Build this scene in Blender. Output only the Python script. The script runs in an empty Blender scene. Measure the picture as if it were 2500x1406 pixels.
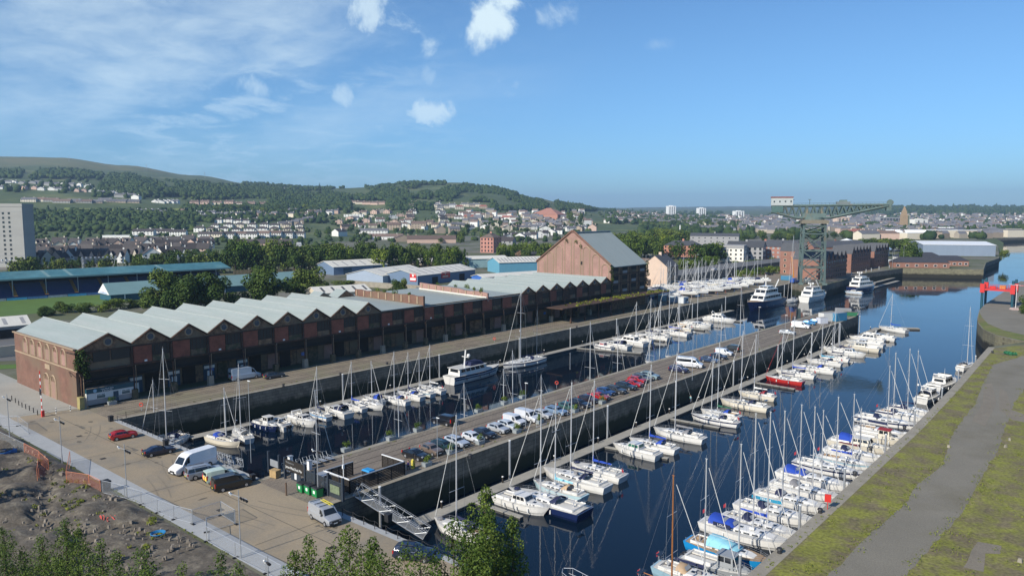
import bpy, math, random
import numpy as np
from mathutils import Vector, Matrix
from mathutils.geometry import tessellate_polygon
R=math.radians; PI=math.pi
SC=bpy.context.scene; COL=SC.collection
# ---------------- camera ----------------
F=1850.;CXP=1250.;CYP=703.;HOR=513.;CAMZ=47.
PITCH=math.atan((CYP-HOR)/F); YAW=R(40.3)
cam=bpy.data.cameras.new("camera"); camo=bpy.data.objects.new("camera",cam); COL.objects.link(camo)
cam.sensor_width=36; cam.lens=F/2500*36; cam.clip_end=40000; cam.clip_start=.5
camo.location=(0,0,CAMZ); camo.rotation_euler=(PI/2-PITCH,0,YAW); SC.camera=camo
def ray(x,y):
    a=(x-CXP)/F; b=(CYP-y)/F
    fh=math.cos(PITCH)+b*math.sin(PITCH); up=-math.sin(PITCH)+b*math.cos(PITCH)
    return (-math.sin(YAW)*fh+math.cos(YAW)*a, math.cos(YAW)*fh+math.sin(YAW)*a, up)
def P(x,y,z=5.):
    "world point at height z seen at photo position x,y"
    d=ray(x,y); t=(z-CAMZ)/d[2]; return (d[0]*t,d[1]*t)
def fdist(X,Y): return -X*math.sin(YAW)+Y*math.cos(YAW)
def ztop(X,Y,py):
    "height above the world point X,Y that appears at photo row py"
    b=(CYP-py)/F; fh=fdist(X,Y); c,s=math.cos(PITCH),math.sin(PITCH)
    # (fh*s+Z*c)=b*(fh*c-Z*s)
    return CAMZ+(b*fh*c-fh*s)/(c+b*s)
# ---------------- light ----------------
SUN_EL=R(33); SUN_AZ=R(4)   # light travels towards +Y, a little towards +X
sl=bpy.data.lights.new("sun","SUN"); sl.energy=4.9; sl.angle=R(.53); sl.color=(1,.93,.82)
so=bpy.data.objects.new("sun",sl); COL.objects.link(so)
trav=Vector((math.sin(SUN_AZ)*math.cos(SUN_EL),math.cos(SUN_AZ)*math.cos(SUN_EL),-math.sin(SUN_EL)))
so.rotation_euler=trav.to_track_quat('-Z','Y').to_euler(); so.location=(0,-50,200)
W=bpy.data.worlds.new("World"); SC.world=W; W.use_nodes=True
SC.view_settings.view_transform='Standard'; SC.view_settings.look='None'; SC.view_settings.exposure=0.25; SC.view_settings.gamma=1
try: SC.view_settings.use_curve_mapping=False
except Exception: pass
nt=W.node_tree; N=nt.nodes; L=nt.links; N.clear()
def nd(t,**k):
    n=N.new(t)
    for a,b in k.items(): setattr(n,a,b)
    return n
sky=nd('ShaderNodeTexSky',sky_type='NISHITA',sun_disc=False,sun_elevation=SUN_EL,sun_rotation=PI+SUN_AZ,altitude=60,air_density=1.0,dust_density=.35,ozone_density=4.0)
tc=nd('ShaderNodeTexCoord')
def vm(op,a,b=None):
    n=nd('ShaderNodeVectorMath',operation=op)
    if isinstance(a,tuple): n.inputs[0].default_value=a
    else: L.new(a,n.inputs[0])
    if b is not None:
        if isinstance(b,tuple): n.inputs[1].default_value=b
        else: L.new(b,n.inputs[1])
    return n
def mm(op,a,b=0.,c=0.,cl=False):
    n=nd('ShaderNodeMath',operation=op,use_clamp=cl)
    for i,v in enumerate((a,b,c)):
        if isinstance(v,(int,float)): n.inputs[i].default_value=v
        else: L.new(v,n.inputs[i])
    return n.outputs[0]
sep=nd('ShaderNodeSeparateXYZ'); L.new(tc.outputs['Generated'],sep.inputs[0])
D=tc.outputs['Generated']
def noise(vec,scale,det=8,rough=.6,dist=0.):
    n=nd('ShaderNodeTexNoise'); n.inputs['Scale'].default_value=scale; n.inputs['Detail'].default_value=det
    n.inputs['Roughness'].default_value=rough; n.inputs['Distortion'].default_value=dist; L.new(vec,n.inputs['Vector']); return n.outputs[0]
# direction divided by height: clouds lie in a flat layer
zz=mm('ADD',sep.outputs[2],.16)
dv=nd('ShaderNodeVectorMath',operation='SCALE'); L.new(D,dv.inputs[0]); L.new(mm('DIVIDE',1,zz),dv.inputs['Scale'])
mp=nd('ShaderNodeMapping'); mp.inputs['Rotation'].default_value=(0,0,R(30)); mp.inputs['Scale'].default_value=(.8,1.4,1); L.new(dv.outputs[0],mp.inputs[0])
n1=noise(mp.outputs[0],.85,9,.58,.3); n2=noise(dv.outputs[0],4.2,9,.62,.4)
def spot(px,py,r0,r1,asp=1.):
    "soft mask round a direction of the sky, r in degrees"
    d=Vector(ray(px,py)).normalized(); right=Vector((math.cos(YAW),math.sin(YAW),0))
    df=vm('SUBTRACT',D,tuple(d))
    dr=vm('DOT_PRODUCT',df.outputs[0],tuple(right)); 
    l2=vm('DOT_PRODUCT',df.outputs[0],df.outputs[0])
    q=mm('ADD',l2.outputs['Value'],mm('MULTIPLY',mm('MULTIPLY',dr.outputs['Value'],dr.outputs['Value']),1/asp**2-1))
    ln=mm('SQRT',q)
    n=nd('ShaderNodeMapRange',interpolation_type='SMOOTHSTEP'); L.new(ln,n.inputs[0])
    n.inputs[1].default_value=R(r0); n.inputs[2].default_value=R(r1); n.inputs[3].default_value=1; n.inputs[4].default_value=0
    return n.outputs[0]
def ramp(v,a,b):
    n=nd('ShaderNodeMapRange',interpolation_type='SMOOTHSTEP'); L.new(v,n.inputs[0]); n.inputs[1].default_value=a; n.inputs[2].default_value=b; return n.outputs[0]
# thin high veil on the left
veil=mm('MULTIPLY',mm('MULTIPLY',spot(380,80,2,16,2.1),ramp(mm('ADD',mm('MULTIPLY',n1,.7),mm('MULTIPLY',n2,.3)),.40,.70)),.68)
veil2=mm('MULTIPLY',mm('MULTIPLY',spot(560,260,2,12,1.9),ramp(n2,.42,.68)),.45)
n3=noise(D,11,10,.62,.35)
def puff(px,py,r,asp,thr,amt):
    m=spot(px,py,-r*.3,r*1.25,asp); v=mm('ADD',m,mm('MULTIPLY',mm('SUBTRACT',n3,.5),3.4))
    return mm('MULTIPLY',mm('MULTIPLY',ramp(v,thr,thr+.55),ramp(m,.02,.35)),amt)
cum=[puff(1208,45,3.4,1.0,.33,1.),puff(1330,45,2.2,1.5,.75,.5),puff(1035,272,1.7,2.2,.42,.8),puff(815,235,1.6,1.6,.45,.6),puff(935,183,1.7,1.9,.5,.4),
 puff(925,55,4.2,1.3,.42,.75),puff(1050,110,1.6,1.3,.5,.5),puff(1250,205,2.2,3,.55,.35),puff(1600,105,1.5,2,.9,.2),puff(1390,30,2.2,1.6,.6,.45),puff(640,215,3,2.,.45,.5),puff(1050,190,1.5,1.,.5,.3),puff(1680,340,1.6,4,.8,.12),puff(1430,20,1.2,2,.7,.2)]
tot=mm('MAXIMUM',veil,veil2)
for c in cum: tot=mm('MAXIMUM',tot,c)
mix=nd('ShaderNodeMix',data_type='RGBA'); L.new(tot,mix.inputs[0]); L.new(sky.outputs[0],mix.inputs[6]); mix.inputs[7].default_value=(9.6,8.6,7.9,1)
tint=nd('ShaderNodeMix',data_type='RGBA',blend_type='MULTIPLY'); tint.inputs[0].default_value=1; L.new(mix.outputs[2],tint.inputs[6]); tint.inputs[7].default_value=(.70,.96,1.16,1)
hr_=nd('ShaderNodeMapRange',interpolation_type='SMOOTHSTEP'); L.new(sep.outputs[2],hr_.inputs[0]); hr_.inputs[1].default_value=-.02; hr_.inputs[2].default_value=.22
hm=nd('ShaderNodeMix',data_type='RGBA'); L.new(hr_.outputs[0],hm.inputs[0]); hm.inputs[6].default_value=(.72,.86,1.03,1); hm.inputs[7].default_value=(1,1,1,1)
tn2=nd('ShaderNodeMix',data_type='RGBA',blend_type='MULTIPLY'); tn2.inputs[0].default_value=1; L.new(tint.outputs[2],tn2.inputs[6]); L.new(hm.outputs[2],tn2.inputs[7]); tint=tn2
bg=nd('ShaderNodeBackground'); bg.inputs[1].default_value=.094; L.new(tint.outputs[2],bg.inputs[0])
ow=nd('ShaderNodeOutputWorld'); L.new(bg.outputs[0],ow.inputs[0])
SC.cycles.volume_bounces=0; SC.cycles.max_bounces=6; SC.cycles.transparent_max_bounces=6
# ---------------- helpers ----------------
def tag(o,label=None,cat=None,group=None,kind=None):
    if label: o['label']=label
    if cat: o['category']=cat
    if group: o['group']=group
    if kind: o['kind']=kind
    return o
def thing(name,label,cat,loc=(0,0,0),rz=0,group=None,sc=None):
    o=bpy.data.objects.new(name,None); COL.objects.link(o); o.location=loc; o.rotation_euler=(0,0,rz); o.empty_display_size=.5
    if sc: o.scale=(sc,sc,sc) if not isinstance(sc,tuple) else sc
    return tag(o,label,cat,group)
class MB:
    def __init__(s): s.v=[]; s.f=[]; s.m=[]; s.M=None
    def add(s,vs,fs,m=0):
        o=len(s.v); s.v+= [tuple(s.M@Vector(q)) for q in vs] if s.M else [tuple(q) for q in vs]
        for f in fs: s.f.append([i+o for i in f]); s.m.append(m)
        return s
    def box(s,x,y,z,sx,sy,sz,m=0,rz=0,tp=1.):
        "centre x,y, bottom z"
        a,b=sx/2,sy/2; c,d=math.cos(rz),math.sin(rz); vs=[]
        for zz,t in ((z,1),(z+sz,tp)):
            for px,py in ((-a,-b),(a,-b),(a,b),(-a,b)):
                px*=t; py*=t; vs.append((x+px*c-py*d,y+px*d+py*c,zz))
        return s.add(vs,[(3,2,1,0),(4,5,6,7),(0,1,5,4),(1,2,6,5),(2,3,7,6),(3,0,4,7)],m)
    def bar(s,p,q,w,h=None,m=0):
        "square bar from p to q"
        return s.tube(p,q,w*.7071,None,4,m)
    def tube(s,p,q,r,r2=None,n=6,m=0,cap=True):
        p=Vector(p); q=Vector(q); d=(q-p)
        if d.length<1e-6: return s
        d.normalize(); u=d.orthogonal().normalized(); w=d.cross(u); r2=r if r2 is None else r2
        vs=[];ph=PI/4 if n==4 else 0
        for c,rr in ((p,r),(q,r2)):
            for i in range(n):
                a=2*PI*i/n+ph; vs.append(c+u*(rr*math.cos(a))+w*(rr*math.sin(a)))
        fs=[(i,(i+1)%n,n+(i+1)%n,n+i) for i in range(n)]
        if cap: fs+=[tuple(range(n-1,-1,-1)),tuple(range(n,2*n))]
        return s.add(vs,fs,m)
    def path(s,pts,r,n=5,m=0):
        for a,b in zip(pts,pts[1:]): s.tube(a,b,r,None,n,m)
        return s
    def poly(s,pts,m=0): return s.add(pts,[tuple(range(len(pts)))],m)
    def prism(s,pts,z0,z1,m=0,mt=None):
        "2d outline (ccw) extruded in z"
        n=len(pts); vs=[(x,y,z0) for x,y in pts]+[(x,y,z1) for x,y in pts]
        s.add(vs,[(i,(i+1)%n,n+(i+1)%n,n+i) for i in range(n)],m)
        tr=tessellate_polygon([[Vector((x,y,0)) for x,y in pts]])
        s.add([(x,y,z1) for x,y in pts],[t if orient(pts,t)>0 else t[::-1] for t in tr],m if mt is None else mt)
        s.add([(x,y,z0) for x,y in pts],[t if orient(pts,t)<0 else t[::-1] for t in tr],m); return s
    def ext(s,pts,a,b,axis='x',m=0):
        "profile in the plane across axis, extruded from a to b"
        n=len(pts)
        f=(lambda t,u,v:(t,u,v)) if axis=='x' else (lambda t,u,v:(u,t,v))
        vs=[f(a,u,v) for u,v in pts]+[f(b,u,v) for u,v in pts]
        s.add(vs,[(i,(i+1)%n,n+(i+1)%n,n+i) for i in range(n)]+[tuple(range(n-1,-1,-1)),tuple(range(n,2*n))],m); return s
    def loft(s,rings,m=0,closed=True,caps=True,mf=None):
        n=len(rings[0]); vs=[q for r in rings for q in r]; o=len(s.v)
        s.add(vs,[],0)
        for j in range(len(rings)-1):
            for i in range(n if closed else n-1):
                k=(i+1)%n; s.f.append([o+j*n+i,o+j*n+k,o+(j+1)*n+k,o+(j+1)*n+i]); s.m.append(mf(j,i) if mf else m)
        if caps:
            s.f.append([o+i for i in range(n-1,-1,-1)]); s.m.append(mf(0,-1) if mf else m)
            e=o+(len(rings)-1)*n; s.f.append([e+i for i in range(n)]); s.m.append(mf(len(rings),-2) if mf else m)
        return s
    def ball(s,x,y,z,r,m=0,n=8,k=5,sz=1.):
        rings=[]
        for j in range(1,k):
            t=PI*j/k; rings.append([(x+r*math.sin(t)*math.cos(2*PI*i/n),y+r*math.sin(t)*math.sin(2*PI*i/n),z-r*sz*math.cos(t)) for i in range(n)])
        return s.loft(rings,m)
    def mesh(s,name,mats,smooth=False):
        me=bpy.data.meshes.new(name); me.from_pydata(s.v,[],s.f)
        for q in (mats if isinstance(mats,(list,tuple)) else [mats]): me.materials.append(q)
        if any(s.m): me.polygons.foreach_set('material_index',s.m)
        if smooth: me.polygons.foreach_set('use_smooth',[True]*len(s.f))
        me.update(); return me
    def build(s,name,mats,parent=None,smooth=False,fix=True):
        me=s.mesh(name,mats,smooth)
        if fix: fixn(me)
        return link(name,me,parent)
def orient(pts,t):
    (ax,ay),(bx,by),(cx,cy)=pts[t[0]],pts[t[1]],pts[t[2]]; return (bx-ax)*(cy-ay)-(by-ay)*(cx-ax)
import bmesh
def fixn(me):
    bm=bmesh.new(); bm.from_mesh(me); bmesh.ops.recalc_face_normals(bm,faces=bm.faces); bm.to_mesh(me); bm.free()
def link(name,me,parent=None,loc=None,rz=0):
    o=bpy.data.objects.new(name,me); COL.objects.link(o)
    if parent: o.parent=parent
    if loc: o.location=loc
    if rz: o.rotation_euler=(0,0,rz)
    return o
def kids(o): return CH.get(o.name,[])
CH={}
def reindex():
    CH.clear()
    for o in bpy.data.objects:
        if o.parent: CH.setdefault(o.parent.name,[]).append(o)
def copy_tree(o,parent=None,swap=None):
    c=o.copy(); COL.objects.link(c); c.parent=parent
    if swap and c.data and swap.get(c.data.name): c.data=swap[c.data.name]
    for ch in kids(o): copy_tree(ch,c,swap)
    return c
def struct(name,mb,mats,smooth=False): return tag(mb.build(name,mats,None,smooth,False),kind='structure')
ONES='zero first second third fourth fifth sixth seventh eighth ninth tenth eleventh twelfth thirteenth fourteenth fifteenth sixteenth seventeenth eighteenth nineteenth'.split()
TENS={20:'twent',30:'thirt',40:'fort',50:'fift',60:'sixt',70:'sevent',80:'eight',90:'ninet'}
def nth(n):
    if n<20: return ONES[n]
    t,u=n//10*10,n%10; return TENS[t]+('ieth' if u==0 else 'y-'+ONES[u])
def text(s_,size,name,mat_,parent,loc,rot,align='CENTER',ext=.01,sx=1.):
    cu=bpy.data.curves.new(name,'FONT'); cu.body=s_; cu.size=size; cu.align_x=align; cu.extrude=ext; cu.resolution_u=2
    o=bpy.data.objects.new('tmp',cu); COL.objects.link(o); dg=bpy.context.evaluated_depsgraph_get()
    me=bpy.data.meshes.new_from_object(o.evaluated_get(dg)); bpy.data.objects.remove(o)
    me.name=name; me.materials.clear(); me.materials.append(mat_)
    o=link(name,me,parent,loc); o.rotation_euler=rot; o.scale=(sx,1,1); return o
# ---------------- materials ----------------
MATS={}
def mat(name,col,rough=.7,metal=0.,var=.12,sc=.5,bump=0.,obj=0.,spec=.5,fine=None,col2=None,thr=(.45,.6),sc2=.3,stretch=None,local=False,coat=0.):
    if name in MATS: return MATS[name]
    m=bpy.data.materials.new(name); m.use_nodes=True; MATS[name]=m
    t=m.node_tree; n=t.nodes; l=t.links; b=n['Principled BSDF']
    b.inputs['Roughness'].default_value=rough; b.inputs['Metallic'].default_value=metal
    b.inputs['Specular IOR Level'].default_value=spec
    if coat: b.inputs['Coat Weight'].default_value=coat; b.inputs['Coat Roughness'].default_value=.08
    if local: src=n.new('ShaderNodeTexCoord').outputs['Object']
    else: src=n.new('ShaderNodeNewGeometry').outputs['Position']
    if stretch:
        mp=n.new('ShaderNodeMapping'); mp.inputs['Scale'].default_value=stretch; l.new(src,mp.inputs[0]); src=mp.outputs[0]
    def nz(scale,det=5,rg=.6):
        q=n.new('ShaderNodeTexNoise'); q.inputs['Scale'].default_value=scale; q.inputs['Detail'].default_value=det; q.inputs['Roughness'].default_value=rg; l.new(src,q.inputs[0]); return q.outputs[0]
    def mixc(f,a,c,bt='MIX'):
        q=n.new('ShaderNodeMix'); q.data_type='RGBA'; q.blend_type=bt
        for i,v in ((0,f),(6,a),(7,c)):
            if isinstance(v,(int,float)): q.inputs[i].default_value=v
            elif isinstance(v,tuple): q.inputs[i].default_value=(*v[:3],1)
            else: l.new(v,q.inputs[i])
        return q.outputs[2]
    def mr(v,a,c,d,e):
        q=n.new('ShaderNodeMapRange'); l.new(v,q.inputs[0])
        for i,x in enumerate((a,c,d,e)): q.inputs[i+1].default_value=x
        return q.outputs[0]
    base=tuple(col)
    cur=base
    if col2: cur=mixc(mr(nz(sc2,6,.65),thr[0],thr[1],0,1),base,tuple(col2))
    if var:
        f=mr(nz(sc),.25,.75,1-var,1+var)
        g=n.new('ShaderNodeCombineColor'); [l.new(f,g.inputs[i]) for i in range(3)]
        cur=mixc(1.,cur,g.outputs[0],'MULTIPLY')
    if fine:
        f=mr(nz(fine[0],3),.3,.7,1-fine[1],1+fine[1]); g=n.new('ShaderNodeCombineColor'); [l.new(f,g.inputs[i]) for i in range(3)]
        cur=mixc(1.,cur,g.outputs[0],'MULTIPLY')
    if obj:
        oi=n.new('ShaderNodeObjectInfo'); f=mr(oi.outputs['Random'],0,1,1-obj,1+obj); g=n.new('ShaderNodeCombineColor'); [l.new(f,g.inputs[i]) for i in range(3)]
        cur=mixc(1.,cur,g.outputs[0],'MULTIPLY')
    if isinstance(cur,tuple): b.inputs['Base Color'].default_value=(*cur,1)
    else: l.new(cur,b.inputs['Base Color'])
    if bump:
        bp=n.new('ShaderNodeBump'); bp.inputs['Strength'].default_value=bump; bp.inputs['Distance'].default_value=.1; l.new(nz(fine[0] if fine else sc*4),bp.inputs['Height']); l.new(bp.outputs[0],b.inputs['Normal'])
    return m
def paint(col,rough=.3,metal=0.,coat=.6,name=None):
    k=name or 'paint_%02x%02x%02x'%tuple(int(255*min(1,c)) for c in col)
    return mat(k,col,rough,metal,.04,2.,coat=coat)
def brickmat(name,c1,c2,mortar,sx,sy,axis='wall',var=.2,rough=.85,msize=.02,weed=None,var_sc=.3,z_weed=3.,fadecol=None):
    "courses of brick or stone: wall uses (x+y, z), floor uses (x, y)"
    m=mat(name,c1,rough,0,0); t=m.node_tree; n=t.nodes; l=t.links; b=n['Principled BSDF']
    g=n.new('ShaderNodeNewGeometry'); sp=n.new('ShaderNodeSeparateXYZ'); l.new(g.outputs['Position'],sp.inputs[0]); cb=n.new('ShaderNodeCombineXYZ')
    if axis=='wall':
        a=n.new('ShaderNodeMath'); a.operation='ADD'; l.new(sp.outputs[0],a.inputs[0]); l.new(sp.outputs[1],a.inputs[1]); l.new(a.outputs[0],cb.inputs[0]); l.new(sp.outputs[2],cb.inputs[1])
    else: l.new(sp.outputs[1],cb.inputs[0]); l.new(sp.outputs[0],cb.inputs[1])
    br=n.new('ShaderNodeTexBrick'); l.new(cb.outputs[0],br.inputs[0]); br.inputs['Color1'].default_value=(*c1,1); br.inputs['Color2'].default_value=(*c2,1); br.inputs['Mortar'].default_value=(*mortar,1)
    br.inputs['Scale'].default_value=1; br.inputs['Brick Width'].default_value=sx; br.inputs['Row Height'].default_value=sy; br.inputs['Mortar Size'].default_value=msize
    nz=n.new('ShaderNodeTexNoise'); nz.inputs['Scale'].default_value=var_sc; nz.inputs['Detail'].default_value=7; nz.inputs['Roughness'].default_value=.7; l.new(g.outputs['Position'],nz.inputs[0])
    mr=n.new('ShaderNodeMapRange'); l.new(nz.outputs[0],mr.inputs[0]); mr.inputs[1].default_value=.3; mr.inputs[2].default_value=.7; mr.inputs[3].default_value=1-var; mr.inputs[4].default_value=1+var
    cc=n.new('ShaderNodeCombineColor'); [l.new(mr.outputs[0],cc.inputs[i]) for i in range(3)]
    mx=n.new('ShaderNodeMix'); mx.data_type='RGBA'; mx.blend_type='MULTIPLY'; mx.inputs[0].default_value=1; l.new(br.outputs[0],mx.inputs[6]); l.new(cc.outputs[0],mx.inputs[7]); out=mx.outputs[2]
    if fadecol:
        n4=n.new('ShaderNodeTexNoise'); n4.inputs['Scale'].default_value=.12; n4.inputs['Detail'].default_value=6; l.new(g.outputs['Position'],n4.inputs[0])
        r4=n.new('ShaderNodeMapRange'); l.new(n4.outputs[0],r4.inputs[0]); r4.inputs[1].default_value=.48; r4.inputs[2].default_value=.62
        x4=n.new('ShaderNodeMix'); x4.data_type='RGBA'; l.new(r4.outputs[0],x4.inputs[0]); l.new(out,x4.inputs[6]); x4.inputs[7].default_value=(*fadecol,1); out=x4.outputs[2]
    if weed:
        n2=n.new('ShaderNodeTexNoise'); n2.inputs['Scale'].default_value=.5; n2.inputs['Detail'].default_value=5; l.new(g.outputs['Position'],n2.inputs[0])
        ad=n.new('ShaderNodeMath'); ad.operation='MULTIPLY_ADD'; l.new(n2.outputs[0],ad.inputs[0]); ad.inputs[1].default_value=2.2; l.new(sp.outputs[2],ad.inputs[2])
        r2=n.new('ShaderNodeMapRange'); l.new(ad.outputs[0],r2.inputs[0]); r2.inputs[1].default_value=z_weed+.6; r2.inputs[2].default_value=z_weed+1.7; r2.inputs[3].default_value=1; r2.inputs[4].default_value=0
        mw=n.new('ShaderNodeMix'); mw.data_type='RGBA'; l.new(r2.outputs[0],mw.inputs[0]); l.new(out,mw.inputs[6]); mw.inputs[7].default_value=(*weed,1); out=mw.outputs[2]
    l.new(out,b.inputs['Base Color']); return m
def leafmat(name,dark,light,obj=.15):
    m=mat(name,dark,.75,0,0,spec=.15); t=m.node_tree; n=t.nodes; l=t.links; b=n['Principled BSDF']
    a=n.new('ShaderNodeAttribute'); a.attribute_name='tone'
    mx=n.new('ShaderNodeMix'); mx.data_type='RGBA'; l.new(a.outputs['Fac'],mx.inputs[0]); mx.inputs[6].default_value=(*dark,1); mx.inputs[7].default_value=(*light,1)
    oi=n.new('ShaderNodeObjectInfo'); hs=n.new('ShaderNodeHueSaturation'); q=n.new('ShaderNodeMapRange'); l.new(oi.outputs['Random'],q.inputs[0]); q.inputs[3].default_value=1-obj*2; q.inputs[4].default_value=1+obj*2
    q2=n.new('ShaderNodeMapRange'); l.new(oi.outputs['Random'],q2.inputs[0]); q2.inputs[3].default_value=.5+obj*.12; q2.inputs[4].default_value=.5-obj*.12
    l.new(q.outputs[0],hs.inputs['Value']); l.new(q2.outputs[0],hs.inputs['Hue']); l.new(mx.outputs[2],hs.inputs['Color']); l.new(hs.outputs[0],b.inputs['Base Color'])
    return m
# ---------------- setting ----------------
m_ground=mat('ground_mixed',(.085,.095,.04),.95,0,.25,.05,col2=(.16,.15,.125),thr=(.45,.6),sc2=.02)
m_tan=mat('yard_concrete',(.29,.235,.16),.9,0,.10,.09,bump=.15,col2=(.2,.18,.145),thr=(.45,.7),sc2=.12,fine=(3,.09))
m_path=mat('path_paving',(.34,.35,.35),.85,0,.08,.4,fine=(2,.06))
m_pale=mat('pale_concrete',(.33,.32,.28),.9,0,.12,.15,fine=(2,.07))
m_quay=brickmat('quay_setts',(.265,.22,.16),(.21,.175,.13),(.11,.095,.075),1.2,.45,'floor',.22,msize=.05,var_sc=.25,fadecol=(.2,.18,.12))
m_pier=brickmat('pier_setts',(.25,.21,.16),(.19,.16,.125),(.11,.095,.075),1.0,.4,'floor',.25,msize=.05,var_sc=.35,fadecol=(.17,.14,.11))
m_stone=brickmat('quay_wall_stone',(.17,.15,.115),(.12,.107,.083),(.06,.054,.042),1.7,.7,'wall',.35,msize=.035,weed=(.013,.019,.007),z_weed=1.7,var_sc=.5)
m_stone_far=brickmat('quay_wall_stone_pale',(.19,.175,.11),(.15,.14,.09),(.09,.08,.05),1.8,.8,'wall',.3,msize=.04,weed=(.016,.015,.009),z_weed=1.2,var_sc=.4)
m_cope=mat('coping_stone',(.27,.245,.195),.9,0,.2,.5,fine=(3,.12))
m_moss=mat('mossy_ground',(.18,.185,.03),.95,0,.25,.25,bump=.5,col2=(.15,.125,.065),thr=(.42,.58),sc2=.22,fine=(2.2,.4))
m_moss2=mat('rough_grass',(.11,.14,.02),.95,0,.3,.3,bump=.5,col2=(.17,.135,.06),thr=(.42,.62),sc2=.1,fine=(3,.25))
m_tarmac=mat('old_tarmac',(.185,.17,.135),.95,0,.1,.15,fine=(6,.22),bump=.3,col2=(.14,.125,.085),thr=(.5,.8),sc2=.08)
m_road=mat('road_asphalt',(.12,.12,.12),.9,0,.1,.1,fine=(4,.1))
m_soil=mat('dug_soil',(.105,.09,.07),.95,0,.35,.5,bump=.8,col2=(.16,.14,.105),thr=(.5,.66),sc2=.5,fine=(3,.3))
m_grass=mat('mown_grass',(.075,.14,.018),.9,0,.15,.1,fine=(2,.12))
m_dark=mat('dark_line',(.035,.03,.026),.9,0,.2,1.)
def sheet(name,pts,z,m,kind=True):
    mb=MB(); tr=tessellate_polygon([[Vector((x,y,0)) for x,y in pts]])
    mb.add([(x,y,z) for x,y in pts],[t if orient(pts,t)>0 else t[::-1] for t in tr]); o=mb.build(name,m,None,False,False)
    return tag(o,kind='structure') if kind else o
def land(name,pts,z,top,side,zb=-5.):
    mb=MB(); mb.prism(pts,zb,z,1,0); return struct(name,mb,[top,side])
XQ=-157.; XP0=-105.; XP1=-87.7; XR=-33.5; YH=62.5; GZ=5.
qbend=[P(2413,847),P(2231,1040),P(2043,1213)]
main=[(-1900,-400),(800,-400),(800,262),(-8,280),P(2500,835),qbend[0],(-34.6,200),(-33.6,160),(XR,113),(XR,YH),
 (XP1,YH),(XP1,112),(-87.6,212),(-88.6,318),(-90.5,326),(-96,330),(-101.5,328),(-103.5,320),(-103.8,250),(XP0,175),(XP0,YH),(XQ,YH),(-156.5,171),(-157,378),(-159,436),(-147.5,428),(-140,432),(-141,470),
 P(2106,668),P(2205,655),P(2400,658),P(2406,642),P(2440,630),P(2437,600),P(2340,593),P(2420,583),P(2500,580),P(2900,574),P(2900,567),P(2200,567),P(1400,567),(-1900,1000)]
land('ground',main,GZ,m_ground,m_stone)
isl=[P(2492,686),P(2445,716),P(2405,742),P(2391,757),P(2386,775),P(2388,790),P(2400,804),P(2430,818),P(2470,828),P(2530,838),P(2700,858),(420,330),(420,900)]
land('far_quay_ground',isl,GZ,m_tarmac,m_stone_far)
sheet('island_grass_strip',[P(2391,762,5.03),P(2387,785,5.03),P(2402,804,5.03),P(2434,818,5.03),P(2520,836,5.03),P(2520,822,5.03),P(2450,806,5.03),P(2412,790,5.03),P(2398,775,5.03)],5.03,m_moss2)
# water
mw=mat('dock_water',(.002,.008,.018),.025,0,0,spec=.5); t_=mw.node_tree; b_=t_.nodes['Principled BSDF']; b_.inputs['IOR'].default_value=1.33
g_=t_.nodes.new('ShaderNodeNewGeometry'); hs=[]
mpw=t_.nodes.new('ShaderNodeMapping'); mpw.inputs['Scale'].default_value=(1,.55,1); mpw.inputs['Rotation'].default_value=(0,0,.5); t_.links.new(g_.outputs['Position'],mpw.inputs[0])
n_=t_.nodes.new('ShaderNodeTexNoise'); n_.inputs['Scale'].default_value=.9; n_.inputs['Detail'].default_value=4; t_.links.new(mpw.outputs[0],n_.inputs[0])
n2_=t_.nodes.new('ShaderNodeTexNoise'); n2_.inputs['Scale'].default_value=.03; n2_.inputs['Detail'].default_value=3; t_.links.new(g_.outputs['Position'],n2_.inputs[0])
r_=t_.nodes.new('ShaderNodeMapRange'); t_.links.new(n2_.outputs[0],r_.inputs[0]); r_.inputs[1].default_value=.4; r_.inputs[2].default_value=.65; r_.inputs[3].default_value=.25; r_.inputs[4].default_value=1.
p_=t_.nodes.new('ShaderNodeMath'); p_.operation='MULTIPLY'; t_.links.new(n_.outputs[0],p_.inputs[0]); t_.links.new(r_.outputs[0],p_.inputs[1])
bp_=t_.nodes.new('ShaderNodeBump'); bp_.inputs['Strength'].default_value=.075; bp_.inputs['Distance'].default_value=.25; t_.links.new(p_.outputs[0],bp_.inputs['Height']); t_.links.new(bp_.outputs[0],b_.inputs['Normal'])
r2_=t_.nodes.new('ShaderNodeMapRange'); t_.links.new(n2_.outputs[0],r2_.inputs[0]); r2_.inputs[1].default_value=.42; r2_.inputs[2].default_value=.62; r2_.inputs[3].default_value=.015; r2_.inputs[4].default_value=.085; t_.links.new(r2_.outputs[0],b_.inputs['Roughness'])
mb=MB(); mb.poly([(-2500,-500,-1.5),(5000,-500,-1.5),(5000,9000,-1.5),(-2500,9000,-1.5)]); struct('water',mb,mw)
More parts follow.
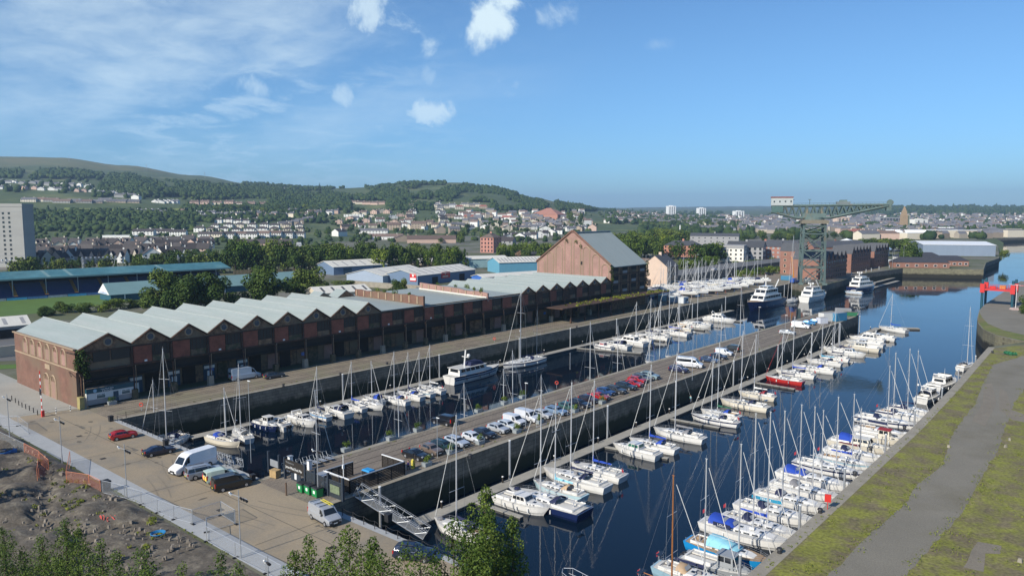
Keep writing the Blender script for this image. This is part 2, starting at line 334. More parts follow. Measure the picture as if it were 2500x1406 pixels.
# terrain: photo rows at which the ground lies at each distance, per column
TR=[600,800,1000,1200,1500,1800,2200,2800,3600,5000,7500,11000]
def flat(t,z=5.): return 513+ (CAMZ-z)/t*F
TT={-700:[640,603,580,545,500,455,430,405,376,395,440,480],0:[640,603,580,545,500,455,432,406,380,400,450,485],160:[640,603,582,550,505,465,438,408,384,402,452,485],320:[641,605,583,555,510,478,448,424,403,420,460,486],
480:[641,607,585,560,520,490,462,440,429,440,470,488],640:[642,608,586,563,533,505,478,458,449,460,480,490],780:[643,610,590,570,543,515,488,462,459,470,490,495],900:[643,612,592,575,547,517,485,458,462,475,495,498],
1000:[644,613,595,578,548,515,480,447,465,480,500,500],1100:[645,615,597,580,550,518,478,446,465,480,500,502],1200:[645,616,598,580,552,524,487,459,470,490,505,504],1300:[645,617,600,582,555,533,505,482,487,497,505,506],
1400:[645,617,600,582,560,542,520,502,504,506,508,508],1480:[645,617,600,583,563,548,532,520,516,512,510,508],1600:[645,617,600,583,565,554,543,533,525,518,511,506],1800:[645,617,600,583,566,556,545,535,527,520,512,504],
2000:[645,617,600,583,566,556,546,538,530,521,511,505],2100:[645,617,600,583,566,556,546,537,527,511,508,506],2200:[645,617,600,583,566,556,546,536,523,505,507,506],2350:[645,617,600,583,566,556,546,536,523,505,508,507],2600:[645,617,600,583,566,556,547,537,525,510,509,508],3300:[645,617,600,583,566,556,547,537,525,510,509,508]}
TK=sorted(TT)
def trow(px):
    px=max(TK[0],min(TK[-1]-.01,px))
    for a,b in zip(TK,TK[1:]):
        if a<=px<b:
            f=(px-a)/(b-a); f=f*f*(3-2*f); return [u+(v-u)*f for u,v in zip(TT[a],TT[b])]
def tz(px,t):
    "height of the terrain in photo column px at depth t"
    r=trow(px)
    if (px>2432 and t<1250) or (px>2000 and t<720): return -4.
    if t<=TR[0]: return 4.6
    for i in range(len(TR)-1):
        if t<=TR[i+1] or i==len(TR)-2:
            f=(t-TR[i])/(TR[i+1]-TR[i]); 
            def zz(k):
                b=(CYP-r[k])/F; fh=math.cos(PITCH)+b*math.sin(PITCH); up=-math.sin(PITCH)+b*math.cos(PITCH); return CAMZ+up/fh*TR[k]
            z=zz(i)+(zz(i+1)-zz(i))*f; break
    if z<5.9: z=4.6+max(0,z-5.4)*2.6
    return z
def at(px,t):
    a=(px-CXP)/F/math.cos(PITCH); return (-math.sin(YAW)*t+math.cos(YAW)*a*t, math.cos(YAW)*t+math.sin(YAW)*a*t)
def G(px,py,near=None):
    "point of the ground seen at photo position px,py"
    t=480.
    if py>648: x,y=P(px,py,GZ); return (x,y,GZ)
    last=None
    while t<11000:
        x,y=at(px,t); z=max(tz(px,t),GZ if t<1400 else -9)
        b=(z-CAMZ)/t; row=CYP-F*( (b*math.cos(PITCH)+math.sin(PITCH))/(math.cos(PITCH)-b*math.sin(PITCH)) )
        if row<=py: return (x,y,z)
        t*=1.006
    return (x,y,z)
rng=random.Random(5)
tmb=MB(); cols=list(range(-700,3301,25)); ts=[480*(1.045**i) for i in range(72)]
from mathutils import noise as NZ
for t in ts:
    for px in cols:
        x,y=at(px,t); z=tz(px,t)
        if z>9: z+=NZ.noise(Vector((x*.004,y*.004,3)))*min(10,(z-9)*.12)
        tmb.v.append((x,y,z))
nc=len(cols)
for j in range(len(ts)-1):
    for i in range(nc-1): tmb.f.append([j*nc+i,j*nc+i+1,(j+1)*nc+i+1,(j+1)*nc+i]); tmb.m.append(0)
m_hill=mat('hillside',(.06,.088,.022),.95,0,.25,.012,col2=(.12,.13,.04),thr=(.5,.66),sc2=.006,fine=(.05,.2))
def hillmat():
    m=m_hill; t=m.node_tree; n=t.nodes; l=t.links; b=n['Principled BSDF']; src=b.inputs['Base Color'].links[0].from_socket
    g=n.new('ShaderNodeNewGeometry'); s=n.new('ShaderNodeSeparateXYZ'); l.new(g.outputs['Position'],s.inputs[0])
    nz=n.new('ShaderNodeTexNoise'); nz.inputs['Scale'].default_value=.004; nz.inputs['Detail'].default_value=6; l.new(g.outputs['Position'],nz.inputs[0])
    a=n.new('ShaderNodeMath'); a.operation='MULTIPLY_ADD'; l.new(nz.outputs[0],a.inputs[0]); a.inputs[1].default_value=90; l.new(s.outputs[2],a.inputs[2])
    q=n.new('ShaderNodeMapRange'); l.new(a.outputs[0],q.inputs[0]); q.inputs[1].default_value=235; q.inputs[2].default_value=270
    x=n.new('ShaderNodeMix'); x.data_type='RGBA'; l.new(q.outputs[0],x.inputs[0]); l.new(src,x.inputs[6])
    n3=n.new('ShaderNodeTexNoise'); n3.inputs['Scale'].default_value=.011; n3.inputs['Detail'].default_value=8; n3.inputs['Roughness'].default_value=.7
    mp=n.new('ShaderNodeMapping'); mp.inputs['Scale'].default_value=(.5,1,3); mp.inputs['Rotation'].default_value=(0,0,YAW); l.new(g.outputs['Position'],mp.inputs[0]); l.new(mp.outputs[0],n3.inputs[0])
    r=n.new('ShaderNodeMapRange'); l.new(n3.outputs[0],r.inputs[0]); r.inputs[1].default_value=.4; r.inputs[2].default_value=.62
    y=n.new('ShaderNodeMix'); y.data_type='RGBA'; l.new(r.outputs[0],y.inputs[0]); y.inputs[6].default_value=(.15,.135,.045,1); y.inputs[7].default_value=(.085,.105,.033,1); l.new(y.outputs[2],x.inputs[7]); l.new(x.outputs[2],b.inputs['Base Color'])
hillmat()
o=struct('hills',tmb,m_hill,True)
# ground sheets of the docks
zi=GZ+.03
sheet('yard',[(-176,45.6),(-20,45.6),(-20,YH-.9),(-172,YH-.9)],GZ+.012,m_tan)
sheet('service_road',[(-420,45.6),(-176,45.6),(-172.3,61.6),(-420,61.6)],GZ+.010,m_pale)
sheet('path',[(-300,45.6),(-20,45.6),(-20,48.7),(-300,48.7)],GZ+.020,m_path)
sheet('quay_apron',[(-172.6,61.6),(-158.4,61.6),(-158.4,430),(-172.6,430)],GZ+.014,m_quay)
sheet('boatyard_ground',[(-240,300),(-172.6,300),(-172.6,310),(-158.5,430),(-160,436),(-147,429),(-142,470),P(2106,668),(-150,600),(-240,600)],GZ+.009,m_pale if 0 else m_quay)
sheet('pier_deck',[(XP0+1.2,YH-1),(XP1-1.2,YH-1),(-88.9,212),(-89.8,317),(-96,328),(-102.4,318),(-102.6,250),(XP0+1.2,175)],GZ+.014,m_pier)
# coping stones
def strip(name,pts,w,z,m,h=.0):
    mb=MB()
    for (x0,y0),(x1,y1) in zip(pts,pts[1:]):
        d=Vector((x1-x0,y1-y0,0)); n=Vector((-d.y,d.x,0)).normalized()*w
        mb.add([(x0,y0,z),(x1,y1,z),(x1+n.x,y1+n.y,z),(x0+n.x,y0+n.y,z)],[(0,1,2,3) if w>0 else (3,2,1,0)])
    return struct(name,mb,m)
strip('quay_coping',[(XQ,YH-.2),(-156.5,171),(-157,378),(-159,436)],1.3,GZ+.028,m_cope)
strip('pier_coping',[(XP0,YH),(XP0,175),(-103.8,250),(-103.5,320),(-101.5,328),(-96,330),(-90.5,326),(-88.6,318),(-87.6,212),(XP1,112),(XP1,YH)],-1.1,GZ+.028,m_cope)
strip('dock_head_coping',[(XQ,YH),(XP0,YH)],-1.1,GZ+.030,m_path)
strip('dock_head_coping',[(XP1,YH),(XR,YH)],-1.1,GZ+.030,m_path)
strip('right_quay_coping',[qbend[0],(-34.6,200),(-33.6,160),(XR,113),(XR,YH-1.1)],1.7,GZ+.028,m_cope)
# rails set into the paving
def rails(name,xs,y0,y1,w=.11):
    mb=MB()
    for x in xs: mb.poly([(x-w,y0,GZ+.022),(x+w,y0,GZ+.022),(x+w,y1,GZ+.022),(x-w,y1,GZ+.022)])
    return struct(name,mb,m_dark)
rails('quay_rails',[-159.9,-161.4,-164.6,-166.1,-169.4],64,300)
rails('pier_rails',[-90.3,-93.2,-94.6,-97.5,-99.4,-102.2],66,318,.09)
mb=MB()
for x0,y0,x1,y1 in [(-176,46,-176,61),(-150,49,-150,61),(-128,49,-128,61),(-106,49,-106,61),(-84,49,-84,61),(-62,49,-62,61),(-176,55.4,-60,55.4)]:
    dx,dy=(.05,0) if x0==x1 else (0,.05)
    mb.add([(x0-dx,y0-dy,GZ+.024),(x1+dx,y0-dy,GZ+.024) if x0==x1 else (x1-dx,y1-dy,GZ+.024),(x1+dx,y1+dy,GZ+.024),(x0-dx,y1+dy,GZ+.024) if x0==x1 else (x0+dx,y0+dy,GZ+.024)],[(0,1,2,3)])
struct('yard_joints',mb,mat('joint_line',(.09,.08,.06),.9,0,.3,.4))
mb=MB(); rp_=random.Random(31)
for k in range(46):
    x,y=(rp_.uniform(-170,-60),rp_.uniform(49.5,60.5)) if k<22 else ((rp_.uniform(-102,-90),rp_.uniform(72,310)) if k<36 else (rp_.uniform(-171,-160),rp_.uniform(66,290)))
    n=9; a0=rp_.uniform(.25,1.0); b0=rp_.uniform(.2,.8) if k<22 else a0*2.2; mb.add([(x+a0*math.cos(2*PI*i/n)*rp_.uniform(.6,1.2),y+b0*math.sin(2*PI*i/n)*rp_.uniform(.6,1.2),GZ+.026) for i in range(n)],[tuple(range(n))])
struct('ground_stains',mb,mat('oil_stain',(.13,.11,.08),.8,0,.3,1.))
mb=MB()
for x,y in [(-151,53),(-134,50.5),(-120,56),(-98,52),(-76,55),(-68,51)]: mb.box(x,y,GZ,.9,.9,.028)
struct('manhole_covers',mb,m_dark)
mb=MB()
for k in range(14):
    x=rp_.uniform(-168,-66); y=rp_.uniform(50,59.5); a=rp_.uniform(-.5,.5)+(PI/2 if k%5==0 else 0); cv=rp_.uniform(-.05,.05); pts=[]
    for j in range(13): pts.append((x,y)); x+=math.cos(a)*.9; y+=math.sin(a)*.9; a+=cv
    if not all(49<q[1]<61.5 for q in pts): continue
    for w0 in (-.8,.8):
        for p_,q_ in zip(pts,pts[1:]):
            d_=Vector((q_[0]-p_[0],q_[1]-p_[1])).normalized(); nn_=Vector((-d_.y,d_.x)); o1=w0-.11; o2=w0+.11
            mb.add([(p_[0]+nn_.x*o1,p_[1]+nn_.y*o1,GZ+.018),(q_[0]+nn_.x*o1,q_[1]+nn_.y*o1,GZ+.018),(q_[0]+nn_.x*o2,q_[1]+nn_.y*o2,GZ+.018),(p_[0]+nn_.x*o2,p_[1]+nn_.y*o2,GZ+.018)],[(0,1,2,3)])
struct('tyre_marks',mb,mat('tyre_mark',(.215,.18,.13),.9,0,.15,.8))
a_,b_2=P(2205,655),P(2400,658); c_2=P(2406,642)
mb=MB()
for p_1,q_1 in ((a_,b_2),(b_2,c_2)):
    d_=Vector((q_1[0]-p_1[0],q_1[1]-p_1[1])); L9=d_.length; mb.box((p_1[0]+q_1[0])/2,(p_1[1]+q_1[1])/2,-4,L9+.6,.7,GZ+4.02,0,math.atan2(d_.y,d_.x))
struct('river_quay_wall',mb,m_stone_far)
# right quay
rq=[P(2500,820),P(2413,849)]
sheet('quayside_grass',[(-32.6,66),(-31.9,113),(-32.,160),(-33,200),P(2419,851),P(2520,839),(60,300),(60,20),(-32.6,20)],GZ+.012,m_moss)
def wob(pts,a=.5,st=3.,seed=1):
    r=random.Random(seed); out=[]
    n=len(pts)
    for i in range(n):
        p=Vector((*pts[i],0)); q=Vector((*pts[(i+1)%n],0)); k=max(1,int((q-p).length/st))
        for j in range(k):
            c=p.lerp(q,j/k); out.append((c.x+r.uniform(-a,a),c.y+r.uniform(-a,a)))
    return out
tl=[P(*q,GZ) for q in [(1990,1440),(2080,1345),(2119,1306),(2180,1255),(2209,1230),(2239,1181),(2304,1132),(2316,1081),(2341,1035),(2382,985),(2400,935),(2425,890),(2500,868)]]
tr_=[P(*q,GZ) for q in [(2620,900),(2520,925),(2478,980),(2456,1040),(2432,1108),(2400,1160),(2378,1203),(2340,1262),(2282,1325),(2214,1406),(2180,1440)]]
sheet('tarmac_strip',wob(tl+tr_,.22,1.6,3),GZ+.022,m_tarmac)
m_slab=mat('pale_slab',(.19,.165,.125),.9,0,.12,.5,fine=(4,.15))
for i,pl in enumerate([[(2405,938),(2422,935),(2432,985),(2405,1040),(2372,1028),(2398,985)],[(2440,945),(2458,958),(2470,1000),(2498,1010),(2520,1035),(2470,1025),(2440,1000)],[(2385,1322),(2448,1332),(2440,1352),(2405,1350),(2402,1396),(2350,1385),(2368,1356)]]):
    sheet('concrete_slab',wob([P(*q) for q in pl],.12,1.5,i),GZ+.032,m_slab)
# pitch
sheet('football_pitch',[P(-300,800),P(90,765),P(420,722),P(330,715),P(150,725),P(-300,745)],GZ+.04,m_grass)
sheet('back_road',[P(-60,885),P(48,880),P(48,800),P(-60,790)],GZ+.05,m_road)
sheet('grass_verge',[P(-60,905,5.05),P(52,898,5.05),P(52,888,5.05),P(-60,893,5.05)],GZ+.055,m_grass)
# dug-up ground by the path
gm=MB(); X0,X1,Y0,Y1,S=-190,-70,22,45.2,.55
nx=int((X1-X0)/S); ny=int((Y1-Y0)/S)
tren=[[(-138,43),(-122,38),(-112,33.5),(-104,36),(-96,33)],[(-112,33.5),(-116,27)],[(-101,43),(-104,36)],[(-150,36),(-132,33),(-126,30)],[(-122,38),(-128,31)],[(-104,36),(-98,41.5),(-93,44.6)]]
mounds=[(-106.5,42,2.6,1.5),(-134,40,5,.9),(-146,37,5,1.3),(-127,35,4,1.1),(-119,32,3.6,1.3),(-111,39.2,2.4,.8),(-103,31,4.5,1.2),(-140,31,5,1.2),(-97,38,3,.5),(-109,29,3,1.0),(-131,28,5,1.4),(-155,42,5,.8)]
def segd(x,y,pl):
    best=9
    for (a,b),(c,d) in zip(pl,pl[1:]):
        vx,vy=c-a,d-b; u=max(0,min(1,((x-a)*vx+(y-b)*vy)/(vx*vx+vy*vy))); best=min(best,math.hypot(x-a-u*vx,y-b-u*vy))
    return best
for j in range(ny+1):
    for i in range(nx+1):
        x=X0+i*S; y=Y0+j*S; h=.12
        q=Vector((x,y,0)); n1_=NZ.noise(q*.22)+.5*NZ.noise(q*.6)+.3*NZ.noise(q*1.4)
        act=1/(1+math.exp(-( -99.5-x+ (44-y)*.5)*.7))  # calmer to the right
        act*=min(1,(45.2-y)/3)
        h+=act*(.35+.34*n1_+.22*NZ.noise(q*2.6))
        for mx,my,r,hh in mounds:
            d=math.hypot(x-mx,y-my)/r
            if d<1: h+=.6*hh*(1-d*d)**1.5*(1+.5*NZ.noise(q*1.8))
        for tnc in tren:
            d=segd(x+NZ.noise(q*.4)*.9,y+NZ.noise(q*.4+Vector((5,5,5)))*.9,tnc)
            if d<1.1: h-=(1.1-d)*1.25*(.4+act)
        if y>44.9 or x<X0+.1: h=-.02
        gm.v.append((x,y,GZ+max(h,-.0)+.02))
for j in range(ny):
    for i in range(nx): gm.f.append([j*(nx+1)+i,j*(nx+1)+i+1,(j+1)*(nx+1)+i+1,(j+1)*(nx+1)+i]); gm.m.append(0)
struct('dug_ground',gm,m_soil,True)
# ---------------- materials for buildings ----------------
m_brick=brickmat('sunny_brick',(.18,.085,.058),(.15,.07,.048),(.18,.11,.078),.46,.16,'wall',.28,fadecol=(.16,.105,.068),var_sc=.4)  # the brick's own red-brown: end wall, one firewall, shed coping
m_brickp=brickmat('pink_brick',(.34,.185,.15),(.28,.15,.12),(.33,.23,.19),.5,.17,'wall',.22,fadecol=(.27,.17,.13),var_sc=.3)
m_brickd=brickmat('sooty_brick',(.26,.145,.075),(.16,.09,.05),(.14,.10,.065),.46,.16,'wall',.75,fadecol=(.17,.135,.09),var_sc=.9)
m_brickr=brickmat('red_brick_panel',(.28,.085,.05),(.21,.065,.04),(.18,.085,.055),.46,.16,'wall',.3,var_sc=.5)
m_trim=mat('pale_brick_trim',(.34,.25,.165),.85,0,.15,1.5)
m_roof=mat('grey_sheet_roof',(.285,.33,.31),.6,.0,.07,.12,stretch=(.5,6,1),fine=(1.2,.05),col2=(.32,.35,.335),thr=(.4,.7),sc2=.15)
m_roofl=mat('pale_sheet_roof',(.62,.6,.53),.7,0,.08,.3,stretch=(1,4,1))
m_iron=mat('rusty_iron',(.06,.035,.024),.85,0,.4,1.2,col2=(.13,.06,.03),thr=(.5,.7),sc2=1.)
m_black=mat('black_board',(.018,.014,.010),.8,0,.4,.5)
m_louv=mat('dark_louvre',(.034,.029,.022),.6,0,.4,3,stretch=(1,1,14))
m_mould=mat('mossy_dark_brick',(.075,.075,.04),.9,0,.4,1.,col2=(.13,.09,.06),thr=(.45,.6),sc2=1.)
m_door=mat('blue_door',(.02,.06,.10),.5,0,.1,1.)
m_glass=mat('dark_glass',(.02,.026,.032),.12,0,.2,2.,spec=.8)
m_lead=mat('leaded_glass',(.075,.09,.11),.25,0,.25,4.)
m_white=mat('white_render',(.72,.70,.64),.8,0,.06,.6)
m_cream=mat('cream_render',(.62,.53,.40),.85,0,.08,.4,obj=.1)
m_pinkr=mat('pink_render',(.60,.46,.36),.85,0,.08,.4,obj=.08)
m_grey=mat('grey_render',(.30,.30,.30),.85,0,.1,.4)
m_slate=mat('slate_roof',(.062,.066,.074),.7,0,.2,.5,obj=.2,stretch=(1,1,5))
m_tile=mat('brown_tile_roof',(.135,.10,.08),.8,0,.2,.5,obj=.2)
m_conc=mat('tower_concrete',(.34,.335,.31),.85,0,.07,.15,stretch=(.3,.3,1))
m_steelg=mat('galvanised_steel',(.42,.44,.46),.45,.5,.1,2)
m_whitep=mat('white_paint',(.8,.8,.78),.4,0,.04,1)
m_navy=mat('navy_sign',(.012,.07,.10),.5,0,.05,1)
m_redp=mat('red_paint',(.55,.03,.025),.4,0,.08,1)
m_weed=leafmat('roof_weeds',(.10,.12,.015),(.26,.27,.04),.05)
m_leaf=leafmat('leaves_dark',(.014,.032,.008),(.075,.115,.022),.2)
m_leaf2=leafmat('leaves_fresh',(.045,.085,.012),(.17,.22,.03),.15)
m_bark=mat('bark',(.07,.05,.035),.95,0,.3,2,local=True)
XF=-172.6
def cloud(centers,n,leaf,rnd,flat_=.5,tonebase=None):
    "leaf-sized quads spread through lumpy clumps; returns verts, faces, tones"
    vs=[];fs=[];tn=[]
    wts=[c[3]**2*(c[4] if len(c)>4 else 1) for c in centers]; tw=sum(wts)
    for ci,c in enumerate(centers):
        k=int(n*wts[ci]/tw); base=rnd.uniform(.05,.6) if tonebase is None else tonebase
        sz=c[4] if len(c)>4 else 1
        for _ in range(k):
            z=rnd.uniform(-1,1); a=rnd.uniform(0,2*PI); s=math.sqrt(1-z*z); rr=rnd.uniform(.55,1.06)**.6
            d=Vector((s*math.cos(a),s*math.sin(a),z)); p=Vector((c[0]+d.x*c[3]*rr,c[1]+d.y*c[3]*rr,c[2]+d.z*c[3]*rr*sz))
            nrm=(d+Vector((rnd.gauss(0,flat_),rnd.gauss(0,flat_),rnd.gauss(0,flat_)+.25))).normalized()
            u=nrm.orthogonal().normalized(); w=nrm.cross(u); an=rnd.uniform(0,PI); u,w=u*math.cos(an)+w*math.sin(an),w*math.cos(an)-u*math.sin(an)
            l=leaf*rnd.uniform(.6,1.35); o=len(vs)
            vs+= [p-u*l*.6,p-w*l*.42,p+u*l*.62,p+w*l*.45]; fs.append((o,o+1,o+2,o+3)); tn.append(max(0,min(1,base+rnd.gauss(0,.18))))
    return vs,fs,tn
def leafmesh(name,data,m):
    vs,fs,tn=data; me=bpy.data.meshes.new(name); me.from_pydata([tuple(v) for v in vs],[],fs); me.materials.append(m)
    at_=me.attributes.new('tone','FLOAT','FACE'); at_.data.foreach_set('value',tn); me.update(); return me
# ================= long brick warehouse =================
wh=thing('brick_warehouse','long red brick dock warehouse with sawtooth grey roofs and iron columns','warehouse',(0,0,0))
XB=-210.5; Z0,Z1,Z2=GZ,12.4,17.4   # ground, upper floor, eaves
def arch(mb,xc,z0,z1,w,y,d=.12,t=.28,n=9,m=0,both=None):
    "moulding round a blind arch in the plane y, facing -y"
    r=w/2; pts=[(-r,z0)]+[(-r*math.cos(PI*i/n),z1-r+r*math.sin(PI*i/n)) for i in range(n+1)]+[(r,z0)]
    for (a,b),(c,e) in zip(pts,pts[1:]): mb.bar((xc+a,y-d/2,b),(xc+c,y-d/2,e),t,m=m)
# end wall
mb=MB(); mb.ext([(XB,Z0),(XF-.2,Z0),(XF-.2,Z2+.2),(XB,Z2+.2)],60.7,61.3,'y'); mb.build('end_wall',m_brick,wh)
for i in range(6):
    mb=MB(); xc=-202.6+i*4.7; arch(mb,xc,13.4,17.0,2.6,60.7); mb.build('blind_arch',m_trim,wh)
    mb=MB(); mb.box(xc,60.66,13.4,2.3,.05,2.4); o=mb.build('arch_infill',m_brickp,wh)
for xc in (-190,-186):
    mb=MB(); arch(mb,xc,5,10.2,3.0,60.7); mb.build('doorway_arch',m_trim,wh)
    mb=MB(); mb.box(xc,60.66,5,2.8,.05,3.8); mb.build('bricked_up_doorway',m_brickp,wh)
mb=MB(); mb.box(-191,60.6,12.9,40.5-2,.2,.3); mb.build('string_course',m_trim,wh)
mb=MB(); mb.box(-189,60.6,11.3,3,.1,1.1); mb.build('datestone',m_trim,wh)
mb=MB(); mb.box((XB+XF)/2,60.55,Z2+.1,XF-XB,.5,.25); mb.build('gutter',m_trim,wh)
# bays with pitched roofs
bays=[61.2]+[72.1+8.93*i for i in range(9)]
ap=[67.4]+[76.55+8.93*i for i in range(8)]
ZA=20.4
def roofbay(y0,ya,y1,za,ze,x0=XB-.5,x1=XF+.25):
    mb=MB(); t=.18
    mb.ext([(y0,ze),(ya,za),(y1,ze),(y1,ze-t),(ya,za-t*1.3),(y0,ze-t)],x0,x1,'x'); o=mb.build('roof',m_roof,wh)
    mb=MB(); 
    for s,(ys) in ((1,y0),(-1,y1)): mb.bar((x1+.03,ys,ze-.1),(x1+.03,ya,za-.1),.3)
    mb.bar((x0,ya,za+.05),(x1,ya,za+.05),.16,m=1); b=mb.build('ridge_and_verge',[m_iron,mat('ridge_flashing',(.37,.40,.38),.6,0,.1,1)],wh)
def gable(y0,ya,y1,za,ze,x=XF,xb=None):
    mb=MB(); mb.ext([(y0+.02,ze-.6),(y1-.02,ze-.6),(y1-.02,ze-.2),(ya,za-.25),(y0+.02,ze-.2)],x-.4,x,'x'); g=mb.build('gable_wall',m_brickd,wh); return g
def roundwin(ya,z,r,x=XF):
    mb=MB(); n=18
    for i in range(n):
        a,b=2*PI*i/n,2*PI*(i+1)/n; mb.bar((x+.06,ya+r*math.cos(a),z+r*math.sin(a)),(x+.06,ya+r*math.cos(b),z+r*math.sin(b)),.26)
    f=mb.build('round_window',m_trim,wh)
    mb=MB(); mb.tube((x+.01,ya,z),(x+.05,ya,z),r,None,18); mb.build('pane',m_lead,f)
def bays_row(bays,ap,za,ze,rw=True):
    for (y0,y1),ya in zip(zip(bays,bays[1:]),ap):
        roofbay(y0,ya,y1,za,ze); gable(y0,ya,y1,za,ze)
        if rw: roundwin(ya,ze+1.05,.86)
bays_row(bays,ap,ZA,Z2+.1)
# rear brick gables stay visible past the last pitched bay
def flatroof(y0,y1,z,zb):
    mb=MB(); mb.ext([(XB-.5,zb),(XF+.25,z),(XF+.25,z-.2),(XB-.5,zb-.2)],y0,y1,'y'); mb.build('roof',m_roof,wh)
YL=bays[-1]
flatroof(YL,160.5,17.5,18.2); flatroof(161.3,190.2,17.0,17.9); flatroof(191,208.2,16.9,17.8)
for ya in (147.5,156.5):
    mb=MB(); mb.ext([(ya-4.4,17.6),(ya+4.4,17.6),(ya,20.3)],-206,-205.5,'x'); mb.build('rear_gable',m_brickd,wh)
    mb=MB(); mb.ext([(ya-4.5,17.6),(ya,20.45),(ya+4.5,17.6),(ya,20.2)],-211,-205.4,'x'); mb.build('rear_roof',m_roof,wh)
# firewall parapets
def parapet(y,x0,x1,z0a,z0b,h0,h1,m,name,seed):
    r=random.Random(seed); mb=MB(); n=9
    mb.ext([(x0,z0a-1),(x1,z0b-1),(x1,z0b+h1)]+[(x1+(x0-x1)*k/12,z0b+(z0a-z0b)*k/12+h1+(h0-h1)*k/12+r.uniform(-.25,.18)) for k in range(1,12)]+[(x0,z0a+h0)],y-.35,y+.35,'y'); w=mb.build(name,m,wh)
    for k in range(9):
        x=x0+(x1-x0)*(k+.3)/9; zb=z0a+(z0b-z0a)*(k+.3)/9; hh=h0+(h1-h0)*(k+.3)/9
        q=MB(); q.box(x,y-.45,zb+.3,.5,.2,hh-.5); q.build('pilaster',m_trim,w)
    return w
w1=parapet(160.9,-206,XF+.3,18.1,17.5,2.2,2.9,m_brick,'firewall',1)
w2=parapet(190.6,-206,XF+.3,17.8,17.0,2.6,1.8,m_brickp,'firewall',2)
mb=MB(); mb.bar((-206,190.1,18.1),(XF,190.1,17.25),.5); mb.build('flashing',m_roofl,w2)
r_=random.Random(4)
for x,y,z,r,k in [(-186,160.9,20.6,1.1,90),(-179,160.9,20.6,.7,60),(-195,160.9,20.6,1.3,90),(-191,160.9,20.5,.8,60),(-182.5,190.6,20.2,1.2,140),(-175.5,190.6,19.5,1.2,120),(-179,190.6,19.8,.9,80),(-188,190.6,20.4,.8,60),(-197,190.6,20.4,.8,60)]:
    c=[(x+r_.uniform(-.6,.6)*r,y+r_.uniform(-.3,.3),z+r_.uniform(-.3,.5)*r,r*.55) for _ in range(4)]
    link('wall_shrub',leafmesh('wall_shrub',cloud(c,k,.32,r_),m_leaf2),wh)
# second run of pitched bays
bb=[208.2+8.54*i for i in range(8)]; aa=[212.5+8.54*i for i in range(7)]
bays_row(bb,aa,19.3,16.9,True)
# facade
allb=bays+[YL+8.9,YL+17.3]+[169.5,178.5,187.5,198,bb[0]]+bb[1:]
allb=sorted(set(round(b,2) for b in allb))
mb=MB(); mb.box(XF-.35,(61.2+268)/2,Z1+.3,.3,206.8,4.6); mb.build('upper_wall',m_brickd,wh)
mb=MB(); mb.box(XF-.02,(61.2+268)/2,Z2-.75,.35,206.8,.3); mb.box(XF-.02,(61.2+268)/2,Z1+.02,.5,206.8,.34); mb.build('iron_beam',m_iron,wh)
mb=MB(); mb.box(XF-.5,(61.2+268)/2,10.1,.22,206.8,2.3); mb.build('dark_fascia',m_black,wh)
mb=MB(); mb.box(-177.6,(61.2+297)/2,Z0,.4,235,5.6); mb.build('ground_floor_wall',m_brickd,wh)
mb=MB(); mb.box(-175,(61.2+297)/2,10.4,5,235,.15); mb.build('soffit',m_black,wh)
r_=random.Random(9)
for k,(y0,y1) in enumerate(zip(allb,allb[1:])):
    w=y1-y0; 
    # iron column on a stone foot
    c=MB(); c.tube((XF+.75,y0+.1,GZ+2.2),(XF+.75,y0+.1,Z1),.17,None,8); c.box(XF+.75,y0+.1,Z1-.5,.5,.5,.5); c.tube((XF+.55,y0+.65,GZ+1),(XF+.55,y0+.65,Z1+.2),.08,None,6,1)
    cc=c.build('column',[m_iron,m_trim],wh)
    c=MB(); c.box(XF+.75,y0+.1,GZ,1.1,1.3,2.3,tp=.9); c.build('column_foot',m_mould if k%3 else m_cope,cc)
    if k<len(allb)-1:
        c=MB(); c.box(XF-.0,y0+.15,Z1+.3,.42,.4,Z2-Z1-1); c.build('upper_post',m_iron,wh)
    a,b=y0+.55,y0+w*.52; c_,d_=y0+w*.52+.15,y1-.25
    if k==0: a,b,c_,d_=64.2,67.6,68.,71.9
    plain=(k>len(allb)-8)
    if k==0:
        for q0,q1 in ((a,b),(c_,d_)):
            m=MB(); m.box(XF-.12,(q0+q1)/2,Z1+2.0,.2,q1-q0,2.3); o=m.build('louvred_window',m_louv,wh)
    else:
        m=MB(); m.box(XF-.1,(a+b)/2,Z1+.38,.22,b-a,3.85); m.build('brick_panel',m_brickr if not(plain and k%2) else m_iron,wh)
        m=MB(); m.box(XF-.12,(c_+d_)/2,Z1+1.75,.2,d_-c_,2.5); o=m.build('louvred_window',m_louv,wh)
        s=MB(); 
        for j in range(4): s.box(XF,c_+(d_-c_)*(j+.5)/4,Z1+1.75,.1,.1,2.5)
        s.build('mullion',m_iron,o)
        m=MB(); m.box(XF-.1,(c_+d_)/2,Z1+.38,.2,d_-c_,1.3); m.build('sill_wall',m_mould if r_.random()<.5 else m_brickd,wh)
        if k in (1,3,5,7,9,11): m=MB(); m.box(XF+.05,(a+b)/2+.6,Z1+.6,.06,.6,.4); m.build('notice_plate',m_whitep,wh)
    # ground floor openings
    dr=k in (1,2,3,4)
    m=MB(); m.box(-177.3,y0+w*.3,GZ+.1,.2,w*.34,3.9); m.build('doorway',m_door if dr else (m_brickp if k%2 else m_brickd),wh)
    m=MB(); m.box(-177.3,y0+w*.72,GZ+.1,.2,w*.36,4.6); m.build('doorway',m_black if k%3 else m_mould,wh)
    if dr:
        m=MB(); m.box(-177.1,y0+w*.3,GZ+.1,.2,1.2,2.3); m.box(-177.12,y0+w*.3,GZ+3,.2,w*.3,.7); m.build('door_panel',m_whitep,wh)
    if k in (3,6,18): m=MB(); m.box(-177.1,y0+w*.35,GZ+2.2,.08,1.3,.9); m.build('blue_notice',paint((.03,.15,.5)),wh)
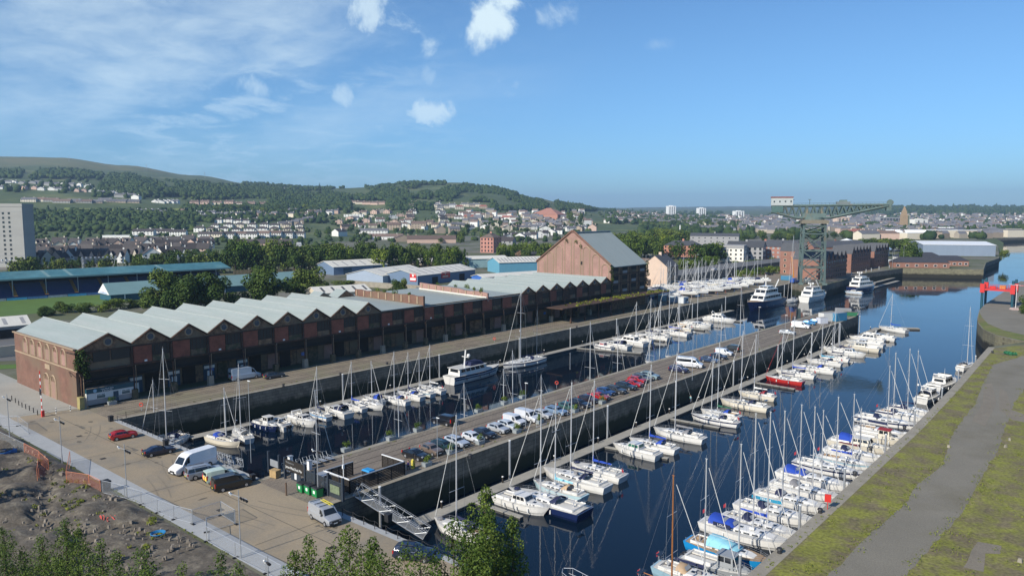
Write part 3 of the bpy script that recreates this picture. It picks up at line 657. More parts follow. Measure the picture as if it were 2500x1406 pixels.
# iron bracket and ivy at the near corner
m=MB(); m.bar((-177,60.6,16.6),(-171.8,60.4,16.9),.3); m.bar((-176,60.5,12.5),(-172,59.5,12.2),.16); m.build('iron_bracket',m_iron,wh)
c=[(-172.2,61.6,16.6,1.1),(-172,62.3,15.3,1.4),(-172.1,61.4,14.,1.3),(-171.9,62.2,13.,1.1),(-172,62.6,11.8,.8),(-172.2,61.0,15.2,.9)]
link('ivy',leafmesh('ivy',cloud(c,900,.34,random.Random(2)),m_leaf),wh)
m=MB(); m.box(-171.6,60.9,GZ,1.5,.9,2.6); m.build('yellow_edged_pier',mat('ochre_plaster',(.32,.27,.11),.9,0,.2,1),wh)
# canopy over the quay
cy0,cy1=222.,303.; cz=11.0
m=MB(); m.box((XF-163.9)/2,(cy0+cy1)/2,cz-.35,-163.9-XF,cy1-cy0,.35); can=m.build('canopy',m_iron,wh)
m=MB()
for i in range(9):
    y=227.5+i*9.2; q=MB(); q.tube((-164.2,y,GZ),(-164.2,y,cz-.3),.16,None,8); q.box(-164.2,y,GZ,.6,.6,1.3); q.build('canopy_post',m_iron,wh)
r_=random.Random(8); cs=[]
for i in range(80):
    y=cy0+3+ (cy1-cy0-3)*(r_.random()**.7); cs.append((r_.uniform(-171,-164.4),y,cz+.15,r_.uniform(.3,.8),.6))
ve=cloud(cs,2600,.42,r_,.6); o=link('roof_weeds',leafmesh('roof_weeds',ve,m_weed),wh); tag(o,kind='stuff')
# ---- tall sugar shed ----
sh=thing('tall_brick_shed','tall brick gabled storehouse with blind arches and steep grey roof rising over warehouse','storehouse',(0,0,0))
SY0,SY1=268.2,297.5; SX0,SX1=-212.6,-173.2; SE,SA=23.4,37.2; SXA=(SX0+SX1)/2
m=MB(); m.ext([(SX0,GZ),(SX1,GZ),(SX1,SE+.4),(SXA+.6,SA+.5),(SXA-.6,SA+.5),(SX0,SE+.4)],SY0,SY0+.8,'y'); gw=m.build('gable_wall',m_brickp,sh)
tops=[25.2,28.3,31.3,34.2,34.2,31.3,28.3,24.3]
for i,tp in enumerate(tops):
    xc=SX0+2.7+i*4.86
    if i<7 or 1:
        m=MB(); arch(m,xc,14,tp,3.5,SY0,.14,.3); m.build('blind_arch',m_trim,sh)
m=MB(); 
for s in (-1,1): m.bar((SXA+s*19.9,SY0-.1,SE+.55),(SXA+s*.5,SY0-.1,SA+.65),.75)
m.box(SXA-.0,SY0-.05,SA+.3,1.6,.9,.9); m.build('coping',m_brick,sh)
m=MB(); m.box(-188.2,SY0-.05,23.6,1.1,.15,1.4); m.build('vent_opening',m_black,sh)
for s in (-1,1):
    m=MB(); y0,y1=SY0+.8,SY1
    m.ext([(SXA,SA),(SXA+s*20.1,SE-.2),(SXA+s*20.1,SE-.5),(SXA,SA-.4)],y0,y1,'y'); m.build('roof',m_roof,sh)
m=MB(); m.box(SXA,(SY0+SY1)/2+.6,SA-.1,1.2,SY1-SY0-2,.5); m.build('ridge_vent',m_roof,sh)
m=MB(); m.box(SX1-.3,(SY0+SY1)/2,GZ,.4,SY1-SY0-.2,SE-GZ-.4); m.build('side_wall',m_brickd,sh)
m=MB(); m.ext([(SX0,GZ),(SX1-.6,GZ),(SX1-.6,SE),(SXA,SA-.5),(SX0,SE)],SY1-.6,SY1,'y'); m.build('rear_wall',m_brickp,sh)
m=MB(); m.box(SX0+.3,(SY0+SY1)/2,GZ,.4,SY1-SY0-1.8,SE-GZ-.5); m.build('side_wall',m_brickd,sh)
for f in range(3):
    z=12.2+f*3.9
    m=MB(); m.box(SX1+.05,(SY0+SY1)/2,z-.35,.3,SY1-SY0-.4,.35); m.build('floor_beam',m_iron,sh)
    for j in range(4):
        y=SY0+4+j*7.2; m=MB(); m.box(SX1-.05,y,z+1.3,.2,4,1.9); w=m.build('loading_window',m_black,sh)
        m=MB(); m.box(SX1-.02,y,z+.1,.2,3.4,1.1); m.build('sill_panel',m_grey if (j+f)%2 else m_mould,w)
for j in range(5):
    y=SY0+.5+j*7.2; m=MB(); m.tube((SX1+.25,y,11),(SX1+.25,y,SE-.6),.16,None,6); m.build('downpipe' if j%2 else 'iron_stanchion',m_iron,sh)
for (x,y,z0,z1,sx_) in ((SX1+.1,SY0+.4,8,23,.9),(SX1+.1,SY1-.4,9,23.3,1.0)):
    c=[(x+r_.uniform(-.2,.2),y+r_.uniform(-.5,.8),z0+(z1-z0)*i/9,sx_*r_.uniform(.7,1.2)) for i in range(10)]
    link('ivy',leafmesh('ivy',cloud(c,700,.4,r_),m_leaf),sh)
for x,z in ((-196,34),(-191,33.6),(-188.5,31.6),(-175.2,18.4)):
    link('wall_shrub',leafmesh('wall_shrub',cloud([(x,SY0-.2,z,.7),(x+.5,SY0-.3,z-.6,.5)],60,.32,r_),m_leaf),sh)
# ---- portakabin office at the near corner ----
pk=thing('cabin_office','white and grey marina cabin office with teal fascia under the warehouse corner','cabin',(-171.9,62.2,GZ),0)
# runs along +y, front faces +x
m=MB(); m.box(-1.4,5,.35,2.8,9.6,1.15,0); m.box(-1.4,5,1.5,2.8,9.6,1.4,1); m.build('body',[m_grey,mat('panel_offwhite',(.6,.62,.62),.6,0,.03,1)],pk)
m=MB(); m.box(-1.4,5,2.9,3.0,9.8,.95); fa=m.build('fascia',m_navy,pk)
m=MB(); m.box(-1.4,5,3.86,2.7,9.5,.05); m.build('roof',m_pier,pk)
m=MB(); m.box(-1.4,.12,.3,2.5,.1,2.6); m.build('poster_panel',m_whitep,pk)
m=MB(); m.box(-1.4,.05,1.75,1.9,.06,.9,0); m.box(-1.4,.05,.45,1.9,.06,.95,1); m.build('notice',[mat('notice_sand',(.5,.5,.38),.7,0,.3,6),mat('notice_blue',(.22,.32,.5),.7,0,.4,5)],pk)
m=MB(); m.box(.02,6.0,.35,.1,1.05,2.2); d=m.build('door',m_door,pk); m=MB(); m.box(.09,6.4,1.2,.06,.15,.1); m.build('handle',m_steelg,d)
for y in (2.9,8.1):
    m=MB(); m.box(.02,y,1.55,.08,1.9,1.0); w=m.build('window',m_whitep,pk); m=MB(); m.box(.05,y,1.62,.06,1.7,.6); m.box(.05,y-.45,2.3,.06,.75,.18); m.box(.05,y+.45,2.3,.06,.75,.18); m.build('pane',mat('blue_grey_glass',(.09,.14,.15),.3),w)
text('Your Boat Sales',.42,'lettering',m_whitep,fa,(.12,4.2,3.37),(PI/2,0,PI/2))
text('& Brokerage',.42,'lettering',m_whitep,fa,(.12,4.2,2.98),(PI/2,0,PI/2))
m=MB(); m.tube((.11,1.7,3.36),(.15,1.7,3.36),.38,None,14); m.build('emblem',mat('emblem_blue',(.25,.42,.55),.5,0,.3,5),fa)
def planter(x,y,rz,label,big=1.,seed=0):
    r=random.Random(seed); p=thing('planter',label,'planter',(x,y,GZ+.02),rz,'plant boxes round the dock')
    m=MB(); m.box(0,0,0,1.15*big,.75*big,.55*big,tp=1.12); m.build('tub',mat('zinc_tub',(.27,.30,.31),.6,0,.15,2),p)
    c=[(r.uniform(-.4,.4)*big,r.uniform(-.2,.2)*big,.75*big+r.uniform(0,.5)*big,.34*big) for _ in range(6)]
    link('foliage',leafmesh('planter_leaves',cloud(c,260,.16,r),m_leaf2),p); return p
planter(-170.6,66.8,PI/2,'grey tub with dark shrub in front of the cabin office door',1.3,3)
# ================= other buildings =================
def build_block(name,label,cat,px,py,w,d,h,rz=0.,wall=None,roof=None,rt='flat',rh=3.,gnd=None,win=None,floors=3,cols=4,scols=3,group=None,ov=.4,parts=None,winm=None,winw=1.2,winh=1.4,sill=1.,side=None,loc=None,top=.6,frame=None,door=True):
    """near corner (front right) at photo point; extends to -x (width) and +y (depth).
    front faces -y, side faces +x."""
    if loc is None:
        x,y,z=(*P(px,py,GZ),GZ) if gnd is None else (*gnd[:2],gnd[2])
    else: x,y,z=loc
    t=thing(name,label,cat,(x,y,z),rz,group); wall=wall or m_cream; roof=roof or m_slate; winm=winm or m_glass
    m=MB()
    if rt=='gablex': m.ext([(0,-.6),(d,-.6),(d,h),(d/2,h+rh),(0,h)],-w,0,'x')       # ridge along x, gables on the sides
    elif rt=='gabley': m.ext([(-w,-.6),(0,-.6),(0,h),(-w/2,h+rh),(-w,h)],0,d,'y')    # ridge along y, gable faces the front
    elif rt=='multi':
        n=max(1,round(d/7)); pr=[(0,-.6),(d,-.6)]
        for k in range(n): pr+=[(d-d*k/n,h),(d-d*(k+.5)/n,h+rh)]
        pr.append((0,h)); m.ext(pr,-w,0,'x')
    else: m.box(-w/2,d/2,-.6,w,d,h+.6)
    wl=m.build('wall',wall,t)
    m=MB(); th=.22
    if rt=='gablex': m.ext([(-ov,h-ov*rh/d*2),(d/2,h+rh),(d+ov,h-ov*rh/d*2),(d+ov,h-ov*rh/d*2+th),(d/2,h+rh+th*1.3),(-ov,h-ov*rh/d*2+th)],-w-ov,ov,'x')
    elif rt=='gabley': m.ext([(-w-ov,h-ov*rh/w*2),(-w/2,h+rh),(ov,h-ov*rh/w*2),(ov,h-ov*rh/w*2+th),(-w/2,h+rh+th*1.3),(-w-ov,h-ov*rh/w*2+th)],-ov,d+ov,'y')
    elif rt=='multi':
        n=max(1,round(d/7))
        for k in range(n):
            a,b=d*k/n,d*(k+1)/n; m.ext([(a,h),((a+b)/2,h+rh),(b,h),(b,h+th),((a+b)/2,h+rh+th*1.4),(a,h+th)],-w-ov,ov,'x')
    elif rt=='hip':
        q=min(w,d)/2; o=ov
        if w>=d: m.add([(-w-o,-o,h),(o,-o,h),(o,d+o,h),(-w-o,d+o,h),(-w+q,d/2,h+rh),(-q,d/2,h+rh)],[(0,1,5,4),(1,2,5),(2,3,4,5),(3,0,4),(3,2,1,0)])
        else: m.add([(-w-o,-o,h),(o,-o,h),(o,d+o,h),(-w-o,d+o,h),(-w/2,q,h+rh),(-w/2,d-q,h+rh)],[(0,1,4),(1,2,5,4),(2,3,5),(3,0,4,5),(3,2,1,0)])
    else: m.box(-w/2,d/2,h,w+.5,d+.5,top)
    rf=m.build('roof',roof,t)
    if win is not False:
        n=0; fh=h/floors
        wm=MB(); wm.box(0,0,0,winw,.12,winh); wme=wm.mesh('window',winm); sm=None
        if frame:
            f=MB(); f.box(0,.03,-.12,winw+.35,.08,winh+.24); fme=f.mesh('frame',frame)
        for fl in range(floors):
            for c in range(cols):
                if n>=96: break
                xx=-w*(c+.5)/cols; o=link('window',wme,t,(xx,-.03,fl*fh+sill)); n+=1
                if frame: link('frame',fme,o,(0,0,0))
            for c in range(scols):
                if n>=96: break
                yy=d*(c+.5)/scols; o=link('window',wme,t,(.03,yy,fl*fh+sill),PI/2); n+=1
                if frame: link('frame',fme,o,(0,0,0))
    if rt in('gablex','gabley','hip') and parts!='nochim':
        m=MB(); m.box(-w*.5,d*.5,h+rh*.6,1.6,.7,rh*.4+1.6); m.build('chimney',wall,rf)
    return t
B=build_block
# white tower block far left
B('tower_block','tall grey white residential tower block with two columns of small windows','tower block',None,None,40,15,45,YAW+R(4),m_conc,m_conc,'flat',loc=(*at(66,560),4.5),floors=13,cols=1,scols=3,winw=1.,winh=1.3,top=2.2,win=False)
tb=[o for o in bpy.data.objects if o.name.startswith('tower_block')][0]
for f in range(12):
    for c in range(2):
        m=MB(); m.box(-9.4-c*4.2,-.02,3+f*3.3,1.5,.14,1.6); m.build('window',m_glass,tb)
m=MB()
for z in (9,24,41): m.box(-20,-.03,z,40,.1,.14)
m.build('cladding_joint',m_grey,tb)
# ---- stadium ----
m_teal=mat('teal_sheet_roof',(.05,.16,.19),.6,0,.18,.15,stretch=(1,1,1),fine=(.5,.15),col2=(.10,.22,.235),thr=(.45,.7),sc2=.08)
m_teal2=mat('pale_teal_roof',(.17,.28,.28),.6,0,.08,.2)
m_seat=mat('blue_seats',(.012,.032,.11),.6,0,.25,.6,stretch=(1,1,6))
m_orange=mat('orange_steps',(.35,.17,.04),.8,0,.2,.5)
st=thing('football_stand','long football grandstand with weathered teal roof over blue seats','grandstand',(0,0,0))
def at2(px,py,z): return P(px,py,z)
# ground line of the front of the stand: front at photo row ~745 at x=0 ; runs to (560,690)
A=Vector((*P(-90,742),0)); Bv=Vector((*P(560,697),0)); dr_=(Bv-A).normalized(); nr=Vector((-dr_.y,dr_.x,0));
if nr.dot(Vector((-math.sin(YAW),math.cos(YAW),0)))<0: nr=-nr
Ls=(Bv-A).length; st.location=(A.x,A.y,GZ); st.rotation_euler=(0,0,math.atan2(dr_.y,dr_.x))
m=MB()
for k in range(12): m.box(Ls/2,2+k*.9+.45,0,Ls-2,.9,1.6+k*.48)
m.build('seating_terrace',m_seat,st)
for k in range(9):
    m=MB(); x=8+k*(Ls-20)/8
    m.add([(x-.8,2,1.7),(x+.8,2,1.7),(x+.8,12.7,7.3),(x-.8,12.7,7.3)],[(0,1,2,3)]); m.build('gangway_steps',m_orange,st)
m=MB(); m.ext([(2.,9.6),(16,12.2),(16,12.5),(2.,9.9)],-2,Ls+2,'x'); rf=m.build('roof',m_teal,st)
m=MB(); m.box(Ls/2,15.8,0,Ls,.5,12); m.build('rear_wall',m_black,st)
m=MB(); m.box(Ls/2,1.95,9.2,Ls+4,.3,.75); m.build('fascia',m_teal2,st)
for k in range(9):
    m=MB(); x=6+k*(Ls-12)/8; m.tube((x,3,1),(x,3,9.7),.14,None,6); m.build('post',m_steelg,st)
for k in (.28,.36,.72): m=MB(); m.add([(Ls*k,2.2,9.98),(Ls*k+1.6,2.2,9.98),(Ls*k+1.,15.8,12.52),(Ls*k-.6,15.8,12.52)],[(0,1,2,3)]); m.build('skylight_strip',m_teal2,rf)
m=MB()
for k in range(14):
    x=4+k*Ls/14.5; m.box(x,0.3,0,Ls/15,.2,1.1,k%3)
m.build('advertising_boards',[mat('board_blue',(.1,.22,.45),.6,0,.35,1),mat('board_grey',(.4,.42,.45),.6,0,.3,1.),mat('board_sky',(.08,.38,.62),.6,0,.2,1.)],st)
def gantry(px0,px1,py,ph,label,n=9):
    "light gantry: two lattice masts carrying a row of floodlights, photo span px0..px1, base row py"
    p=Vector((*P(px0,py),GZ)); q=Vector((*P(px1,py-4),GZ)); z=ztop(p.x,p.y,ph)-GZ; L_=(q-p).length
    t=thing('floodlight_gantry',label,'floodlights',p,math.atan2(q.y-p.y,q.x-p.x),'floodlight gantries over the stand')
    m=MB(); m.box(L_/2,0,z-.9,L_+2,.5,.12); m.box(L_/2,0,z-1.9,L_+2,.5,.12)
    for k in range(n*2): a=-1+(L_+2)*k/(n*2); b=-1+(L_+2)*(k+1)/(n*2); m.bar((a,0,z-(1.9 if k%2 else .9)),(b,0,z-(.9 if k%2 else 1.9)),.12)
    m.build('truss',m_steelg,t)
    for x in (.3,L_-.3):
        m=MB()
        for a,b in ((-.5,-.5),(.5,-.5),(.5,.5),(-.5,.5)): m.bar((x+a*1.3,b*1.3,0),(x+a*.6,b*.6,z-1),.16)
        for k in range(10): zz=(z-1)*k/10; s=1 if k%2 else -1; m.bar((x-.6*s,-.6,zz),(x+.6*s,-.6,zz+(z-1)/10),.09); m.bar((x+.6,-.6*s,zz),(x+.6,.6*s,zz+(z-1)/10),.09)
        m.build('lattice_mast',m_steelg,t)
    for k in range(n):
        m=MB(); m.box(L_*k/(n-1),-.5,z-.6,.9,.5,.9); m.build('floodlight',mat('lamp_grey',(.5,.52,.55),.4),t)
gantry(203,284,676,629,'left lattice gantry with a row of floodlights above the teal stand')
gantry(436,506,668,624,'right lattice gantry with a row of floodlights above the teal stand',8)
gantry(-14,28,686,636,'cut off lattice gantry at the far left edge above the stand',5)
def lattice(px,py,ph,name,label,cat,w=1.2):
    x,y=P(px,py); z=ztop(x,y,ph)-GZ; t=thing(name,label,cat,(x,y,GZ),YAW)
    m=MB()
    for a,b in ((-1,-1),(1,-1),(1,1),(-1,1)): m.bar((a*w,b*w,0),(a*w*.5,b*w*.5,z-2.5),.2)
    for k in range(9):
        s=1 if k%2 else -1; m.bar((-w*s*.8,-w*.8,z*k/10),(w*s*.8,-w*.8,z*(k+1)/10),.12)
    m.build('lattice_mast',m_steelg,t)
    for r in range(3):
        m=MB(); m.box(0,-.3,z-2.6+r*1.,4.2-r*.5,.6,.7); m.build('lamp_row',mat('lamp_grey',(.5,.52,.55),.4),t)
lattice(732,660,592,'floodlight_tower','tall lattice floodlight tower in front of the tree belt','floodlight')
# second teal shed with white gable sign
x0,y0=P(235,733); 
def shed(name,label,cat,p0,p1,depth,h,rh,wall,roof,rt='ridge',g=None,lights=0,lm=None,zb=GZ,sunk=0):
    "long shed: front eaves line from photo p0 to p1 at ground; ridge parallel"
    a=Vector((*P(*p0,zb),zb)); b=Vector((*P(*p1,zb),zb)); L_=(b-a).length; t=thing(name,label,cat,a,math.atan2(b.y-a.y,b.x-a.x),g)
    m=MB(); pr=[(0,0),(depth,0),(depth,h),(depth/2,h+rh),(0,h)]; m.ext(pr,0,L_,'x'); m.build('wall',wall,t)
    m=MB(); o=.5; k=rh/(depth/2)*o
    m.ext([(-o,h-k),(depth/2,h+rh),(depth+o,h-k),(depth+o,h-k+.2),(depth/2,h+rh+.25),(-o,h-k+.2)],-o,L_+o,'x'); r=m.build('roof',roof,t)
    for i in range(lights):
        m=MB(); x=L_*(i+.6)/lights; y0_,y1_=depth*.06,depth*.40
        f=lambda y:h+rh*y/(depth/2)+.26
        m.add([(x,y0_,f(y0_)),(x+1.1,y0_,f(y0_)),(x+1.1,y1_,f(y1_)),(x,y1_,f(y1_))],[(0,1,2,3)]); m.build('rooflight',lm or m_grey,r)
    return t,L_
t,L_=shed('club_shed','long low shed with pale teal roof and white triangular gable','shed',(271,737),(735,700),15,3.3,4.6,mat('teal_wall',(.02,.085,.12),.7,0,.1,.3),m_teal2)
m=MB(); m.add([(-.62,0-.3,3.2),(-.62,15.3,3.2),(-.62,7.5,8.0)],[(2,1,0)]); m.ext([(0-.3,3.2),(15.3,3.2),(7.5,8.)],-.75,-.63,'x'); s=m.build('gable_board',m_whitep,t)
m=MB(); m.box(-.8,7,3.5,.08,9,.35,0); m.box(-.8,8,4.1,.08,3.,.25,1); m.build('board_marks',[paint((.15,.35,.65)),paint((.6,.3,.35))],s)
for k in (0,1,2,3,4): m=MB(); m.box(6+k*16,-.3,0,.4,.3,3.1); m.build('white_post',m_whitep,t)
# pub with flat roof behind the warehouse
pb=thing('bar_building','low flat roofed bar building with white roof box behind the warehouse','bar',(0,0,0))
q=[P(75,800),P(300,790),P(375,775)]
x1,y1=P(40,796,9.5); x2,y2=P(430,765,9.5)
pbx=[P(120,772,9.6),P(330,745,9.6)]
a=Vector((*P(118,774,9.6),GZ)); pb.location=(-232,106,GZ); pb.rotation_euler=(0,0,0)
m=MB(); m.box(0,10,0,24,60,4.4); m.build('wall',m_brickd,pb)
m=MB(); m.box(0,10,4.4,25,61,.35); m.build('roof',mat('felt_roof',(.26,.27,.32),.8,0,.08,.2),pb)
m=MB(); m.box(-2.5,16,4.75,5,10.5,4.6); m.build('roof_box',mat('white_box',(.62,.64,.68),.6,0,.05,.5),pb)
m=MB(); m.box(-1,-20.2,3.0,13,.2,2.0); sg=m.build('sign_board',m_whitep,pb)
text('Norseman Bar',1.35,'lettering',m_black,sg,(-1,-20.35,3.5),(PI/2,0,0))
m=MB(); m.tube((-4,2,4.7),(-4,2,6.3),.35,None,8); m.ball(-4,2,6.5,.7); m.build('roof_vent',m_steelg,pb)
m=MB(); m.tube((-2,12-6,4.7),(-2,6,7.0),.25,None,6); m.build('flue',m_cream,pb)
# pale shed and white wall at far left
t,L_=shed('grey_shed','grey shed with pale roof and open doorway at far left','shed',(-60,835),(75,822),14,4.2,2.2,m_grey,m_roofl,lights=3)
m=MB(); m.box(L_*.62,-.1,.3,10,.2,2.8); m.build('doorway',m_black,t)
wl=thing('boundary_wall','cream boundary wall beside the far end of the warehouse','wall',(-250,64,GZ)); m=MB(); 
m.box(0,14,0,.4,30,3.2); m.build('panel',m_cream,wl)
# industrial units
m_bluew=mat('blue_grey_cladding',(.13,.19,.28),.6,0,.06,.4,stretch=(6,6,.2)); m_bluel=mat('pale_blue_cladding',(.30,.36,.44),.6,0,.05,.4)
t,L_=shed('industrial_unit','white roofed blue industrial unit left of the signed unit','unit',(815,672),(945,664),26,5.2,3.2,m_bluew,m_roofl,lights=6)
for f in (.25,.8): m=MB(); m.box(L_*f,-.1,0,6,.2,4.2); m.build('roller_door',m_door,t)
t,L_=shed('industrial_unit','plain blue grey industrial unit with white roof partly hidden by the signed unit','unit',(935,695),(1040,680),26,5,3,m_bluel,m_roofl,lights=3)
t,L_=shed('industrial_unit','large blue industrial unit with dashes of rooflights and red signs','unit',(1020,698),(1160,680),24,5.6,2.8,m_bluew,m_roofl,lights=9)
for f in (.28,.75): m=MB(); m.box(L_*f,-.1,0,5,.2,4.); m.build('roller_door',m_black,t)
s=MB(); s.box(L_*.46,-.15,2.6,8.,.2,3.6); s1=s.build('sign',m_redp,t); s=MB(); s.box(L_*.45,-.3,3.2,5.2,.08,.9); s.box(L_*.45,-.3,4.6,1.0,.08,1.0); s.build('sign_lettering',m_pinkr,s1)
s=MB(); s.box(-.15,3.2,2.4,.2,4.6,4.2); s1=s.build('sign',m_redp,t); s=MB(); s.box(-.3,3.2,3.0,.08,3.9,1.3); s.box(-.3,3.2,5,.08,1.1,1.1,0,0); s.build('sign_lettering',m_whitep,s1)
t,L_=shed('industrial_unit','pale teal industrial unit with grey roof before the railway trees','unit',(1100,656),(1240,652),16,6.5,1.6,mat('seagreen_cladding',(.26,.40,.42),.6),m_roofl,lights=0)
t,L_=shed('industrial_unit','bright blue walled unit with white roof left of the tall storehouse','unit',(1219,668),(1335,664),22,7.2,2.8,mat('sky_cladding',(.12,.32,.43),.6,0,.06,1,stretch=(1,1,.2)),m_roofl,lights=14)
t,L_=shed('industrial_unit','blue walled low unit with yellow end behind warehouse roofs','unit',(1180,697),(1335,686),12,4.5,1.2,mat('royal_cladding',(.04,.13,.42),.6),m_roofl,lights=0)
t,L_=shed('industrial_unit','brown grey roofed shed directly behind the tall storehouse gable','unit',(1284,640),(1350,637),16,6.4,3,m_brickd,m_slate)
t,L_=shed('industrial_unit','low corrugated shed with slanting pale roof panels behind warehouse','unit',(776,742),(905,733),16,4.6,2.2,m_cream,m_roofl,lights=5,lm=m_slate)
t,L_=shed('industrial_unit','long thin pale roofed store behind the two blue units','unit',(930,657),(1070,652),12,4.2,2.0,m_cream,m_roofl)
w=thing('concrete_wall','low stained concrete wall in front of the blue industrial units','wall',(*P(850,697),GZ),0)
a=Vector(P(850,697)); b=Vector(P(1040,712)); w.rotation_euler=(0,0,math.atan2(b.y-a.y,b.x-a.x)); m=MB(); m.box((b-a).length/2,0,0,(b-a).length,.5,3.0); m.build('panel',m_cope,w)
w=thing('stone_wall','dark stone railway wall in front of the tree belt','wall',(*P(570,672),GZ),0)
a=Vector(P(570,672)); b=Vector(P(1120,656)); w.rotation_euler=(0,0,math.atan2(b.y-a.y,b.x-a.x)); m=MB(); m.box((b-a).length/2,0,0,(b-a).length,.6,3.2); m.build('panel',m_mould,w)
# red sandstone tenement and church-like roof
B('tenement','pink sandstone corner tenement with rows of windows and dark roof','tenement',1205,618,14,22,15,R(20),mat('pink_sandstone',(.46,.22,.17),.85,0,.1,.5),m_tile,'hip',4,gnd=G(1205,618),floors=4,cols=4,scols=3,winw=1.4,winh=2)
B('red_roof_hall','large red brown roofed hall on the hillside','hall',1360,537,70,60,12,R(15),mat('brick_orange',(.42,.2,.14),.85),mat('red_roof',(.36,.17,.12),.8,0,.15,.3),'hip',16,gnd=G(1360,537),win=False,parts='nochim')
# cream corner house right of the storehouse
B('corner_tenement','cream gable ended three storey corner house with grey stone front','tenement',1630,688,15,12,11.2,0,m_pinkr,m_slate,'gabley',5.6,floors=3,cols=1,scols=3,win=False,loc=(*P(1628,690,9),6.2))
ct=[o for o in bpy.data.objects if o.name=='corner_tenement'][0]
m=MB(); m.box(.08,6,3.4,.12,12,7.7); fr=m.build('stone_front',mat('brown_sandstone',(.22,.19,.16),.9,0,.15,1.),ct)
m=MB(); m.box(.08,6,-.3,.14,12,3.7); m.build('shop_front',m_navy,ct)
for f in range(2):
    for c in range(3): m=MB(); m.box(.17,1.8+c*4.1,4.2+f*3.7,.1,2.2,2.3); m.build('window',m_glass,ct)
B('stone_terrace','grey stone terrace house with brown roof joined behind the cream corner house','tenement',1583,683,30,12,9,0,m_cope,m_tile,'gablex',4,floors=2,cols=5,scols=1,loc=(*P(1583,683,9),7),winw=1.3,winh=1.8)
# modern flats
B('modern_flats','white rendered modern flats with rounded corner and grey top storey','flats',1814,640,27,14,9.5,R(14),m_white,m_grey,'flat',loc=(*P(1815,634,9),8),floors=3,cols=7,scols=3,winw=1.3,winh=1.4,top=2.4)
B('brick_flats','grey topped orange brick flats with hipped roof','flats',1718,640,30,14,9,R(14),mat('orange_brick',(.42,.2,.14),.85,0,.1,.5),m_slate,'hip',4,loc=(*P(1706,624,9),8),floors=3,cols=9,scols=3,winw=1.3,winh=1.5)
for i,(px,py,ww,lb) in enumerate([(1862,632,28,'brick and grey panelled flats next to the white flats'),(1905,630,26,'middle block of brick and grey panelled flats along the road'),(1945,628,24,'brick and grey panelled flats just left of the crane')]):
    B('panelled_flats',lb,'flats',px,py,ww,14,10,R(12),mat('dark_orange_brick',(.33,.15,.11),.85,0,.1,.5) if i%2 else m_grey,m_slate,'gablex',4,loc=(*P(px,py,9),8),floors=3,cols=7,scols=3,winw=1.7,winh=1.8,group='panelled flats along the road',winm=m_glass if i!=1 else m_grey)
B('modern_flats','dark roofed flats behind the white flats','flats',1800,600,55,14,12,R(20),m_grey,m_slate,'gablex',3,gnd=G(1800,603),floors=3,cols=8,scols=2)
B('office_block','pale office building with shallow grey roof among trees near the crane','office',1735,602,60,16,8,R(20),m_white,m_grey,'flat',gnd=G(1745,600),floors=2,cols=12,scols=2)
# brick dockside apartments with many gables
bq=mat('dockside_brick',(.25,.125,.09),.85,0,.15,.6); fr_=m_cream
for px,py,w,d,h,lb in [(1951,671,13,14,15,'brick dockside apartment block furthest left, behind the crane legs'),(2015,683,20,36,11.5,'brick dockside apartment block behind the right crane leg'),(2077,666,13,40,12.5,'brick dockside apartment block with orange end wall and three gables'),(2133,655,12,34,12,'rightmost brick dockside apartment block nearest the river')]:
    t=B('dockside_apartments',lb,'apartments',px,py,w,d,h,R(-2),bq,m_slate,'multi',5,floors=4,cols=2,scols=int(d/4),winw=1.2,winh=1.5,group='brick dockside apartments',frame=fr_ if d<20 else None)
B('dockside_apartments','brick apartment block with long grey roof set back behind the others','apartments',2100,640,60,14,9,R(60),bq,m_slate,'gablex',5,gnd=(*P(2115,625),GZ),win=False,group='brick dockside apartments')
# retaining wall and raised road
a=Vector(P(1577,702)); b=Vector(P(1790,672)); c=Vector(P(1925,652))
w=thing('retaining_wall','long stone retaining wall below the raised road behind the boatyard','wall',(0,0,GZ)); m=MB()
ptsw=[P(1540,708),P(1700,690),P(1800,672),P(1950,650)]
for (x0_,y0_),(x1_,y1_) in zip(ptsw,ptsw[1:]):
    L2=math.hypot(x1_-x0_,y1_-y0_); m.box((x0_+x1_)/2,(y0_+y1_)/2,0,L2,.8,5.2 if 1 else 4,0,math.atan2(y1_-y0_,x1_-x0_))
m.build('panel',brickmat('retaining_stone',(.14,.14,.13),(.11,.11,.10),(.07,.07,.06),1.5,.6,'wall',.25),w)
nb=[(x-26 if i<3 else x-20,y+34) for i,(x,y) in enumerate(ptsw)]
sheet('raised_road',ptsw+nb[::-1],GZ+4.4,m_road)
# cinema with ring roof and white pyramid
cn=thing('cinema','low round cinema building with pale blue roof and white pyramid','cinema',(*G(2062,622)[:2],GZ)); 
m=MB(); m.tube((0,0,0),(0,0,6),34,34,24); m.build('wall',m_door,cn)
m=MB(); m.tube((0,0,6),(0,0,7.6),39,37,24,0); m.tube((0,0,7.6),(0,0,9),37,16,24); m.build('roof',mat('pale_blue_roof',(.40,.50,.60),.5),cn)
m=MB(); m.add([(-15,-15,9),(15,-15,9),(15,15,9),(-15,15,9),(0,0,15.5)],[(0,1,4),(1,2,4),(2,3,4),(3,0,4)]); m.build('pyramid',m_whitep,cn)
for k in range(14): a_=2*PI*k/14; m=MB(); m.tube((37*math.cos(a_),37*math.sin(a_),0),(37*math.cos(a_),37*math.sin(a_),6),.35); m.build('column',m_whitep,cn)
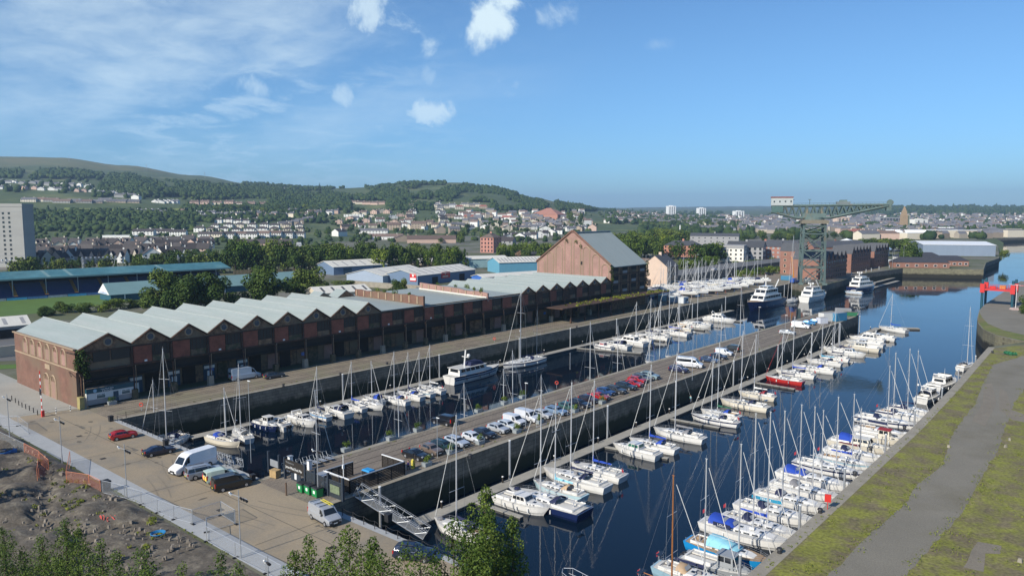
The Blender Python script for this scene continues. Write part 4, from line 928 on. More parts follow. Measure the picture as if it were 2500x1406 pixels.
# large pale shed by the river
t=B('river_shed','large pale blue grey flat sided shed beside the river','shed',2428,632,60,60,10,R(25),mat('river_cladding',(.20,.25,.32),.6,0,.06,.3,stretch=(1,1,.2)),m_whitep,'gablex',2.2,win=False,loc=(*P(2430,626),GZ),parts='nochim')
for i,(px,py,ww,dd,lb) in enumerate([(2365,650,24,12,'dark roofed brick clubhouse nearest the dock corner'),(2318,655,38,10,'long low brick clubhouse with white framed windows'),(2300,640,34,12,'white gabled clubhouse with dark roof behind the low brick one')]):
    B('clubhouse',lb,'clubhouse',px,py,ww,dd,4.,R(30),bq if i<2 else m_white,mat('dark_blue_slate',(.04,.042,.052),.7),'hip',3.6,floors=1,cols=6,scols=2,winw=1.8,group='riverside clubhouses',frame=m_whitep,parts='nochim')
# distant towers and landmarks
def tower(px,py,ph,w,d,label,wall=m_whitep,fl=12,nw=3,cap=True,name='tower_block',cat='tower block'):
    x,y,z=G(px,py); h=(py-ph)/F*fdist(x,y); t=thing(name,label,cat,(x,y,z-1),YAW+R(12))
    m=MB(); m.box(0,0,0,w,d,h); m.build('wall',wall,t)
    for k in range(nw): m=MB(); m.box(-w/2+w*(k+.7)/(nw+.4),-d/2,3,w*.09,.5,h-6); m.build('window_strip',m_slate,t)
    if cap: m=MB(); m.box(0,0,h,w*.4,d*.6,h*.06); m.build('lift_house',wall,t)
    return t
tower(1634,528,503,34,26,'left of two white tower blocks on the distant skyline')
tower(1707,529,508,33,24,'right of two white tower blocks on the distant skyline')
tower(1797,532,515,38,26,'short wide white tower block behind the crane cab')
tower(2046,550,530,36,20,'pink cream tower block seen beneath the crane jib',m_pinkr)
tower(2234,556,535,36,18,'pale blank tower block right of the scaffolded tower',m_white,nw=2)
tower(2165,548,530,80,18,'long grey hospital block left of the scaffolded tower',m_grey,nw=8,cap=False,name='hospital',cat='hospital')
x,y,z=G(2198,559); t=thing('town_hall_tower','tall tapering brown scaffolded tower rising over the distant town','tower',(x,y,z-1),YAW); h=(559-503)/F*fdist(x,y)
m=MB(); w0=.0075*fdist(x,y); m.box(0,0,0,w0,w0,h*.62,tp=.9); m.box(0,0,h*.62,w0*.75,w0*.75,h*.18,tp=.8); m.box(0,0,h*.8,w0*.5,w0*.5,h*.2,tp=.2); m.build('shaft',mat('scaffold_brown',(.34,.24,.14),.9,0,.3,.2,stretch=(1,1,6)),t)
m=MB(); m.box(w0*.7,0,0,w0*.6,w0*.6,h*.62,tp=.5); m.build('scaffold',mat('scaffold_green',(.22,.25,.17),.9,0,.3,.3),t)
# ================= vehicles =================
m_tyre=mat('tyre',(.015,.015,.015),.9,0,.1,3,local=True)
m_rim=mat('alloy',(.45,.46,.48),.35,.6,.05,3)
m_cglass=mat('car_glass',(.012,.016,.02),.06,0,.1,2,spec=.9)
m_plast=mat('black_plastic',(.02,.02,.022),.6,0,.1,3)
m_lampw=mat('headlamp',(.38,.39,.4),.15,0,.05,3); m_lampr=mat('tail_lamp',(.4,.012,.01),.25,0,.05,3)
m_ply=mat('yellow_plate',(.6,.5,.05),.5,0,.05,3)
# profiles: x, belt z (bonnet/boot/shoulder), roof z (None where there is no cabin), half width
KINDS={
 'hatch':dict(L=4.1,W=1.78,H=1.5,belt=.95,st=[(0,.80,.0),(.12,.93,0),(.30,.98,0),(.42,1.0,1.38),(.55,1.0,1.5),(.80,1.0,1.48),(.95,.98,1.28),(1.,.92,0)]),
 'suv':dict(L=4.5,W=1.88,H=1.68,belt=1.05,st=[(0,.85,0),(.10,1.0,0),(.28,1.08,0),(.39,1.1,1.52),(.52,1.1,1.66),(.82,1.1,1.66),(.96,1.08,1.42),(1.,1.0,0)]),
 'estate':dict(L=4.7,W=1.82,H=1.48,belt=.95,st=[(0,.75,0),(.10,.88,0),(.29,.95,0),(.41,.97,1.34),(.53,.97,1.46),(.84,.97,1.44),(.97,.95,1.18),(1.,.9,0)]),
 'saloon':dict(L=4.6,W=1.82,H=1.42,belt=.92,st=[(0,.72,0),(.10,.85,0),(.30,.92,0),(.43,.95,1.28),(.55,.95,1.41),(.70,.95,1.38),(.86,.95,1.03),(1.,.9,0)]),
 'smallvan':dict(L=4.5,W=1.85,H=1.85,belt=1.1,st=[(0,.85,0),(.09,1.02,0),(.24,1.12,0),(.36,1.14,1.72),(.45,1.14,1.84),(.85,1.14,1.84),(.985,1.14,1.78),(1.,1.1,0)]),
 'midvan':dict(L=5.1,W=2.0,H=2.0,belt=1.15,st=[(0,.85,0),(.08,1.02,0),(.20,1.16,0),(.32,1.2,1.84),(.42,1.2,2.0),(.85,1.2,2.0),(.985,1.2,1.95),(1.,1.15,0)]),
 'bigvan':dict(L=6.5,W=2.06,H=2.72,belt=1.35,st=[(0,.9,0),(.06,1.1,0),(.15,1.32,0),(.25,1.38,2.3),(.33,1.38,2.62),(.40,1.38,2.72),(.97,1.38,2.72),(1.,1.3,2.6)]),
 'minibus':dict(L=6.3,W=2.06,H=2.55,belt=1.3,st=[(0,.9,0),(.06,1.1,0),(.15,1.28,0),(.26,1.34,2.2),(.34,1.34,2.45),(.40,1.34,2.55),(.97,1.34,2.55),(1.,1.3,2.45)]),
 'pickup':dict(L=5.2,W=1.86,H=1.8,belt=1.08,st=[(0,.9,0),(.08,1.05,0),(.26,1.1,0),(.35,1.1,1.62),(.45,1.1,1.78),(.80,1.1,1.82),(.97,1.1,1.75),(1.,1.08,0)]),
}
CARS={}
def car_proto(kind):
    K=KINDS[kind]; L_,W_,st=K['L'],K['W'],K['st']; van=kind in('smallvan','midvan','bigvan')
    wr=(W_/2)*(.88 if van or kind=='minibus' else .76)
    t=thing('parked_car','x','car'); body=MB(); rings=[]; info=[]
    for fx,zb,zr in st:
        x=L_/2-fx*L_; hw=W_/2*(1-.13*max(0,(.12-fx)/.12)-.07*max(0,(fx-.92)/.08))
        lo=.32 if fx not in(0,1.) else .45
        if zr: top=[(x,wr*hw/(W_/2),zr-.04),(x,wr*.75*hw/(W_/2),zr)]
        else: top=[(x,hw*.92,zb+.015),(x,hw*.6,zb+.045)]
        s=[(x,hw*.93,lo-.1),(x,hw,lo+.12),(x,hw*1.0,zb-.12),(x,hw*.965,zb)]+top
        rings.append(s+[(a,-b,c) for a,b,c in s[::-1]])
    gl={}
    def mf(j,i): return 0
    n=len(rings[0])
    # split faces: glass faces go to their own meshes
    body.v=[q for r in rings for q in r]
    gm={'side_window':MB(),'windscreen':MB(),'rear_window':MB()}
    for j in range(len(rings)-1):
        zr0,zr1=st[j][2],st[j+1][2]
        for i in range(n):
            k=(i+1)%n; f=[j*n+i,j*n+k,(j+1)*n+k,(j+1)*n+i]
            body.f.append(f); body.m.append(0)
    body.f.append(list(range(n-1,-1,-1))); body.m.append(0); e=(len(rings)-1)*n; body.f.append([e+i for i in range(n)]); body.m.append(0)
    def inset(pts,out,s=.93):
        c=sum((Vector(p) for p in pts),Vector())/len(pts); return [tuple(c+(Vector(p)-c)*s+Vector(out)) for p in pts]
    nr=len(rings)
    for sd in (0,1):
        bi,ti=(3,4) if sd==0 else (n-4,n-5); oy=.012 if sd==0 else -.012; 
        js=[j for j in range(nr-1) if (st[j][2] or st[j+1][2])]
        if van: js=js[:2]
        if kind=='bigvan': js=[j for j in range(nr-1) if st[j+1][2]][:2]
        top=[];bot=[]
        for j in js:
            for q in (j,j+1):
                if q not in [a for a,_ in top]: top.append((q,rings[q][ti] if st[q][2] else rings[q][bi])); bot.append((q,rings[q][bi]))
        if van and kind!='smallvan':  # cab window only
            pass
        poly=[Vector(p) for _,p in bot]+[Vector(p) for _,p in reversed(top) if (p-Vector() if 0 else True)]
        # simple quad strip
        g=MB(); 
        for (qa,ta),(qb,tb_) in zip(top,top[1:]):
            ba,bb_=rings[qa][bi],rings[qb][bi]
            A_,B_,C_,D_=Vector(ba),Vector(bb_),Vector(tb_),Vector(ta)
            # shrink vertically
            def sh(lo,hi,f): return lo+(hi-lo)*f
            quad=[sh(A_,D_,.10),sh(B_,C_,.10),sh(B_,C_,.86),sh(A_,D_,.86)]
            if (D_-A_).length<.05: quad=[sh(A_,B_,.35)+Vector((0,0,.03)),sh(B_,C_,.10),sh(B_,C_,.86)]
            elif (C_-B_).length<.05: quad=[sh(A_,D_,.10),sh(B_,A_,.5)+Vector((0,0,.03)),sh(A_,D_,.86)]
            quad=[q+Vector((0,oy,0)) for q in quad]
            if len(quad)==4: d=(quad[1]-quad[0]).normalized()*.035; quad=[quad[0]+d,quad[1]-d,quad[2]-d,quad[3]+d]
            g.add([tuple(q) for q in quad],[tuple(range(len(quad)))])
        if kind=='minibus':
            x0_,x1_=L_/2-.42*L_,L_/2-.96*L_; yy=(W_/2*.94)*(1 if sd==0 else -1); g=MB(); g.box((x0_+x1_)/2,yy,1.5,abs(x0_-x1_),.16,.62); g.box(L_/2-.30*L_,yy*1.0,1.42,.85,.12,.55)
        g.build('side_window',m_cglass,t)
    def cross(j,name):
        a,b=rings[j],rings[j+1]; idx=[3,4,5,n-6,n-5,n-4]
        lo,hi=(a,b) if st[j+1][2] else (b,a)
        L0,R0=Vector(lo[4 if not st[j][2] or 1 else 3]),Vector(lo[n-5]); L1,R1=Vector(hi[5]),Vector(hi[n-6]); L1=Vector(hi[4]).lerp(L1,.5); R1=Vector(hi[n-5]).lerp(R1,.5)
        nrm=Vector((L1.x-L0.x,0,L1.z-L0.z)); nn=Vector((-nrm.z,0,nrm.x)).normalized(); 
        if nn.z<0: nn=-nn
        q=[L0.lerp(R0,.04),R0.lerp(L0,.04),R1.lerp(L1,.06),L1.lerp(R1,.06)]; 
        q=[q[0].lerp(q[3],.08),q[1].lerp(q[2],.08),q[2].lerp(q[1],.05),q[3].lerp(q[0],.05)]
        g=MB(); g.add([tuple(p+nn*.03) for p in q],[(0,1,2,3)]); g.build(name,m_cglass,t)
    wj=[j for j in range(nr-1) if not st[j][2] and st[j+1][2]][0]; cross(wj,'windscreen')
    rj=[j for j in range(nr-1) if st[j][2] and not st[j+1][2]]
    if rj and not van: cross(rj[0],'rear_window')
    elif van or kind=='minibus': g=MB(); g.box(-L_/2-.005,0,K['belt']+.12,.04,W_*.62,.42); g.build('rear_window',m_cglass,t)
    if kind=='bigvan' or kind=='midvan': pass
    bo=body.build('body','PAINT' if 0 else m_plast,t,False); bo.data.polygons.foreach_set('use_smooth',[False]*len(bo.data.polygons))
    # bumpers, grille, lamps, plates, mirrors, wheels
    g=MB(); g.box(L_/2-.02,0,.3,.16,W_*.78,.24); g.box(L_/2+.0,0,.58,.1,W_*.46,.2); g.build('grille',m_plast,t)
    g=MB(); g.box(-L_/2+.02,0,.3,.18,W_*.84,.22); g.build('rear_bumper',m_plast,t)
    g=MB(); 
    for s in (-1,1): g.box(0,s*(W_/2-.03),.2,L_*.5,.08,.14)
    g.build('sill',m_plast,t)
    for s in (-1,1):
        g=MB(); g.box(L_/2-.13,s*W_*.345,.66,.26,.32,.17); g.build('headlight',m_lampw,t)
        g=MB(); g.box(-L_/2+.07,s*W_*.43,.72,.16,.17,.34 if not van else .6); g.build('tail_light',m_lampr,t)
        g=MB(); g.box(L_/2-st[2][0]*L_-.45,s*(W_/2+.07),K['belt']+.02,.14,.2,.15); g.build('mirror',m_plast,t)
    g=MB(); g.box(L_/2+.06,0,.42,.02,.5,.11); g.build('number_plate',m_whitep,t)
    g=MB(); g.box(-L_/2-.08,0,.55,.03,.5,.11); g.build('number_plate',m_ply,t)
    wh_r=.33 if not kind in('bigvan','minibus','suv','pickup') else .36
    for sx_ in (L_/2-.19*L_+ (0 if L_<5 else .1),-L_/2+.2*L_):
        for s in (-1,1):
            y=s*(W_/2-.1)
            g=MB(); g.tube((sx_,y-.11*s,wh_r),(sx_,y+.115*s,wh_r),wh_r,None,14); w=g.build('wheel',m_tyre,t)
            g=MB(); g.tube((sx_,y+.10*s,wh_r),(sx_,y+.135*s,wh_r),wh_r*.62,None,10); g.build('rim',m_rim,w)
            g=MB(); g.tube((sx_,y-.14*s,wh_r+.02),(sx_,y+.098*s,wh_r+.02),wh_r*1.16,None,14); g.build('wheel_arch',m_plast,w)
    if kind in('estate','suv','pickup','midvan','minibus'):
        for s in (-1,1): g=MB(); g.bar((L_*.02,s*wr*.8,K['H']+.02),(-L_*.36,s*wr*.8,K['H']+.02),.05); g.build('roof_rail',m_plast if kind!='midvan' else m_steelg,t)
    return t
PROTO_ROOTS=[]
def car(kind,px,py,heading,col,label,cat='car',group=None,z=GZ+.03,name=None,gz=None,metal=.3,xy=None,sc=1.):
    if kind not in CARS:
        t=car_proto(kind); reindex_some(t); CARS[kind]=t; PROTO_ROOTS.append(t)
    src=CARS[kind]; c=copy_tree(src); x,y=xy if xy else P(px,py,z if gz is None else gz)
    c.location=(x,y,z); c.rotation_euler=(0,0,heading); c.scale=(sc*1.1,sc*1.1,sc*1.1)
    c.name=name or ('parked_van' if cat=='van' else 'parked_car'); tag(c,label,cat,group)
    pm=paint(col,.28,metal,.8)
    for o in NEWKIDS(c):
        if o.name.startswith('body'):
            key=(kind,pm.name); 
            if key not in BODYM: me=o.data.copy(); me.materials[0]=pm; BODYM[key]=me
            o.data=BODYM[key]
    return c
BODYM={}
def reindex_some(t):
    for o in t.children_recursive:
        CH.setdefault(o.parent.name,[])
        if o not in CH[o.parent.name]: CH[o.parent.name].append(o)
def NEWKIDS(c): return c.children
bpy.context.view_layer.update()
RG='cars parked in a row along the pier'
SILV=(.48,.5,.52);WH=(.75,.76,.78);BLK=(.01,.011,.014);NAV=(.012,.02,.07);REDC=(.45,.015,.02);GRY=(.09,.1,.11);BLU=(.02,.06,.18)
row=[('saloon',1015,1118,BLK,'black saloon with pale wheels nearest the slatted bin store'),('hatch',1054,1106,(.2,.15,.12),'bronze hatchback beside the black saloon at the near end of the row'),('estate',1083,1096,(.02,.05,.06),'dark green estate with silver window trim third in the pier row'),
 ('estate',1115,1086,(.5,.55,.62),'pale silver blue estate with roof rails parked between dark and white cars'),('hatch',1155,1076,WH,'white hatchback in the pier row beside a planter'),('hatch',1183,1066,(.015,.02,.035),'dark blue black hatchback between two pale cars'),('hatch',1216,1054,SILV,'silver hatchback with bright sides just before the small white cars'),
 ('hatch',1240,1046,(.62,.66,.68),'pale silver hatchback just before the white small van'),('smallvan',1256,1036,WH,'small plain white van in the pier row'),('midvan',1288,1026,WH,'white camper van with dark side windows in the pier row'),('hatch',1325,1019,(.5,.52,.55),'silver car just beyond the white camper van'),
 ('estate',1358,1010,(.22,.32,.45),'steel blue estate beyond the camper van'),('hatch',1387,1000,(.05,.12,.11),'dark teal hatchback by the planter in mid row'),('estate',1415,992,(.012,.016,.03),'blue black estate with bright wheels in mid row'),('hatch',1437,982,(.03,.02,.03),'very dark plum hatchback before the first red car'),
 ('saloon',1462,974,REDC,'bright red saloon beside a tall planter on the pier'),('hatch',1479,963,BLU,'blue hatchback just beyond the planter side red car'),('estate',1503,958,(.05,.055,.06),'charcoal estate in the far half of the row'),('estate',1528,949,(.02,.035,.05),'dark slate estate left of the far red pair'),
 ('saloon',1545,942,(.42,.02,.035),'deep red saloon, nearer one of the touching red pair'),('hatch',1556,934,REDC,'red hatchback, farther one of the touching red pair'),('estate',1567,928,(.13,.15,.16),'dark grey estate beyond the red pair'),('suv',1586,924,(.25,.34,.36),'pale grey green four by four at the far end of the row')]
for i,(k,px,py,c,lb) in enumerate(row):
    car(k,px,py,R(-2+random.Random(i).uniform(-4,4)),c,lb,'car',RG)
car('suv',1657,908,R(8),(.01,.015,.06),'dark navy car parked in front of the white minibus','car')
car('minibus',1684,896,R(14),WH,'white minibus with long dark windows parked across the pier','minibus',metal=0)
car('estate',1733,884,R(3),(.03,.06,.13),'blue estate just beyond the white minibus','car')
car('hatch',1755,876,R(2),(.012,.018,.04),'dark hatchback tucked behind the blue estate','car')
car('smallvan',1768,867,R(3),WH,'small white van parked before the dark van on the pier','van',metal=0)
car('smallvan',1786,857,R(180),(.03,.035,.04),'dark van beyond the small white van','van')
car('estate',1922,816,R(2),(.5,.53,.55),'silver estate parked alone far out on the pier','car')
car('midvan',1955,801,R(3),(.76,.75,.72),'long white motorhome on the far part of the pier','motorhome',metal=0,sc=1.12)
car('hatch',1975,793,R(10),(.03,.2,.42),'bright blue hatchback nearer the motorhome','car'); car('hatch',1993,789,R(8),(.02,.15,.36),'blue hatchback behind the other blue one at the pier end','car')
car('smallvan',1083,1035,R(188),(.012,.014,.02),'dark blue black van alone on the left edge of the pier','van')
# quay and yard
car('bigvan',598,925,R(84),(.42,.5,.58),'silver blue panel van parked by the warehouse columns','van',sc=1.06)
car('estate',669,922,R(84),(.05,.065,.085),'dark grey estate ahead of the silver van by the warehouse','car')
car('hatch',301,1070,R(83),(.5,.018,.02),'red hatchback alone in the yard','car')
car('saloon',388,1108,R(82),(.01,.014,.04),'dark navy coupe behind the big white van','car')
car('bigvan',472,1146,R(-82),(.8,.8,.8),'large white high roofed van parked at the dock edge','van',metal=0,sc=1.05)
car('pickup',500,1162,R(80),(.36,.39,.43),'silver pickup truck with hard cover beside the white van','pickup truck')
car('smallvan',540,1172,R(80),(.52,.62,.52),'pale green small van with yellow chevron rear','van',metal=0)
car('midvan',566,1190,R(80),(.008,.009,.009),'black van last in the yard row','van')
van=car('midvan',793,1270,R(-6),(.42,.44,.47),'silver van with yellow ladder on its roof rack','van')
g=MB(); g.bar((-1.6,.35,2.12),(.9,.35,2.12),.07); g.bar((-1.6,.7,2.12),(.9,.7,2.12),.07)
for k in range(8): g.bar((-1.5+k*.33,.35,2.12),(-1.5+k*.33,.7,2.12),.05)
g.build('ladder',mat('ladder_yellow',(.6,.5,.02),.5),van)
g=MB(); 
for x in (-2,-.9,.2): g.bar((x,-.85,2.06),(x,.85,2.06),.06)
g.build('roof_rack',m_plast,van)
gv=[o for o in bpy.data.objects if o.get('label','').startswith('pale green small')][0]
g=MB(); 
for k in range(4): g.bar((-2.29,-.75+k*.4,.6),(-2.29,-.5+k*.4,1.1),.14,m=k%2)
g.build('chevron_panel',[mat('chev_yellow',(.7,.6,.03),.5),m_redp],gv)
car('suv',1012,1362,R(28),(.012,.02,.05),'dark blue car half hidden by the foreground tree','car')
car('saloon',4,826,R(62),(.015,.02,.04),'dark car at the far left edge behind the warehouse','car')
for k,(px,py,cl,lb) in enumerate([(1604,683,WH,'white van below the cream corner house'),(1646,679,REDC,'red car beside the corner house'),(1744,661,WH,'white car climbing the raised road'),(1578,686,WH,'white car next to the storehouse corner')]):
    car('smallvan' if k==0 else 'hatch',px,py,R(84),cl,lb,'van' if k==0 else 'car',z=GZ+4.45,gz=GZ+4.4)
for k,(px,py,cl,lb) in enumerate([(1857,663,(.02,.02,.025),'dark car by the bushes near the boatyard'),(1905,662,WH,'white car left of the brick block at the boatyard'),(1877,672,BLK,'black four by four parked behind the stored boats'),(2175,640,WH,'white van left of the dock corner trees'),(2188,641,SILV,'silver van right beside the white one near the trees')]):
    car('suv' if k!=3 else 'midvan',px,py,R(40),cl,lb,'car' if k not in(3,4) else 'van')
for t in PROTO_ROOTS:
    for o in list(t.children_recursive)+[t]: bpy.data.objects.remove(o)
# ================= pontoons =================
m_deck=mat('pontoon_deck',(.31,.295,.255),.9,0,.12,.4,fine=(3,.12)); m_float=mat('pontoon_float',(.05,.05,.048),.8,0,.3,.6)
m_alu=mat('aluminium',(.62,.64,.67),.4,.5,.06,1)
def pontoon(label,x0,y0,x1,y1,w=2.6,group='pontoons',piles=(),h=.55,posts=0):
    L_=math.hypot(x1-x0,y1-y0); t=thing('pontoon',label,'pontoon',(x0,y0,0),math.atan2(y1-y0,x1-x0),group)
    m=MB(); m.box(L_/2,0,-.3,L_,w*.9,.3+h-.08); m.build('float',m_float,t)
    m=MB(); m.box(L_/2,0,h-.08,L_+.1,w,.12); m.build('deck',m_deck,t)
    for k in range(posts):
        m=MB(); m.box(L_*(k+.5)/posts,w*.38,h+.04,.22,.22,1.0); m.box(L_*(k+.5)/posts,w*.38,h+1.04,.26,.26,.15,1); m.build('service_post',[m_black,m_whitep],t)
    return t
pontoon('long right hand pontoon below the pier wall',-81.6,73,-81.6,321,2.5,posts=17)
pontoon('end pontoon reaching out past the pier head',-80.3,323.5,-69,330,3)
pontoon('long left hand pontoon between quay wall and moored boats',-148.6,73,-148.6,334,2.6,posts=12)
pontoon('pontoon running along the foot of the right quay wall',-36.3,66,-37.2,262,1.6)
pontoon('far pontoon of the river end by the large yachts',-128,470,-128,545,2.6)
pontoon('narrow pontoon beyond the small blue fishing boat',*P(2112,696,.5),*P(2182,678,.5),2.2)
fing=[(-80.3,123.4,-67.5,125.2,'finger pontoon beside the wheelhouse motor boat'),(-80.3,197.2,-69.5,196.5,'finger pontoon below the red hulled yacht'),(-147.4,208,-126,214,'finger pontoon by the red windowed cabin boat'),(-48,134.6,-37,132.6,'finger pontoon beside the long white yacht at the right quay'),
 (-80.3,106,-70.5,106.3,'finger pontoon right of the big blue yacht'),(-80.3,150,-69,150.5,'finger pontoon by the yacht with green cover'),(-80.3,86,-71,86,'finger pontoon beside the near motor cruiser'),(-80.3,232,-70.5,232,'finger pontoon among the middle yachts'),(-80.3,262,-70.5,262,'finger pontoon among the farther yachts'),(-80.3,292,-70.5,292,'finger pontoon before the far motor boats'),
 (-147.4,103,-139.5,103,'finger pontoon by the outboard cruiser'),(-147.4,122,-139.5,122,'finger pontoon among the small left yachts'),(-147.4,240,-132,240,'finger pontoon by the square sterned white yacht'),(-147.4,272,-132,272,'finger pontoon by the farther cruisers'),(-147.4,303,-130,303,'finger pontoon before the navy superyacht')]
for x0,y0,x1,y1,lb in fing: pontoon(lb,x0,y0,x1,y1,.95,'finger pontoons',h=.45)
def pile(x,y,z0,z1,r,label,group='mooring piles'):
    t=thing('mooring_pile',label,'pile',(x,y,0),0,group); m=MB(); m.tube((0,0,-4.5),(0,0,z1),r,None,10); m.build('tube',m_steelg,t); m=MB(); m.tube((0,0,z1),(0,0,z1+.12),r*1.1,None,10); m.build('cap',m_whitep,t)
for k,y in enumerate([71,101,133,163,196,228,258,287,312]): pile(-86.2,y,0,5.75,.2,f'steel guide pile against the pier wall, {nth(k+1)} from the dock head')
for k,y in enumerate([84,116,150,186,214,244,276,306,340,378,415]): pile(-154.6,y,0,5.7,.2,f'steel guide pile against the warehouse quay, {nth(k+1)} from the dock head')
for k,(px,py) in enumerate([(2019,690),(2034,687),(2072,683),(2108,676),(2121,673),(2140,668),(2165,664),(2186,661)]): 
    x,y=P(px,py,2); pile(x+1.5,y,0,7.,.3,f'white pile along the crane side quay, {nth(k+1)} from the crane','far piles')
for k,y in enumerate([84,104,124,148,170,196,222,246]): pile(-35.4 if y<200 else -36.6,y,0,6.0,.18,f'pile rising at the lip of the right quay, {nth(k+1)} from the bottom','right quay piles')
# ================= boats =================
m_gel=mat('white_gelcoat',(.70,.69,.655),.28,0,.03,.5,obj=.06,coat=.3,local=True)
m_gelc=mat('cream_gelcoat',(.66,.61,.50),.3,0,.03,.5,obj=.05,coat=.3,local=True)
m_deckw=mat('deck_offwhite',(.57,.555,.51),.7,0,.07,1.,local=True,obj=.05)
m_teak=mat('teak',(.33,.23,.14),.8,0,.2,2,stretch=(1,8,1),local=True)
m_anti=mat('antifoul_dark',(.03,.03,.04),.7,0,.1,1,local=True)
m_ant={'dark':m_anti,'red':mat('antifoul_red',(.28,.04,.025),.7),'blue':mat('antifoul_blue',(.03,.1,.25),.7),'green':mat('antifoul_green',(.03,.13,.08),.7)}
m_mast=mat('anodised_mast',(.56,.57,.58),.35,.3,.05,1,local=True)
m_wood=mat('varnished_spar',(.33,.13,.04),.4,0,.15,2,local=True)
m_wire=mat('steel_wire',(.45,.46,.47),.4,.6,0,1)
m_bwin=mat('boat_window',(.015,.018,.022),.08,0,0,1,spec=.8)
m_fend=mat('fender_white',(.7,.7,.68),.5,0,.05,1)
HC={'white':m_gel,'cream':m_gelc,'navy':paint((.01,.02,.075),.2,0,.8,'navy_gelcoat'),'red':paint((.42,.025,.02),.25,0,.8,'red_gelcoat'),'blue':paint((.012,.24,.55),.3,0,.6,'bright_blue_gelcoat'),'paleblue':paint((.27,.42,.5),.4,0,.4,'pale_blue_gelcoat'),
 'grey':paint((.28,.3,.31),.5,0,.2,'grey_gelcoat'),'black':paint((.012,.012,.014),.25,0,.6,'black_gelcoat'),'lblue':paint((.45,.62,.66),.3,0,.4,'light_blue_gelcoat')}
CC={'blue':mat('canvas_blue',(.012,.055,.36),.85,0,.12,2,local=True),'navy':mat('canvas_navy',(.012,.018,.06),.85,0,.15,2,local=True),'green':mat('canvas_green',(.02,.11,.06),.85,0,.12,2,local=True),'red':mat('canvas_red',(.3,.02,.03),.85,0,.12,2,local=True),
 'grey':mat('canvas_grey',(.2,.2,.21),.85,0,.12,2,local=True),'tan':mat('canvas_tan',(.45,.32,.2),.85,0,.12,2,local=True),'sky':mat('canvas_sky',(.25,.55,.66),.8,0,.1,2,local=True),'white':mat('canvas_white',(.6,.6,.58),.85,0,.08,2,local=True),'maroon':mat('canvas_maroon',(.09,.012,.03),.85,0,.12,2,local=True),'teal':mat('canvas_teal',(.01,.22,.36),.85,0,.12,2,local=True),'tarp':mat('tarp_blue',(.06,.16,.45),.6,0,.25,1.2,bump=.5,local=True)}
def hull(t,L,Bm,fb,hc,stripe=None,rake=.9,stern=.74,anti='dark',flare=.0,deckm=None,name='hull',mid=.45):
    n=14; rings=[]; sheer=[]
    for i in range(n+1):
        s=i/n; b=Bm/2*(1-max(0,(s-mid)/(1-mid))**2.3)*(stern+(1-stern)*math.sin(min(1,s/mid)*PI/2)); b=max(b,.04)
        zs=fb*(1.0+.30*max(0,s-.3)**1.6+.03*(1-s)); x=-L/2+s*L
        def xx(z): return x-rake*(1-max(0,z)/zs)*s**5 + (.35*(z/zs)*(1-s)**8 if stern>.5 else 0)*-1
        wl=b*(.90-flare-.12*s); 
        half=[(xx(zs),b,zs),(xx(zs*.78),b*(.99-flare*.3),zs*.78),(xx(zs*.35),b*(.96-flare*.7),zs*.35),(xx(.14),wl*1.0,.14),(xx(0),wl*.96,0.0),(xx(0),wl*.6,-.35),(xx(0),0.01,-.5)]
        rings.append(half+[(a,-c,d) for a,c,d in half[::-1]]); sheer.append((x,b,zs))
    N=len(rings[0])
    def mf(j,i):
        if i<0: return 0
        k=i if i<N/2 else N-2-i
        return {0:1,1:0,2:0,3:2,4:3,5:3,6:3}.get(k,0)
    m=MB(); m.loft(rings,0,True,True,mf)
    # open the top: faces linking sheer to sheer are last i=N-1
    m2=MB(); m2.v=m.v; 
    for f,mm_ in zip(m.f,m.m): m2.f.append(f); m2.m.append(mm_)
    sm=HC.get(stripe) or CC.get(stripe) or HC[hc]
    h=m2.build(name,[HC[hc],sm,(CC['navy'] if hc in('white','cream') else m_fend) if stripe else HC[hc],m_ant[anti]],t,False)
    d=MB(); P_=[(x,b*.985,z+.03) for x,b,z in sheer]; Q_=[(x,-b*.985,z+.03) for x,b,z in sheer]; C_=[(x,0,z+.03+.05*b) for x,b,z in sheer]
    for i in range(n):
        d.add([P_[i],P_[i+1],C_[i+1],C_[i]],[(3,2,1,0)]); d.add([Q_[i],Q_[i+1],C_[i+1],C_[i]],[(0,1,2,3)])
    dk=d.build('deck',deckm or m_deckw,t)
    f=lambda s:(-L/2+s*L, sheer[min(n,int(round(s*n)))][1], sheer[min(n,int(round(s*n)))][2])
    return h,dk,f
